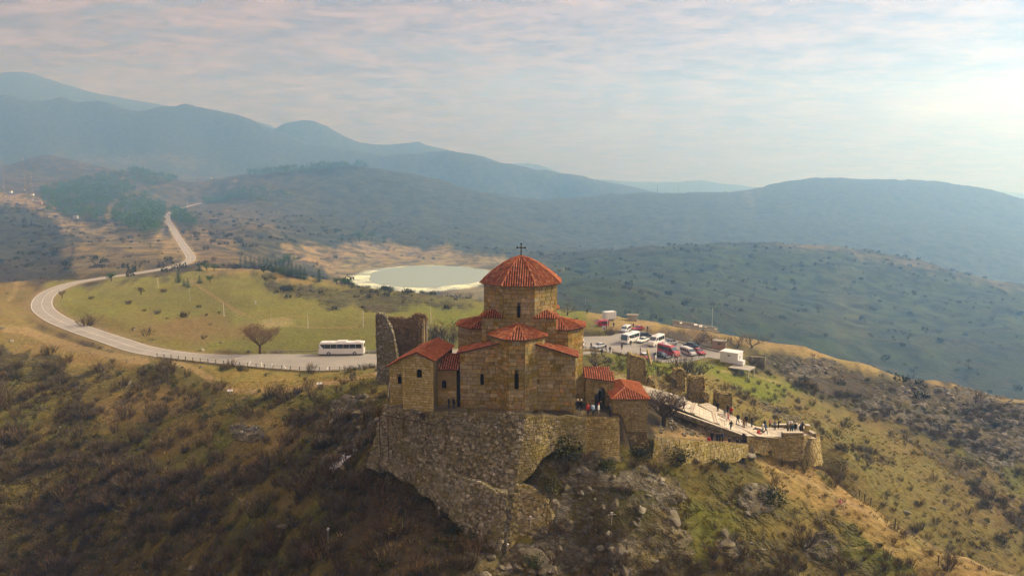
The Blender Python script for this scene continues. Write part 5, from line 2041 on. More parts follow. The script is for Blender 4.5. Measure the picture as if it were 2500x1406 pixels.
slab(mb, st, Vector((fx(1033) - 0.3, 2.2, 0)), Vector((0, 1, 0)), [(0, -1.5), (2.6, -1.5), (2.6, h(786)), (1.4, h(800)), (0.8, h(840)), (0.3, h(880))], 1.1)
mb.build('side_wall', M_RUBBLE_BED, ruin); st.finish(ruin, 30, joined='side_small_stones')
mb = MB(); st = Stones(M_RUBBLE, 95)
slab(mb, st, Vector((0.0, 4.6, 0)), Vector((0, -1, 0)), [(0, -1.5), (4.4, -1.5), (4.4, h(772)), (2.4, h(778)), (0, h(790))], 1.2)
mb.build('left_wall', M_RUBBLE_BED, ruin); st.finish(ruin, 20, joined='left_small_stones')


def stub(name, label, px, py, d, wpx, hpx, th, seed, taper=0.85, yaw=0.0, mat=M_WARM):
    rg = random.Random(seed)
    b0 = P(px - wpx / 2, py, d)
    o = thing(name, label, 'ruin', b0, yaw)
    sc = 1667 / (d * CP + (CH - b0.z) * SP)
    w, hh = wpx / sc, hpx / sc
    mb = MB(); st = Stones(mat, seed)
    m = (1 - taper) / 2 * w
    poly = [(0, -1.2), (w, -1.2)] + jag(w - m * 0.4, hh * 0.45, w - m, hh * rg.uniform(0.72, 0.95), rg, 3, 0.3) + jag(w - m, hh * 0.90, m, hh, rg, 5, 0.45)[1:] + [(m * 0.5, hh * 0.5)]
    slab(mb, st, Vector(), Vector((1, 0, 0)), poly, th)
    # side faces
    mb.build('wall_core', M_WARM_BED, o)
    st.finish(o, 60)
    return o


stub('ruined_pillar', 'tall ruined gate pillar of rough stone behind the hip-roofed tower', 1555, 940, 118, 44, 76, 2.2, 101, 0.8)
stub('ruined_wall_stub', 'low broken wall leaning away from the ruined gate pillar', 1588, 962, 116, 34, 40, 1.2, 102, 0.5, RAD(-35))
stub('ruined_wall_stub', 'far half of the pair of ruined walls behind the bare tree', 1661, 950, 121, 26, 48, 1.8, 103, 0.8, RAD(8))
stub('ruined_wall_stub', 'tall near half of the pair of ruined walls behind the bare tree', 1698, 978, 116.5, 42, 62, 1.6, 104, 0.85, RAD(-8))
stub('ruined_wall_stub', 'square stone ruin block beside the upper footpath', 1768, 998, 116, 40, 40, 2.2, 105, 0.85)
stub('ruined_wall_stub', 'small crumbled wall end below the pair of ruined walls', 1722, 985, 115.2, 14, 26, 1.0, 106, 0.7, RAD(-20))
# ------------------------------------------------------------------ vegetation
def leafy_material(name, cols, rough=0.9, trans=0.0):
    m, nt, b = new_mat(name)
    h = NT(nt)
    oi = h.node('ShaderNodeObjectInfo')
    r = h.math('FRACT', h.math('ADD', oi.outputs['Random'], h.math('MULTIPLY', h.attr('rnd'), 0.35)))
    c = h.ramp(r, [(i / (len(cols) - 1), q) for i, q in enumerate(cols)])
    c = h.mix(h.ramp(h.attr('rnd'), [(0.25, 0), (1, 1.0)]), h.mix(1.0, c, (0.75, 0.75, 0.75), 'MULTIPLY'), h.mix(1.0, c, (2.3, 2.2, 2.1), 'MULTIPLY'))
    nt.links.new(c, b.inputs['Base Color'])
    b.inputs['Roughness'].default_value = rough
    b.inputs['Specular IOR Level'].default_value = 0.1
    return m


M_TWIG = leafy_material('bare_twigs', [(0.105, 0.080, 0.050), (0.072, 0.062, 0.030), (0.145, 0.078, 0.050), (0.072, 0.074, 0.024), (0.092, 0.070, 0.046), (0.125, 0.10, 0.055), (0.085, 0.056, 0.040), (0.085, 0.080, 0.045)])
M_BARK = simple_mat('tree_bark', (0.07, 0.05, 0.035), 0.95, var=0.35, scale=4.0, spec=0.1)
M_REDTWIG = leafy_material('russet_twigs', [(0.12, 0.075, 0.045), (0.14, 0.09, 0.055)])
M_DKTWIG = leafy_material('dark_twigs', [(0.060, 0.042, 0.032), (0.075, 0.055, 0.042)])
M_NEEDLE = leafy_material('conifer_needles', [(0.022, 0.050, 0.022), (0.028, 0.060, 0.022), (0.036, 0.066, 0.024), (0.022, 0.044, 0.024)])
M_PINE = leafy_material('pine_needles', [(0.038, 0.088, 0.022), (0.055, 0.105, 0.025), (0.046, 0.082, 0.026)])
M_EVER = leafy_material('evergreen_leaves', [(0.034, 0.042, 0.012), (0.026, 0.034, 0.013), (0.052, 0.050, 0.016), (0.022, 0.030, 0.014)])
M_FARB = leafy_material('far_scrub_leaves', [(0.024, 0.032, 0.014), (0.036, 0.036, 0.018), (0.020, 0.028, 0.013)])
M_GRASS = leafy_material('dry_grass_blades', [(0.30, 0.22, 0.085), (0.22, 0.17, 0.06), (0.16, 0.15, 0.035), (0.34, 0.25, 0.10), (0.18, 0.12, 0.05)])
M_GREENG = leafy_material('green_grass_blades', [(0.13, 0.15, 0.02), (0.17, 0.17, 0.03), (0.10, 0.11, 0.02)])


def blade(mb, p, d, L, w, rg, seg=1, r=0.5):
    """thin tapered twig: a narrow ribbon that bends a little"""
    s = d.cross(Vector((rg.uniform(-1, 1), rg.uniform(-1, 1), rg.uniform(-1, 1))))
    if s.length < 1e-3:
        s = Vector((1, 0, 0))
    s.normalize()
    q = p.copy(); dd = d.copy()
    vs = [q - s * w / 2, q + s * w / 2]
    for k in range(seg):
        dd = (dd + Vector((rg.uniform(-.25, .25), rg.uniform(-.25, .25), rg.uniform(-.1, .2)))).normalized()
        q = q + dd * (L / seg)
        ww = w * (1 - (k + 1) / seg * 0.85)
        vs += [q - s * ww / 2, q + s * ww / 2]
    mb.add(vs, [(2 * k, 2 * k + 1, 2 * k + 3, 2 * k + 2) for k in range(seg)], r)
    return q, dd


def bush_mb(seed, height=2.0, width=2.4, stems=34, sub=7, w0=0.05):
    rg = random.Random(seed); mb = MB()
    for i in range(stems):
        a = rg.uniform(0, 2 * math.pi); rr = width * 0.5 * math.sqrt(rg.random())
        base = Vector((math.cos(a) * rr * 0.45, math.sin(a) * rr * 0.45, -0.1))
        lean = rg.uniform(0.15, 0.8) * (0.4 + rr / width)
        d = Vector((math.cos(a) * lean, math.sin(a) * lean, 1)).normalized()
        L = height * rg.uniform(0.45, 0.95)
        tip, dd = blade(mb, base, d, L, w0, rg, 2, rg.random() * 0.4)
        for k in range(sub):
            t = rg.uniform(0.3, 1.0)
            p = base.lerp(tip, t)
            d2 = (dd + Vector((rg.uniform(-1, 1), rg.uniform(-1, 1), rg.uniform(-0.3, 0.9))) * 0.8).normalized()
            blade(mb, p, d2, height * rg.uniform(0.18, 0.42), w0 * 0.75, rg, 1, rg.random())
    return mb


def leaf_clump_mb(seed, height=1.6, width=2.0, n=260, s=0.16):
    rg = random.Random(seed); mb = MB()
    for i in range(n):
        u = Vector((rg.gauss(0, 1), rg.gauss(0, 1), rg.gauss(0, 1))).normalized() * (rg.random() ** 0.4)
        lump = 1 + 0.25 * math.sin(3.1 * u.x + seed) + 0.2 * math.sin(4.3 * u.y)
        p = Vector((u.x * width / 2 * lump, u.y * width / 2 * lump, (u.z * 0.5 + 0.48) * height * lump))
        a = Vector((rg.uniform(-1, 1), rg.uniform(-1, 1), rg.uniform(-1, 1))).normalized() * s * rg.uniform(0.6, 1.5)
        b_ = a.cross(Vector((rg.uniform(-1, 1), rg.uniform(-1, 1), rg.uniform(-1, 1)))).normalized() * s * 0.7
        mb.add([p - a, p + b_, p + a, p - b_], [(0, 1, 2, 3)], rg.random())
    return mb


def grass_mb(seed, n=16, h_=0.45):
    rg = random.Random(seed); mb = MB()
    for i in range(n):
        a = rg.uniform(0, 6.28); r = rg.uniform(0, 0.22)
        d = Vector((math.cos(a) * 0.7, math.sin(a) * 0.7, rg.uniform(0.5, 1.4))).normalized()
        blade(mb, Vector((math.cos(a) * r, math.sin(a) * r, -0.03)), d, h_ * rg.uniform(0.5, 1.2), 0.07, rg, 1, rg.random())
    return mb


def rock_mb(seed, flat=0.7):
    rg = random.Random(seed)
    bm = bmesh.new()
    bmesh.ops.create_icosphere(bm, subdivisions=2, radius=0.5)
    planes = []
    for k in range(11):
        n = Vector((rg.gauss(0, 1), rg.gauss(0, 1), rg.gauss(0, 1))).normalized()
        planes.append((n, rg.uniform(0.22, 0.42)))
    sx, sy = rg.uniform(1.0, 1.5), rg.uniform(0.75, 1.0)
    for v in bm.verts:
        for n, d in planes:          # cut flat facets
            t = v.co.dot(n) - d
            if t > 0:
                v.co = v.co - n * t * 0.92
        v.co = Vector((v.co.x * sx, v.co.y * sy, v.co.z * flat)) * (1.15 + rg.uniform(-.05, .05))
    mb = MB()
    bm.verts.index_update()
    mb.add([v.co.copy() for v in bm.verts], [tuple(v.index for v in f.verts) for f in bm.faces], rg.random())
    bm.free()
    return mb


def conifer_mb(seed, height=9.0, width=5.0, tiers=13, dens=9, droop=0.15):
    """layered conifer: tiers of flat sprays"""
    rg = random.Random(seed); mb = MB(); tr = MB()
    tr.tube((0, 0, -0.4), (0, 0, height * 0.96), width * 0.045, 0.03, 6)
    for i in range(tiers):
        t = (i + 0.4) / tiers
        z = height * (0.08 + 0.9 * t)
        rad = width / 2 * (1 - t) ** 0.8 * rg.uniform(0.8, 1.1) + 0.15
        n = max(4, int(dens * (1 - 0.5 * t)))
        a0 = rg.uniform(0, 6.28)
        for k in range(n):
            a = a0 + k * 2 * math.pi / n + rg.uniform(-.25, .25)
            r = rad * rg.uniform(0.65, 1.1)
            dv = Vector((math.cos(a), math.sin(a), 0)); sv = Vector((-dv.y, dv.x, 0))
            for m in range(4):
                f0 = m / 4; f1 = (m + 1.25) / 4
                w = r * 0.32 * (1.1 - f0 * 0.7)
                zz_ = z - droop * r * f0 + rg.uniform(-.1, .12)
                p0 = dv * (r * f0); p1 = dv * (r * min(1, f1))
                for sg in (-1, 1):
                    e = p1 + sv * sg * w * rg.uniform(0.6, 1.2)
                    mb.add([p0 + Vector((0, 0, zz_)), p1 + Vector((0, 0, zz_ - droop * r * 0.25 + rg.uniform(-.08, .08))), e + Vector((0, 0, zz_ - rg.uniform(0.05, 0.3)))], [(0, 1, 2)], rg.random())
    return tr, mb


def round_pine_mb(seed, height=6.0, width=6.0, n=420):
    rg = random.Random(seed); mb = MB(); tr = MB()
    tr.tube((0, 0, -0.4), (0.1, 0, height * 0.6), width * 0.05, width * 0.025, 6)
    lobes = [(Vector((rg.uniform(-.3, .3) * width, rg.uniform(-.3, .3) * width, height * rg.uniform(0.42, 0.8))), width * rg.uniform(0.18, 0.3)) for _ in range(9)]
    for c, _ in lobes:
        tr.tube((0.1, 0, height * 0.4), c, width * 0.015, width * 0.006, 4)
    for i in range(n):
        c, r = rg.choice(lobes)
        u = Vector((rg.gauss(0, 1), rg.gauss(0, 1), rg.gauss(0, 1))).normalized() * (rg.random() ** 0.4)
        p = c + Vector((u.x * r, u.y * r, u.z * r * 0.75))
        a = Vector((rg.uniform(-1, 1), rg.uniform(-1, 1), rg.uniform(-.4, .8))).normalized() * rg.uniform(0.2, 0.5)
        b_ = a.cross(Vector((rg.uniform(-1, 1), rg.uniform(-1, 1), rg.uniform(-1, 1)))).normalized() * 0.22
        mb.add([p - a, p + b_, p + a, p - b_], [(0, 1, 2, 3)], rg.random())
    return tr, mb


def bare_tree_mb(seed, height=7.0, trunk=1.6, width=8.0, tr_r=0.28, levels=5, gnarl=0.35, up=0.35, first=5):
    rg = random.Random(seed); tr = MB(); tw = MB()

    def grow(p, d, L, r, lev):
        q = p
        seg = 3
        dd = d
        for k in range(seg):
            dd = (dd + Vector((rg.uniform(-1, 1), rg.uniform(-1, 1), rg.uniform(-.6, .8))) * gnarl * 0.4 + Vector((0, 0, up * 0.12))).normalized()
            q2 = q + dd * (L / seg)
            r2 = r * (1 - 0.22)
            if lev <= 3:
                tr.tube(q, q2, r, r2, 5 if lev < 2 else 4, cap=False)
            else:
                s = dd.orthogonal().normalized() * r
                tw.add([q - s, q + s, q2 + s * 0.7, q2 - s * 0.7], [(0, 1, 2, 3)], rg.random())
            r = r2; q = q2
            if lev >= 1 and k < seg - 1 and lev < levels:
                side = (dd + Vector((rg.uniform(-1, 1), rg.uniform(-1, 1), rg.uniform(-.3, .7))).normalized() * 0.9).normalized()
                grow(q, side, L * rg.uniform(0.5, 0.75), r * 0.6, lev + 1)
        if lev < levels:
            for k in range(3 if lev < 3 else 4):
                nd = (dd + Vector((rg.uniform(-1, 1), rg.uniform(-1, 1), rg.uniform(-.35, .75))).normalized() * 0.8).normalized()
                grow(q, nd, L * rg.uniform(0.6, 0.82), max(r * 0.65, 0.018), lev + 1)

    tr.tube((0, 0, -0.5), (0.05, 0.03, trunk), tr_r * 1.25, tr_r * 0.9, 8, cap=False)
    for k in range(first):
        a = 2 * math.pi * k / first + rg.uniform(-.3, .3)
        el = rg.uniform(0.25, 1.1)
        d = Vector((math.cos(a) * math.cos(el), math.sin(a) * math.cos(el), math.sin(el)))
        grow(Vector((0.05, 0.03, trunk * rg.uniform(0.8, 1.0))), d, height * 0.27 * rg.uniform(0.85, 1.15), tr_r * 0.55, 1)
    # fit to the asked size
    vs = np.array(tr.v + tw.v)
    k = (height) / vs[:, 2].max(); kw = width / (np.percentile(vs[:, 0], 99) - np.percentile(vs[:, 0], 1))
    for mbx in (tr, tw):
        mbx.v = [(x * kw, y * kw, z * k) for x, y, z in mbx.v]
    return tr, tw


def tree_thing(name, label, trm, crm, loc, bark=None, leaf=None, rz=0.0, scale=1.0, cat='tree', group=None, crown='crown'):
    o = thing(name, label, cat, loc, rz, group)
    o.scale = (scale,) * 3
    t = trm.build('trunk', bark or M_BARK, o)
    c = crm.build(crown, leaf or M_TWIG, o)
    return o


def proto(mbx, name, mat):
    """mesh data shared by scattered copies"""
    me = bpy.data.meshes.new(name)
    me.from_pydata(mbx.v, [], mbx.f)
    a = me.attributes.new('rnd', 'FLOAT', 'FACE'); a.data.foreach_set('value', np.asarray(mbx.r, np.float32))
    me.materials.append(mat)
    return me


def scatter_object(name, label, meshes, pts, scl, rotz, idx, tilt=None):
    """one mass of copies: a cloud of points that geometry nodes fills"""
    col = bpy.data.collections.new(name + '_kinds')
    for k, m in enumerate(meshes):
        col.objects.link(bpy.data.objects.new('%s_kind_%02d' % (name, k), m))
    me = bpy.data.meshes.new(name)
    n = len(pts)
    me.vertices.add(n); me.vertices.foreach_set('co', np.asarray(pts, np.float32).ravel())
    a = me.attributes.new('sc', 'FLOAT', 'POINT'); a.data.foreach_set('value', np.asarray(scl, np.float32))
    rv = np.zeros((n, 3), np.float32); rv[:, 2] = rotz
    if tilt is not None:
        rv[:, :2] = tilt
    a = me.attributes.new('rt', 'FLOAT_VECTOR', 'POINT'); a.data.foreach_set('vector', rv.ravel())
    a = me.attributes.new('ix', 'INT', 'POINT'); a.data.foreach_set('value', np.asarray(idx, np.int32))
    me.update()
    o = bpy.data.objects.new(name, me); COL.objects.link(o)
    o['kind'] = 'stuff'; o['label'] = label
    ng = bpy.data.node_groups.new(name, 'GeometryNodeTree')
    ng.interface.new_socket('Geometry', in_out='INPUT', socket_type='NodeSocketGeometry')
    ng.interface.new_socket('Geometry', in_out='OUTPUT', socket_type='NodeSocketGeometry')
    N = ng.nodes; L = ng.links
    gi = N.new('NodeGroupInput'); go = N.new('NodeGroupOutput')
    ip = N.new('GeometryNodeInstanceOnPoints'); ci = N.new('GeometryNodeCollectionInfo')
    ci.inputs['Collection'].default_value = col
    ci.inputs['Separate Children'].default_value = True
    ci.inputs['Reset Children'].default_value = True
    def named(nm, t):
        q = N.new('GeometryNodeInputNamedAttribute'); q.data_type = t; q.inputs['Name'].default_value = nm
        return q.outputs['Attribute']
    L.new(gi.outputs[0], ip.inputs['Points'])
    L.new(ci.outputs[0], ip.inputs['Instance'])
    ip.inputs['Pick Instance'].default_value = True
    L.new(named('ix', 'INT'), ip.inputs['Instance Index'])
    er = N.new('FunctionNodeEulerToRotation')
    L.new(named('rt', 'FLOAT_VECTOR'), er.inputs[0])
    L.new(er.outputs[0], ip.inputs['Rotation'])
    L.new(named('sc', 'FLOAT'), ip.inputs['Scale'])
    L.new(ip.outputs[0], go.inputs[0])
    md = o.modifiers.new('scatter', 'NODES'); md.node_group = ng
    return o


# chances per square metre on the terrain grid
cell = np.zeros_like(ZZ)
cell[:-1, :-1] = np.abs((XX[:-1, 1:] - XX[:-1, :-1]) * (YY[1:, :-1] - YY[:-1, :-1]))
inview = (pxg > -120) & (pxg < 2620) & (pyg < 1480)


def scatter_pts(dens, seed):
    """random places: dens = wanted pieces per square metre on the grid"""
    rs = np.random.RandomState(seed)
    lam = np.clip(dens * cell, 0, 50)
    cnt = rs.poisson(lam)
    jj, ii = np.nonzero(cnt)
    rep = cnt[jj, ii]
    jj = np.repeat(jj, rep); ii = np.repeat(ii, rep)
    ok = (jj < ZZ.shape[0] - 1) & (ii < ZZ.shape[1] - 1)
    jj, ii = jj[ok], ii[ok]
    a, b_ = rs.rand(len(jj)), rs.rand(len(jj))
    mixv = lambda A: (A[jj, ii] * (1 - a) + A[jj, ii + 1] * a) * (1 - b_) + (A[jj + 1, ii] * (1 - a) + A[jj + 1, ii + 1] * a) * b_
    return np.stack([mixv(XX), mixv(YY), mixv(ZZ)], -1), rs


# keep plants off walls, yard, walk, lot, road
free = sstep(0.3, 1.5, dy_) * sstep(0.6, 2.0, dl) * sstep(4.2, 6.0, dr)
for wl_pts in (WALK, WALK2):
    dd, _ = poly_dist(XX, YY, [(p.x, p.y) for p in wl_pts])
    free = free * sstep(2.8, 4.0, dd)
bast = in_poly(pxg, pyg, [(900,1120),(940,985),(1430,1005),(1600,1010),(1830,1060),(2000,1060),(2010,1150),(1830,1125),(1640,1145),(1440,1125),(1330,1180),(1320,1375),(1230,1365),(1040,1225)]) & (YY < 112)
free = np.where(bast, 0, free)
clump = sstep(0.40, 0.60, fbm(XX / 6.0, YY / 6.0, 4, 121))
clump_far = sstep(0.42, 0.60, fbm(XX / 14.0, YY / 14.0, 4, 131))
nearv = (YY > 58) & (YY < 175) & inview
bushes = [proto(bush_mb(200 + k, 1.9 + 0.35 * (k % 3), 2.5 + 0.4 * (k % 2), 30, 7, 0.075), 'bush_twigs', M_TWIG) for k in range(6)]
left = 1 + 1.3 * sstep(1000, 700, pxg) * sstep(980, 1120, pyg)
left = left * (1 + 1.4 * sstep(1250, 1400, pxg))
dens = 0.46 * left * (shrub ** 1.5) * (0.14 + clump) * free * nearv * (1 - 0.6 * rock)
pts, rs = scatter_pts(dens, 5)
print('bushes', len(pts))
scatter_object('thicket', 'tangle of bare grey-brown bushes covering the near slopes', bushes, pts, (0.35 + 1.25 * rs.rand(len(pts)) ** 1.4) * np.where(pts[:, 0] > 3, 0.52, 0.74), rs.uniform(0, 6.28, len(pts)), rs.randint(0, 6, len(pts)))
midv = (YY >= 175) & (YY < 1250) & inview
far_b = [proto(bush_mb(230 + k, 2.2, 3.2, 16, 5, 0.10), 'far_bush_twigs', M_DKTWIG) for k in range(3)] + [proto(leaf_clump_mb(240 + k, 1.8, 3.0, 70, 0.30), 'far_bush_leaves', M_FARB) for k in range(2)]
dens = np.where(YY < 330, 0.16, 0.022) * (shrub ** 1.6) * (0.05 + clump_far ** 1.5) * (0.3 + sstep(0.4, 0.62, fbm(XX / 55, YY / 90, 3, 137))) * free * midv
pts, rs = scatter_pts(dens, 6)
print('far bushes', len(pts))
scatter_object('hillside_scrub', 'low scrub dotted over the hillsides beyond the church', far_b, pts, (0.35 + 1.1 * rs.rand(len(pts)) ** 1.8) * np.where(pts[:, 1] > 330, 1.7, 1.0), rs.uniform(0, 6.28, len(pts)), rs.randint(0, 5, len(pts)))
ever = [proto(leaf_clump_mb(250 + k, 1.0, 1.5, 260, 0.075), 'evergreen_leaves', M_EVER) for k in range(3)]
dens = 0.10 * shrub * (0.15 + sstep(0.45, 0.6, fbm(XX / 9, YY / 9, 3, 141))) * free * nearv
pts, rs = scatter_pts(dens, 7)
scatter_object('low_evergreens', 'small olive green bushes among the bare thicket', ever, pts, rs.uniform(0.4, 1.3, len(pts)), rs.uniform(0, 6.28, len(pts)), rs.randint(0, 3, len(pts)))
gr = [proto(grass_mb(260 + k), 'grass_tuft', M_GRASS if k < 3 else M_GREENG) for k in range(5)]
green = sstep(0.75, 1.0, cov[..., 1] / np.maximum(cov[..., 0], 0.01))
dens = (0.9 * (1 - 0.55 * shrub) * (1 - 0.7 * rock)) * free * ((YY > 58) & (YY < 150) & inview)
pts, rs = scatter_pts(dens, 8)
print('grass', len(pts))
jj = np.clip(np.searchsorted(GV, np.log(pts[:, 1])), 0, len(GV) - 1); ii = np.clip(np.searchsorted(GU, pts[:, 0] / pts[:, 1]), 0, len(GU) - 1)
gsel = rs.rand(len(pts)) < green[jj, ii]
scatter_object('grass_tufts', 'dry and green grass tufts on the near slopes', gr, pts, rs.uniform(0.5, 1.3, len(pts)), rs.uniform(0, 6.28, len(pts)), np.where(gsel, rs.randint(3, 5, len(pts)), rs.randint(0, 3, len(pts))))
M_ROCK = stone_material('weathered_rock', [(0.14, 0.125, 0.085), (0.20, 0.18, 0.13), (0.27, 0.245, 0.19), (0.12, 0.105, 0.07), (0.36, 0.34, 0.28)], (0.13, 0.11, 0.025), 0.55, (0.34, 0.33, 0.29), 0.4, 0.5, 0.8, 0.1)
rocks = [proto(rock_mb(280 + k, 0.6 + 0.08 * (k % 4)), 'rock', M_ROCK) for k in range(6)]
dens = (0.75 * rock ** 1.3 + 0.006) * free * ((YY > 58) & (YY < 225) & inview)
pts, rs = scatter_pts(dens, 9)
print('rocks', len(pts))
scatter_object('loose_rocks', 'grey rocks and ledges breaking through the slopes', rocks, pts, 0.25 + 1.5 * rs.rand(len(pts)) ** 2.6, rs.uniform(0, 6.28, len(pts)), rs.randint(0, 6, len(pts)), rs.uniform(-.4, .4, (len(pts), 2)))

# ---- pine wood on the left hill
woods = np.zeros(ZZ.shape, bool)
for poly, d0, d1 in (([(95,470),(230,440),(330,418),(430,440),(432,452),(340,460),(290,490),(262,520),(255,545),(180,540),(110,520)], 520, 1080),
                     ([(300,490),(360,480),(400,515),(395,540),(385,582),(320,570),(272,545),(280,515)], 500, 900),
                     ([(418,522),(452,530),(478,555),(440,560),(418,545)], 480, 800),
                     ([(495,490),(560,470),(720,478),(730,490),(600,495),(500,502)], 700, 1000),
                     ([(600,424),(830,406),(900,412),(820,425),(620,438)], 850, 1000)):
    woods |= in_poly(pxg, pyg, poly) & (YY > far_d(d0)) & (YY < far_d(d1))
fo = []
for k in range(4):
    t_, m_ = conifer_mb(300 + k, 9, 5.2, 8, 6) if k % 2 else round_pine_mb(300 + k, 8, 6, 130)
    fo.append(proto(m_, 'pine_foliage', M_PINE))
pts, rs = scatter_pts(0.010 * woods * (0.35 + sstep(0.35, 0.6, fbm(XX / 30, YY / 30, 3, 151))), 10)
print('forest', len(pts))
scatter_object('pine_wood', 'dense green pine wood on the left hillside above the road', fo, pts, rs.uniform(1.3, 2.5, len(pts)), rs.uniform(0, 6.28, len(pts)), rs.randint(0, 4, len(pts)))

# ---- single conifers
cproto = []
for k in range(4):
    t_, m_ = conifer_mb(320 + k, 9, 5.6 + 0.5 * k, 14, 10, 0.12)
    cproto.append((t_, m_))
first_c = {}


def put_conifer(px, py, hpx, label, kind=0, group=None, wide=1.0, name='cedar_tree'):
    p = hit(px, py)
    dep = p.y * CP + (CH - p.z) * SP
    hgt = hpx * dep / F
    key = kind
    if key not in first_c:
        if kind < 4:
            t_, m_ = cproto[kind]
            o = tree_thing(name, label, t_, m_, (p.x, p.y, p.z - 0.2), M_BARK, M_NEEDLE, rng.uniform(0, 6), 1.0, 'tree', group)
        else:
            t_, m_ = round_pine_mb(340 + kind, 9, 9.5, 620)
            o = tree_thing(name, label, t_, m_, (p.x, p.y, p.z - 0.2), M_BARK, M_PINE, rng.uniform(0, 6), 1.0, 'tree', group)
        first_c[key] = o
    else:
        o = copy_tree(first_c[key], (p.x, p.y, p.z - 0.2), rng.uniform(0, 6), label, 'tree', group)
        if not group and 'group' in o:
            del o['group']
    s = hgt / 9.0
    o.scale = (s * wide, s * wide, s)
    o.name = name
    return o


put_conifer(272, 686, 24, 'round dark pine standing alone beside the road', 4, name='round_pine')
put_conifer(437, 690, 38, 'tallest cedar at the edge of the meadow below the road', 0)
put_conifer(459, 702, 26, 'small cedar at the foot of the tallest meadow cedar', 1)
put_conifer(450, 698, 20, 'short cedar squeezed between two meadow cedars', 2)
put_conifer(488, 690, 22, 'small cedar right of the tallest meadow cedar', 3)
put_conifer(513, 690, 22, 'small round pine at the right end of the meadow trees', 4, name='round_pine')
put_conifer(487, 662, 28, 'spreading cedar near the road bend', 3)
put_conifer(505, 660, 20, 'middle round pine near the road bend', 4, name='round_pine')
put_conifer(523, 661, 20, 'right-hand round pine near the road bend', 4, name='round_pine')
row = [(588,652,26),(600,653,30),(613,654,32),(622,656,26),(634,657,33),(645,659,30),(655,661,36),(664,663,30),(674,666,36),(684,668,30),(693,670,38),(703,672,32),(713,674,40),(724,677,34),(734,680,38),(744,683,32)]
for k, (x, y, h_) in enumerate(row):
    put_conifer(x, y, h_, 'dark cedar in the row behind the green rise before the lake', k % 4, 'row of cedars before the lake')
put_conifer(780, 688, 34, 'lone cedar between the cedar row and the lake', 1)
for k, (x, y, h_) in enumerate([(822,694,20),(835,696,22),(850,698,20),(862,702,16)]):
    put_conifer(x, y, h_, 'low dark pine in the clump at the lake edge', 4, 'pines at the lake edge', name='round_pine')
for k, (x, y, h_, lb) in enumerate([(706,648,34,'large hazy pine left of the lake flats'),(690,650,22,'smaller hazy pine beside the large one left of the lake flats'),(878,590,30,'left pine on the dark spur above the lake'),(908,585,24,'middle pine on the dark spur above the lake'),(938,590,18,'right pine on the dark spur above the lake'),(835,592,18,'small pine at the foot of the dark spur'),(700,586,12,'tiny pine on the pale hillside above the lake')]):
    put_conifer(x, y, h_, lb, 4, name='round_pine')

# ---- bare trees
def bare(name, label, px, py, hpx, wpx, seed, d=None, tr=0.28, trunkf=0.22, levels=5, leaf=None, gnarl=0.35, bark=None, first=5, up=0.35):
    p = P(px, py, d) if d else hit(px, py)
    dep = p.y * CP + (CH - p.z) * SP
    k = dep / F
    t_, c_ = bare_tree_mb(seed, hpx * k, hpx * k * trunkf, wpx * k, tr, levels, gnarl, up, first)
    z = ground(p.x, p.y)
    return tree_thing(name, label, t_, c_, (p.x, p.y, z), bark, leaf)


bare('bare_tree', 'round bare russet tree beside the bus park', 635, 864, 80, 84, 401, None, 0.32, 0.25, 5, M_REDTWIG, 0.25, M_REDTWIG, 7)
bare('bare_tree', 'gnarled dark bare tree leaning over the paved walk', 1620, 1030, 108, 108, 402, 99.5, 0.32, 0.2, 5, M_DKTWIG, 0.5, M_DKTWIG, 6)
bare('bare_tree', 'small bare tree behind the gatehouse roof', 1452, 902, 42, 62, 403, None, 0.16, 0.2, 4, M_DKTWIG, 0.45, M_DKTWIG)
bare('bare_tree', 'small crooked bare tree in the upper meadow', 344, 720, 20, 22, 404, None, 0.14, 0.35, 4, M_DKTWIG, 0.45)
bare('bare_tree', 'small bare tree on the inner edge of the road bend', 152, 728, 20, 16, 405, None, 0.14, 0.3, 4, M_TWIG, 0.3)
bare('bare_tree', 'thin pale bare tree on the ridge behind the church', 1385, 770, 30, 50, 406, None, 0.12, 0.2, 4, M_TWIG, 0.35)
for k, (x, y, h_, w_, lb) in enumerate([(1705,845,44,60,'bare tree in the scrub above the parked cars, left'),(1745,850,46,64,'bare tree in the scrub above the brown hut'),(1835,850,40,60,'bare tree on the ridge above the white cabin'),(1800,850,34,50,'bare tree between the hut and the stone shed')]):
    bare('bare_tree', lb, x, y, h_, w_, 410 + k, None, 0.14, 0.12, 4, M_TWIG, 0.4)
# ---- single bushes
bush_first = None


def put_bush(px, py, hpx, label, mat=None, wide=1.2, group=None, seed=0, leafy=False):
    p = hit(px, py)
    dep = p.y * CP + (CH - p.z) * SP
    s = hpx * dep / F / 2.0
    mbx = leaf_clump_mb(500 + seed, 2.0, 2.2, 620, 0.10) if leafy else bush_mb(500 + seed, 2.0, 2.4, 46, 8, 0.05)
    o = mbx.build('bush', mat or (M_EVER if leafy else M_TWIG))
    o.location = (p.x, p.y, p.z - 0.1 * s); o.scale = (s * wide, s * wide, s); o.rotation_euler = (0, 0, rng.uniform(0, 6))
    tag(o, label, 'bush', group)
    return o


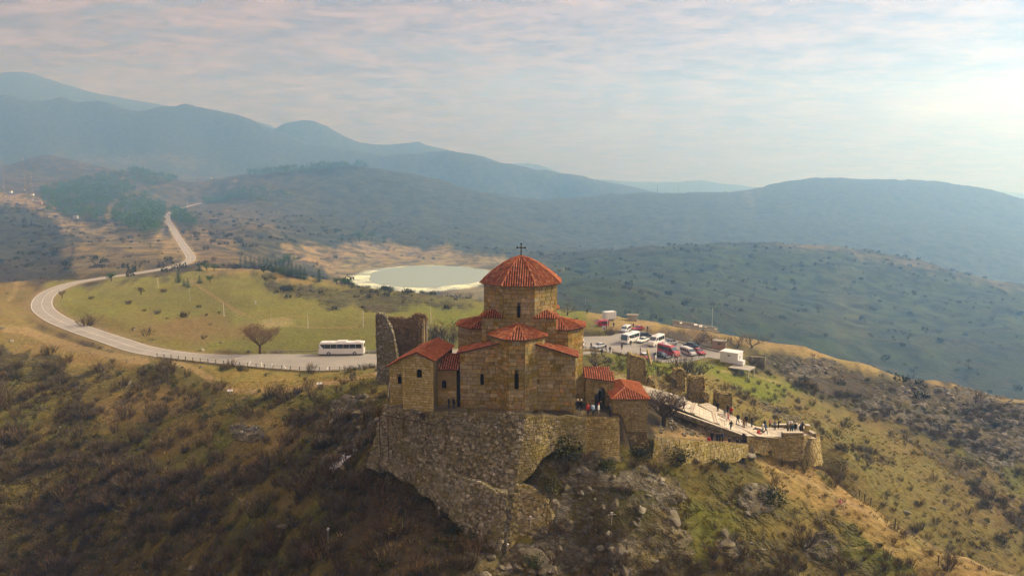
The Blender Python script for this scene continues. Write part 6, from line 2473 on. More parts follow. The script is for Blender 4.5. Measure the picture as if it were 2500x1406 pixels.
for k, a in enumerate([(211, 796, 32, 'round bare bush on the verge inside the road bend'), (314, 742, 12, 'low bush in the middle of the upper meadow'), (385, 766, 12, 'low dark bush below the upper meadow'),
                       (352, 760, 8, 'tiny bush left of the low dark meadow bush'), (400, 713, 12, 'pale bush beside the white meadow pole'), (222, 730, 10, 'small bush near the road on the left meadow'),
                       (535, 952, 30, 'thin upright bush above the footpath'), (125, 862, 24, 'dark bush at the top of the left slope below the road'), (165, 885, 26, 'bush on the left slope just under the worn track'),
                       (240, 905, 26, 'dark bush beside the broken wall on the left slope'), (1090, 838, 62, 'wide bare bush behind the chapel roof'), (1055, 836, 50, 'bare bush between ruined tower and chapel'),
                       (1830, 1028, 30, 'round bare bush on the slope behind the lookout'), (1668, 908, 44, 'wide pale bush behind the pair of ruined walls'), (1700, 915, 36, 'low pale bush above the pair of ruined walls'),
                       (1490, 815, 20, 'brown bush beside the red van'), (700, 1085, 40, 'round dark bush right of the dry grass patch'), (770, 1200, 60, 'large grey bush on the dark slope under the bastion'),
                       (1880, 1230, 44, 'dark bush below the lookout wall'), (1655, 1130, 50, 'dark bush at the foot of the block wall'), (1560, 1120, 46, 'dark bush at the foot of the gate tower'),
                       (1960, 1330, 50, 'dark bush on the front slope below the fence'), (1390, 1120, 56, 'dark ivy-like bush in the crevice right of the bastion')]):
    put_bush(*a[:3], a[3], seed=k, wide=1.35, leafy=(k in (18, 19, 20, 22)), mat=None)
for k, (x, y, h_) in enumerate([(905,1150,26),(935,1162,22),(968,1178,30),(1005,1196,24),(1040,1216,34),(1082,1244,26),(1118,1282,36),(1160,1312,28),(1200,1345,34),(1262,1372,26),(1305,1382,30),(1350,1372,36),(1365,1300,40),(1345,1200,34),(1372,1150,30),(1420,1128,30),(1475,1145,34),(1600,1150,26),(1720,1150,22),(1770,1146,20)]):
    put_bush(x, y, h_, 'low bush growing along the foot of the retaining walls', seed=60 + k, wide=1.5, leafy=(k % 3 == 1), group='bushes along the wall foot')
# a share of the thicket as bushes of their own
dens = 0.02 * (shrub ** 1.2) * free * ((YY > 62) & (YY < 165) & inview & (pxg < 1000) & (pyg > 900))
pts, rs = scatter_pts(dens, 77)
sel = rs.permutation(len(pts))[:130]
for k in sel:
    o = bpy.data.objects.new('thicket_bush', bushes[rs.randint(0, 6)])
    COL.objects.link(o)
    o.location = pts[k]; s = float(rs.uniform(0.9, 1.7)); o.scale = (s * 1.2, s * 1.2, s); o.rotation_euler = (0, 0, float(rs.uniform(0, 6.28)))
    tag(o, 'bare grey-brown bush in the thicket on the left slope', 'bush', 'bushes of the left slope thicket')
# boulders one can single out
for px, py, wpx, lb, sd in ((1776, 1326, 40, 'large pale boulder on the green patch of the front slope', 1), (1690, 1120, 30, 'pale boulder below the corner of the block wall', 2), (1985, 1350, 44, 'pale rock face among bushes on the front slope', 3),
                            (1860, 1215, 50, 'broad pale rock between dark bushes below the lookout', 4), (1640, 1255, 52, 'tall ochre crag right of the bastion cliff', 5), (1310, 1360, 70, 'broad rock at the foot of the bastion corner', 6), (1835, 1108, 22, 'white stone at the end of the block wall', 7), (800, 1065, 50, 'grey crag on the slope left of the bastion', 8), (870, 1010, 46, 'upper grey crag left of the chapel', 9)):
    p = hit(px, py)
    dep = p.y * CP + (CH - p.z) * SP
    s = wpx * dep / F
    o = rock_mb(600 + sd, 0.75).build('boulder', M_ROCK)
    o.location = (p.x, p.y, p.z - 0.12 * s); o.scale = (s * 1.2, s, s * 0.9); o.rotation_euler = (0.2, 0.1, sd)
    tag(o, lb, 'boulder')
# ------------------------------------------------------------------ vehicles
def paint_mat(name, col, rough=0.3, coat=0.4):
    m, nt, b = new_mat(name)
    h = NT(nt)
    n = h.noise(6.0, 3, 0.5)
    nt.links.new(h.mix(h.ramp(n, [(0.35, 0), (0.7, 0.12)]), col, tuple(c * 0.7 for c in col)), b.inputs['Base Color'])
    b.inputs['Roughness'].default_value = rough
    b.inputs['Coat Weight'].default_value = coat
    return m


V_WHITE = paint_mat('white_paint', (0.80, 0.80, 0.78)); V_RED = paint_mat('red_paint', (0.42, 0.015, 0.022)); V_BLUE = paint_mat('navy_paint', (0.018, 0.034, 0.055))
V_SILVER = paint_mat('silver_paint', (0.50, 0.51, 0.52)); V_GREEN = paint_mat('dark_green_paint', (0.015, 0.040, 0.040)); V_BLACK = paint_mat('black_paint', (0.02, 0.02, 0.022)); V_GREY = paint_mat('pale_grey_paint', (0.62, 0.66, 0.68))
M_GLASS = simple_mat('tinted_glass', (0.012, 0.016, 0.02), 0.12, var=0.1, spec=0.6)
M_WIND = simple_mat('windscreen_glass', (0.05, 0.09, 0.12), 0.1, var=0.1, spec=0.7)
M_TYRE = simple_mat('tyre_rubber', (0.015, 0.015, 0.015), 0.9, var=0.2)
M_RIM = simple_mat('wheel_rim', (0.45, 0.45, 0.46), 0.35, 0.7, var=0.1)
M_LAMP = simple_mat('headlamp_lens', (0.75, 0.76, 0.75), 0.15, var=0.05)
M_TAIL = simple_mat('tail_lamp', (0.35, 0.01, 0.01), 0.3, var=0.1)
M_PLATE = simple_mat('number_plate', (0.7, 0.7, 0.68), 0.5, var=0.05)
M_BLACKP = simple_mat('black_plastic', (0.02, 0.02, 0.02), 0.7, var=0.2)


def smoothed(o, bevel=0.05):
    md = o.modifiers.new('bevel', 'BEVEL'); md.width = bevel; md.segments = 2; md.limit_method = 'ANGLE'; md.angle_limit = RAD(35)
    return o


def wheels(root, xs, yw, r, w=0.22):
    for x in xs:
        for s in (-1, 1):
            mb = MB(); mb.tube((x, s * (yw - w), r), (x, s * yw, r), r, r, 16); t = mb.build('wheel', M_TYRE, root)
            mb = MB(); mb.tube((x, s * (yw - 0.02), r), (x, s * (yw + 0.015), r), r * 0.62, r * 0.55, 12); mb.build('rim', M_RIM, t)


def make_vehicle(kind, name, label, cat, paint, loc, heading, L, Wd, H, roof_paint=None, group=None):
    """front at +x. sections along x give the side profile: (x, z of belt, z of roof)"""
    root = thing(name, label, cat, loc, heading, group)
    hw = Wd / 2
    low = 0.30 if kind != 'bus' else 0.32
    if kind == 'car':
        # (x, half width scale, deck z, roof z)
        prof = [(-0.50, 0.86, 0.62, 0), (-0.47, 0.95, 0.66, 0), (-0.30, 1.0, 0.68, 0), (0.22, 1.0, 0.66, 0), (0.44, 0.96, 0.55, 0), (0.50, 0.84, 0.46, 0)]
        rings = []
        for (fx_, ws, zt_, _) in prof:
            w = hw * ws; z = zt_ * H
            rings.append([Vector((fx_ * L, -w * 0.94, low)), Vector((fx_ * L, -w, z * 0.72)), Vector((fx_ * L, -w * 0.93, z)), Vector((fx_ * L, w * 0.93, z)), Vector((fx_ * L, w, z * 0.72)), Vector((fx_ * L, w * 0.94, low))])
        mb = MB(); mb.loft(rings); body = smoothed(mb.build('body', paint, root), 0.06)
        zb = 0.64 * H
        lo = [(-0.40, 0.88), (0.20, 0.88)]; hi = [(-0.24, 0.70), (0.04, 0.70)]
        def cab(dx, inset, z0, z1, k0=0.0, k1=1.0):
            xs0 = (-0.40 * L + dx, 0.22 * L - dx); xs1 = (-0.24 * L + dx * .5, 0.05 * L - dx * .5)
            q = []
            for (xa, xb), w, z in ((xs0, hw * 0.90 - inset, z0), (xs1, hw * 0.72 - inset, z1)):
                q.append([Vector((xa, -w, z)), Vector((xb, -w, z)), Vector((xb, w, z)), Vector((xa, w, z))])
            return q
        mb = MB(); mb.loft(cab(0.0, 0.0, zb, H * 0.97)); smoothed(mb.build('cabin_glass', M_GLASS, root), 0.05)
        mb = MB()
        mb.loft([[Vector((-0.245 * L, -hw * .735, H * .955)), Vector((0.055 * L, -hw * .735, H * .955)), Vector((0.055 * L, hw * .735, H * .955)), Vector((-0.245 * L, hw * .735, H * .955))],
                 [Vector((-0.22 * L, -hw * .66, H)), Vector((0.03 * L, -hw * .66, H)), Vector((0.03 * L, hw * .66, H)), Vector((-0.22 * L, hw * .66, H))]])
        mb.build('roof', roof_paint or paint, root)
        mb = MB()
        for s in (-1, 1):
            for (xa, xb) in ((-0.40, -0.245), (0.22, 0.052), (-0.09, -0.09)):
                mb.tube((xa * L, s * hw * 0.905, zb), (xb * L, s * hw * 0.73, H * 0.965), 0.045, 0.035, 4)
        mb.build('pillars', paint, root)
        mb = MB(); mb.add([Vector((0.225 * L, -hw * .80, zb + .03)), Vector((0.225 * L, hw * .80, zb + .03)), Vector((0.062 * L, hw * .64, H * .95)), Vector((0.062 * L, -hw * .64, H * .95))], [(0, 1, 2, 3)]); mb.build('windscreen', M_WIND, root)
        wheels(root, (-0.30 * L, 0.31 * L), hw + 0.01, 0.32)
        lz = 0.46 * H
    else:
        bus = kind == 'bus'
        mini = kind == 'minibus'
        if bus or mini:
            prof = [(-0.5, 0.93, H * 0.965), (-0.492, 1.0, H * 0.985), (0.38, 1.0, H), (0.455, 1.0, H * 0.985), (0.488, 0.97, H * 0.72), (0.50, 0.90, H * 0.34)]
        else:
            prof = [(-0.5, 0.94, H * 0.97), (-0.49, 1.0, H), (0.14, 1.0, H), (0.22, 0.97, H * 0.93), (0.36, 0.95, H * 0.60), (0.47, 0.92, H * 0.50), (0.50, 0.86, H * 0.36)]
        rings = []
        for (fx_, ws, z) in prof:
            w = hw * ws
            rings.append([Vector((fx_ * L, -w, low)), Vector((fx_ * L, -w, z * 0.55)), Vector((fx_ * L, -w * 0.97, z * 0.93)), Vector((fx_ * L, -w * 0.86, z)), Vector((fx_ * L, w * 0.86, z)), Vector((fx_ * L, w * 0.97, z * 0.93)), Vector((fx_ * L, w, z * 0.55)), Vector((fx_ * L, w, low))])
        mb = MB(); mb.loft(rings); smoothed(mb.build('body', paint, root), 0.05)
        z0, z1 = (0.50 * H, 0.86 * H)
        if bus:
            z0, z1 = 0.53 * H, 0.845 * H
        xe = 0.36 if (bus or mini) else 0.10
        for s in (-1, 1):
            # separate panes with pillars between
            n = 6 if bus else (4 if mini else 3)
            xs = [-0.46 + (xe + 0.46) * k / n for k in range(n + 1)]
            for k in range(n):
                mb = MB()
                xa, xb = xs[k] * L + 0.03, xs[k + 1] * L - 0.03
                y0_, y1_ = s * (hw * (1.0 - 0.03 * ((z0 / H) - 0.55) / 0.38) + 0.012), s * (hw * 0.978 + 0.012)
                mb.add([Vector((xa, y0_, z0)), Vector((xb, y0_, z0)), Vector((xb, y1_, z1)), Vector((xa, y1_, z1))], [(0, 1, 2, 3) if s < 0 else (3, 2, 1, 0)])
                mb.build('side_window', M_GLASS, root)
            mb = MB()
            if bus:
                mb.add([Vector((0.36 * L, s * (hw + .012), z0)), Vector((0.485 * L, s * (hw * .96 + .012), 0.36 * H)), Vector((0.482 * L, s * (hw * .955 + .012), 0.60 * H)), Vector((0.44 * L, s * (hw * .975 + .012), 0.84 * H)), Vector((0.36 * L, s * (hw * .978 + .012), z1))], [(0, 1, 2, 3, 4) if s < 0 else (4, 3, 2, 1, 0)])
            elif mini:
                mb.add([Vector((0.38 * L, s * (hw + .012), z0)), Vector((0.475 * L, s * (hw * .97 + .012), z0)), Vector((0.45 * L, s * (hw * .975 + .012), z1)), Vector((0.38 * L, s * (hw * .978 + .012), z1))], [(0, 1, 2, 3) if s < 0 else (3, 2, 1, 0)])
            else:
                mb.add([Vector((0.13 * L, s * (hw + .012), z0)), Vector((0.33 * L, s * (hw * .96 + .012), z0)), Vector((0.235 * L, s * (hw * .955 + .012), 0.84 * H)), Vector((0.13 * L, s * (hw * .978 + .012), z1))], [(0, 1, 2, 3) if s < 0 else (3, 2, 1, 0)])
            mb.build('cab_window', M_GLASS, root)
            mb = MB(); mx = (0.47 if (bus or mini) else 0.30) * L
            mb.tube((mx, s * hw * .98, 0.62 * H), (mx + 0.15, s * (hw + 0.22), 0.62 * H), 0.03, 0.03, 4); mb.box((mx + 0.15, s * (hw + 0.24), 0.58 * H), (0.08, 0.16, 0.3)); mb.build('mirror', V_BLACK, root)
        mb = MB()
        if bus or mini:
            mb.add([Vector((0.4985 * L + .012, -hw * .86, 0.40 * H)), Vector((0.4985 * L + .012, hw * .86, 0.40 * H)), Vector((0.489 * L + .014, hw * .92, 0.72 * H)), Vector((0.46 * L + .02, hw * .90, 0.93 * H)), Vector((0.46 * L + .02, -hw * .90, 0.93 * H)), Vector((0.489 * L + .014, -hw * .92, 0.72 * H))], [(0, 1, 2, 5), (5, 2, 3, 4)])
        else:
            mb.add([Vector((0.355 * L + .02, -hw * .88, 0.61 * H + .01)), Vector((0.355 * L + .02, hw * .88, 0.61 * H + .01)), Vector((0.228 * L + .02, hw * .84, 0.915 * H + .01)), Vector((0.228 * L + .02, -hw * .84, 0.915 * H + .01))], [(0, 1, 2, 3)])
        mb.build('windscreen', M_GLASS if bus else M_WIND, root)
        mb = MB(); mb.add([Vector((-0.5 * L - .012, hw * .78, 0.56 * H)), Vector((-0.5 * L - .012, -hw * .78, 0.56 * H)), Vector((-0.5 * L - .012, -hw * .72, 0.86 * H)), Vector((-0.5 * L - .012, hw * .72, 0.86 * H))], [(0, 1, 2, 3)]); mb.build('rear_window', M_GLASS, root)
        mb = MB()
        if bus:
            mb.box((-0.02 * L, 0, H + 0.10), (2.6, Wd * 0.7, 0.26)); mb.box((-0.36 * L, 0, H + 0.05), (1.5, Wd * 0.6, 0.14)); mb.box((0.25 * L, 0, H + 0.04), (1.0, Wd * 0.5, 0.1))
        else:
            mb.box((-0.15 * L, 0, H + 0.05), (1.1, Wd * 0.5, 0.14)); mb.box((0.02 * L, 0, H + 0.04), (0.6, Wd * 0.45, 0.1))
        mb.build('roof_unit', roof_paint or paint, root)
        wheels(root, (-0.30 * L, 0.27 * L) if bus else (-0.29 * L, 0.33 * L), hw + 0.01, 0.50 if bus else 0.37, 0.28)
        lz = 0.30 * H
        if bus:
            mb = MB(); mb.box((0, 0, 0.33), (L * 0.99, Wd + 0.015, 0.10)); mb.build('skirt', M_BLACKP, root)
    for s in (-1, 1):
        mb = MB(); mb.box((0.478 * L if kind == 'car' else 0.492 * L, s * hw * 0.66, lz), (0.12, 0.34 * hw, 0.16)); mb.build('headlight', M_LAMP, root)
        mb = MB(); mb.box((-0.498 * L, s * hw * 0.74, lz * 1.1), (0.05, 0.18 * hw, 0.2 if kind == 'car' else 0.4)); mb.build('tail_light', M_TAIL, root)
    mb = MB(); mb.box((0.503 * L, 0, lz * 0.72), (0.03, 0.5, 0.12)); mb.build('number_plate', M_PLATE, root)
    mb = MB(); mb.box((0.495 * L, 0, low + 0.04), (0.12, Wd * 0.88, 0.16)); mb.box((-0.495 * L, 0, low + 0.04), (0.1, Wd * 0.88, 0.16)); mb.build('bumper', M_BLACKP, root)
    return root


def lot_at(px, py):
    p = Pz(px, py, LOT_Z + 0.02)
    return p


def veh(kind, name, label, cat, paint, front, rear, L, Wd, H, **kw):
    """front and rear: photo pixels where the near lower side edge ends"""
    f = lot_at(*front); r = lot_at(*rear)
    d = f - r
    c = (f + r) / 2
    ang = math.atan2(d.y, d.x)
    # pixels trace the side nearest the camera: shift to the middle
    nrm = Vector((-d.y, d.x, 0)).normalized()
    if nrm.y < 0:
        nrm = -nrm
    c = c + nrm * Wd / 2
    return make_vehicle(kind, name, label, cat, paint, (c.x, c.y, LOT_Z + 0.02), ang, L, Wd, H, **kw)


veh('bus', 'coach_bus', 'long white touring coach parked at the far side of the lot', 'bus', V_WHITE, (777, 868), (888, 867), 12.0, 2.5, 3.55)
veh('minibus', 'minibus', 'white minibus with dark windows nearest the middle of the car park', 'bus', V_WHITE, (1534, 841), (1560, 832), 7.2, 2.3, 2.85)
veh('van', 'passenger_van', 'white high-roofed van at the right end of the upper row', 'van', V_WHITE, (1597, 848), (1622, 838), 6.9, 2.05, 2.8)
veh('car', 'parked_car', 'white saloon between minibus and white van', 'car', V_WHITE, (1567, 839), (1584, 833), 4.7, 1.8, 1.45)
veh('van', 'passenger_van', 'pale grey minivan behind the white minibus', 'van', V_GREY, (1526, 815), (1543, 806), 4.8, 1.85, 1.95)
veh('car', 'parked_car', 'small red hatchback at the far edge of the lot', 'car', V_RED, (1553, 808), (1570, 806), 4.0, 1.7, 1.45)
veh('van', 'passenger_van', 'tall red van with white roof in the lower row', 'van', V_RED, (1650, 875), (1602, 861), 6.9, 2.05, 2.75, roof_paint=V_WHITE)
veh('van', 'passenger_van', 'silver minivan beside the tall red van', 'van', V_SILVER, (1686, 871), (1660, 862), 5.0, 1.9, 1.95, roof_paint=V_WHITE)
veh('car', 'parked_car', 'dark red car at the right end of the lower row', 'car', V_RED, (1708, 868), (1690, 861), 4.4, 1.8, 1.5)
veh('car', 'parked_car', 'navy saloon in front of the tall red van', 'car', V_BLUE, (1628, 879), (1592, 869), 4.8, 1.8, 1.45)
veh('car', 'parked_car', 'dark green hatchback behind the silver minivan', 'car', V_GREEN, (1700, 853), (1672, 849), 4.5, 1.85, 1.6)
veh('car', 'parked_car', 'silver and black estate car right of the white van', 'car', V_SILVER, (1632, 845), (1649, 843), 4.6, 1.85, 1.6, roof_paint=V_BLACK)
veh('car', 'parked_car', 'red and white car half hidden by the ruined pillar', 'car', V_RED, (1580, 881), (1556, 871), 4.4, 1.75, 1.45, roof_paint=V_WHITE)
veh('van', 'passenger_van', 'white utility vehicle at the church corner of the lot', 'van', V_WHITE, (1428, 852), (1424, 838), 4.5, 1.85, 1.9)
veh('car', 'parked_car', 'silver car behind the fence near the footpath', 'car', V_SILVER, (1460, 852), (1476, 849), 4.3, 1.75, 1.45)
veh('car', 'parked_car', 'black pickup behind the white saloon', 'car', V_BLACK, (1560, 824), (1580, 824), 5.0, 1.85, 1.4)
# ------------------------------------------------------------------ sheds, cabins, stalls
M_PANEL = simple_mat('white_panel', (0.74, 0.75, 0.76), 0.5, var=0.08)
M_PANEL_SH = simple_mat('grey_panel', (0.48, 0.50, 0.52), 0.5, var=0.08)
M_RUST = simple_mat('faded_pink_panel', (0.42, 0.27, 0.19), 0.85, var=0.25)
M_CONC = simple_mat('weathered_concrete', (0.38, 0.36, 0.31), 0.9, var=0.25, scale=1.0)
M_WOOD = simple_mat('grey_timber', (0.22, 0.19, 0.14), 0.9, var=0.35)
M_STEEL = simple_mat('rusty_steel', (0.055, 0.032, 0.022), 0.8, 0.2, var=0.4)
M_POLE = simple_mat('pale_concrete_pole', (0.58, 0.56, 0.50), 0.85, var=0.15)
M_DARKPOST = simple_mat('dark_iron_post', (0.03, 0.028, 0.025), 0.7, var=0.3)
M_WHITEM = simple_mat('white_enamel', (0.85, 0.86, 0.86), 0.4, var=0.05)


def shed(name, label, cat, px, py, d, size, rz, mat, roof_mat, door=True, win=True, roof_over=0.12, group=None, legs=False):
    p = P(px, py, d)
    z = ground(p.x, p.y)
    o = thing(name, label, cat, (p.x, p.y, z), rz)
    sx, sy, sz = size
    mb = MB(); mb.box((0, 0, sz / 2), (sx, sy, sz)); smoothed(mb.build('wall', mat, o), 0.03)
    mb = MB(); mb.box((0, 0, sz + 0.06), (sx + roof_over, sy + roof_over, 0.12)); mb.build('roof', roof_mat, o)
    if door:
        mb = MB(); mb.box((sx / 2 + 0.015, -sy * 0.1, 1.0), (0.05, 0.85, 2.0)); dd = mb.build('door', M_PANEL_SH, o)
        mb = MB(); mb.box((sx / 2 + 0.06, -sy * 0.1 + 0.3, 1.0), (0.06, 0.12, 0.05)); mb.build('handle', M_DARKPOST, dd)
    if win:
        mb = MB(); mb.box((0, -sy / 2 - 0.012, sz * 0.72), (0.7, 0.05, 0.3)); mb.build('window', M_GLASS, o)
    return o


c = shed('site_cabin', 'white flat-roofed cabin on the slope right of the car park', 'cabin', 1785, 887, 171, (4.6, 3.7, 2.7), RAD(-38), M_PANEL, M_PANEL)
mb = MB(); mb.box((3.1, -1.3, 0.55), (1.3, 1.6, 1.1)); mb.build('low_annex', M_PANEL, c)
mb = MB(); mb.box((0.6, 2.6, 1.0), (1.4, 1.2, 2.0)); mb.build('side_box', M_PANEL, c)
# concrete deck on posts before it
p = P(1810, 902, 167)
zg = ground(p.x, p.y)
dk = thing('concrete_deck', 'concrete platform on posts in front of the white cabin', 'platform', (p.x, p.y, zg), RAD(-38))
mb = MB(); mb.box((0.3, -0.6, 0.95), (5.2, 4.6, 0.25)); mb.build('slab', M_CONC, dk)
for (x, y) in ((2.6, -2.6), (2.6, 1.4), (-1.9, -2.6), (0.4, -2.6)):
    mb = MB(); mb.box((x, y, -0.3), (0.28, 0.28, 2.3)); mb.build('post', M_CONC, dk)
shed('brown_hut', 'small faded brown hut at the scrub edge above the cars', 'hut', 1755, 858, 186, (3.6, 2.4, 2.3), RAD(-20), M_RUST, M_CONC)
o = shed('grey_hut', 'small grey hut with flat roof on the ridge', 'hut', 1544, 789, 228, (3.0, 2.6, 2.0), RAD(-12), M_CONC, M_WOOD, True, False, 0.9)
# stone shed
p = P(1848, 878, 190); z = ground(p.x, p.y)
o = thing('stone_shed', 'roofless square rubble shed behind the white cabin', 'shed', (p.x, p.y, z), RAD(-25))
mb = MB(); st = Stones(M_RUBBLE, 131)
pl_ = [(-2.2, -1.8), (2.2, -1.8), (2.2, 1.8), (-2.2, 1.8)]
box_walls(mb, st, pl_, -1.2, [2.0, 2.2, 2.1, 1.9], None, o, (0.25, 0.4), (0.3, 0.7), (0.0, 0.1), 0.12)
mb.box((0, 0, 1.7), (4.0, 3.2, 0.2)); mb.build('wall_core', M_RUBBLE_BED, o); st.finish(o, 0)
# long ruined barn foundations on the ridge
p = P(1645, 800, 224); p2 = P(1756, 806, 222)
z = ground(p.x, p.y)
o = thing('ruined_barn', 'long roofless barn ruin with fallen white roof sheets on the ridge', 'ruin', (p.x, p.y, z), math.atan2(p2.y - p.y, p2.x - p.x))
L_ = (Vector((p2.x - p.x, p2.y - p.y, 0))).length
dz_ = ground(p2.x, p2.y) - z
mb = MB()
mb.loft([[Vector((0, 0, -1)), Vector((0, 0.4, -1)), Vector((0, 0.4, 0.7)), Vector((0, 0, 0.7))], [Vector((L_, 0, dz_ - 1)), Vector((L_, 0.4, dz_ - 1)), Vector((L_, 0.4, dz_ + 1.1)), Vector((L_, 0, dz_ + 1.1))]]); mb.build('front_wall', M_CONC, o)
mb = MB()
mb.loft([[Vector((0, 4, -1)), Vector((0, 4.4, -1)), Vector((0, 4.4, 1.6)), Vector((0, 4, 1.6))], [Vector((L_, 4, dz_ - 1)), Vector((L_, 4.4, dz_ - 1)), Vector((L_, 4.4, dz_ + 1.6)), Vector((L_, 4, dz_ + 1.6))]]); mb.build('rear_wall', M_CONC, o)
for k in (1, 2, 4, 5, 6, 8):
    mb = MB(); x = L_ * (k + 0.5) / 9
    mb.box((x, 2.2 + rng.uniform(-.4, .4), dz_ * x / L_ + 1.5 + rng.uniform(-.15, .15)), (L_ / 9 * rng.uniform(0.45, 0.75), 1.9, 0.08), Matrix.Rotation(rng.uniform(-.3, .2), 3, 'X') @ Matrix.Rotation(rng.uniform(-.08, .08), 3, 'Y'))
    mb.build('roof_sheet', M_POLE if k % 3 else M_CONC, o)
# white box body and red stall at the left of the lot
p = P(1487, 797, 222); z = ground(p.x, p.y)
o = thing('box_trailer', 'white box trailer behind the red stall', 'trailer', (p.x, p.y, z), RAD(25))
mb = MB(); mb.box((0, 0, 1.9), (4.0, 2.3, 2.4)); smoothed(mb.build('box_body', M_PANEL, o), 0.04)
for k in range(7):
    mb = MB(); mb.box((-1.8 + 0.6 * k, -1.16, 1.9), (0.06, 0.05, 2.3)); mb.build('rib', M_PANEL_SH, o)
wheels(o, (-1.0, 0.9), 1.0, 0.4)
mb = MB(); mb.box((2.6, 0, 0.6), (1.4, 0.12, 0.12)); mb.box((0, 0, 0.6), (3.8, 1.6, 0.15)); mb.build('chassis', M_DARKPOST, o)
p = P(1472, 812, 212); z = ground(p.x, p.y)
o = thing('red_stall', 'dark red vendor stall with awning left of the minibus', 'stall', (p.x, p.y, z), RAD(12))
mb = MB(); mb.box((0, 0, 1.0), (3.4, 1.9, 1.5)); smoothed(mb.build('body', V_RED, o), 0.06)
mb = MB(); mb.loft([[Vector((-1.7, -1.0, 1.75)), Vector((1.7, -1.0, 1.75)), Vector((1.7, 1.0, 1.75)), Vector((-1.7, 1.0, 1.75))], [Vector((-1.3, -0.7, 2.15)), Vector((1.5, -0.7, 2.15)), Vector((1.5, 0.7, 2.15)), Vector((-1.3, 0.7, 2.15))]]); mb.build('roof', V_RED, o)
mb = MB(); mb.add([(-2.6, -1.0, 0.9), (-1.7, -1.0, 1.8), (-1.7, 1.0, 1.8), (-2.6, 1.0, 0.9), (-2.6, -1.0, 0.86), (-1.7, -1.0, 1.76), (-1.7, 1.0, 1.76), (-2.6, 1.0, 0.86)], [(0, 1, 2, 3), (7, 6, 5, 4), (0, 4, 5, 1), (3, 2, 6, 7), (0, 3, 7, 4)]); mb.build('awning', V_RED, o)
mb = MB(); mb.box((0.2, -0.97, 1.35), (1.8, 0.04, 0.6)); mb.build('hatch', M_GLASS, o)
wheels(o, (-0.9, 0.9), 0.9, 0.3)
p = P(1474, 820, 206); z = ground(p.x, p.y)
o = thing('notice_board', 'white notice board standing before the red stall', 'sign', (p.x, p.y, z), RAD(10))
mb = MB(); mb.box((0, 0, 1.35), (1.0, 0.08, 1.3)); mb.build('panel', M_WHITEM, o)
for (x, zz_) in ((-0.22, 1.6), (0.2, 1.55), (-0.1, 1.15), (0.25, 1.1)):
    mb = MB(); mb.box((x, -0.05, zz_), (0.3, 0.03, 0.32)); mb.build('poster', M_RUST if x < 0 else M_BLACKP, o)
for x in (-0.4, 0.4):
    mb = MB(); mb.tube((x, 0.05, -0.3), (x, 0.05, 1.9), 0.04, 0.04, 5); mb.build('leg', M_DARKPOST, o)

# ------------------------------------------------------------------ poles
def pole(px, py0, py1, label, mat=M_POLE, r=0.14, lean=0.0, arm=False, d=None, name='utility_pole'):
    p = P(px, py1, d) if d else hit(px, py1)
    dep = p.y * CP + (CH - p.z) * SP
    h_ = (py1 - py0) * dep / F / CP
    z = ground(p.x, p.y)
    mb = MB()
    mb.tube((0, 0, -0.4), (lean * h_, 0, h_), r, r * 0.7, 6)
    if arm:
        mb.tube((lean * h_ - 0.7, 0, h_ * 0.93), (lean * h_ + 0.7, 0, h_ * 0.93), r * 0.5, r * 0.5, 4)
        for x in (-0.6, 0.6):
            mb.tube((lean * h_ + x, 0, h_ * 0.93), (lean * h_ + x, 0, h_ * 0.93 + 0.25), 0.05, 0.04, 4)
    o = mb.build(name, mat)
    o.location = (p.x, p.y, z)
    tag(o, label, 'pole')
    return o


pole(547, 739, 773, 'white pole in the middle of the meadow'); pole(464, 703, 738, 'faint pole below the meadow cedars', M_CONC); pole(386, 678, 702, 'white pole near the top of the meadow')
pole(660, 757, 790, 'pole beside the pale bare patch in the meadow', M_CONC, 0.11); pole(752, 766, 801, 'white pole behind the round russet tree'); pole(887, 757, 799, 'white pole behind the coach'); pole(1052, 748, 790, 'white pole right of the ruined tower')
pole(1483, 760, 812, 'thin pole in front of the white box trailer', M_POLE, 0.1); pole(1738, 751, 806, 'tall white pole on the ridge beside the barn ruin', M_POLE, 0.18); pole(1767, 765, 806, 'dark pole right of the barn ruin', M_WOOD, 0.12, 0.03)
pole(1432, 730, 760, 'leaning thin pole on the ridge behind the church', M_CONC, 0.09, -0.12)
pole(336, 638, 662, 'small pole on the slope above the road', M_WOOD, 0.1); pole(325, 610, 632, 'dark pole on the scrubby hill above the road', M_WOOD, 0.14); pole(538, 553, 590, 'dark pole on the pale hillside right of the road', M_WOOD, 0.2, 0, True); pole(553, 640, 661, 'small pole right of the road bend', M_WOOD, 0.12)
pole(458, 490, 503, 'left post beside the far end of the road', M_POLE, 0.25); pole(489, 487, 500, 'right post beside the far end of the road', M_POLE, 0.25)
pole(1605, 452, 472, 'left pylon on the far ridge line', M_DARKPOST, 0.5, 0, True); pole(1656, 458, 472, 'right pylon on the far ridge line', M_DARKPOST, 0.4, 0, True); pole(1232, 452, 476, 'pylon on the hazy hill behind the church', M_DARKPOST, 0.4, 0, True)
pole(1602, 850, 880, 'thin white post beside the navy saloon', M_WHITEM, 0.06)

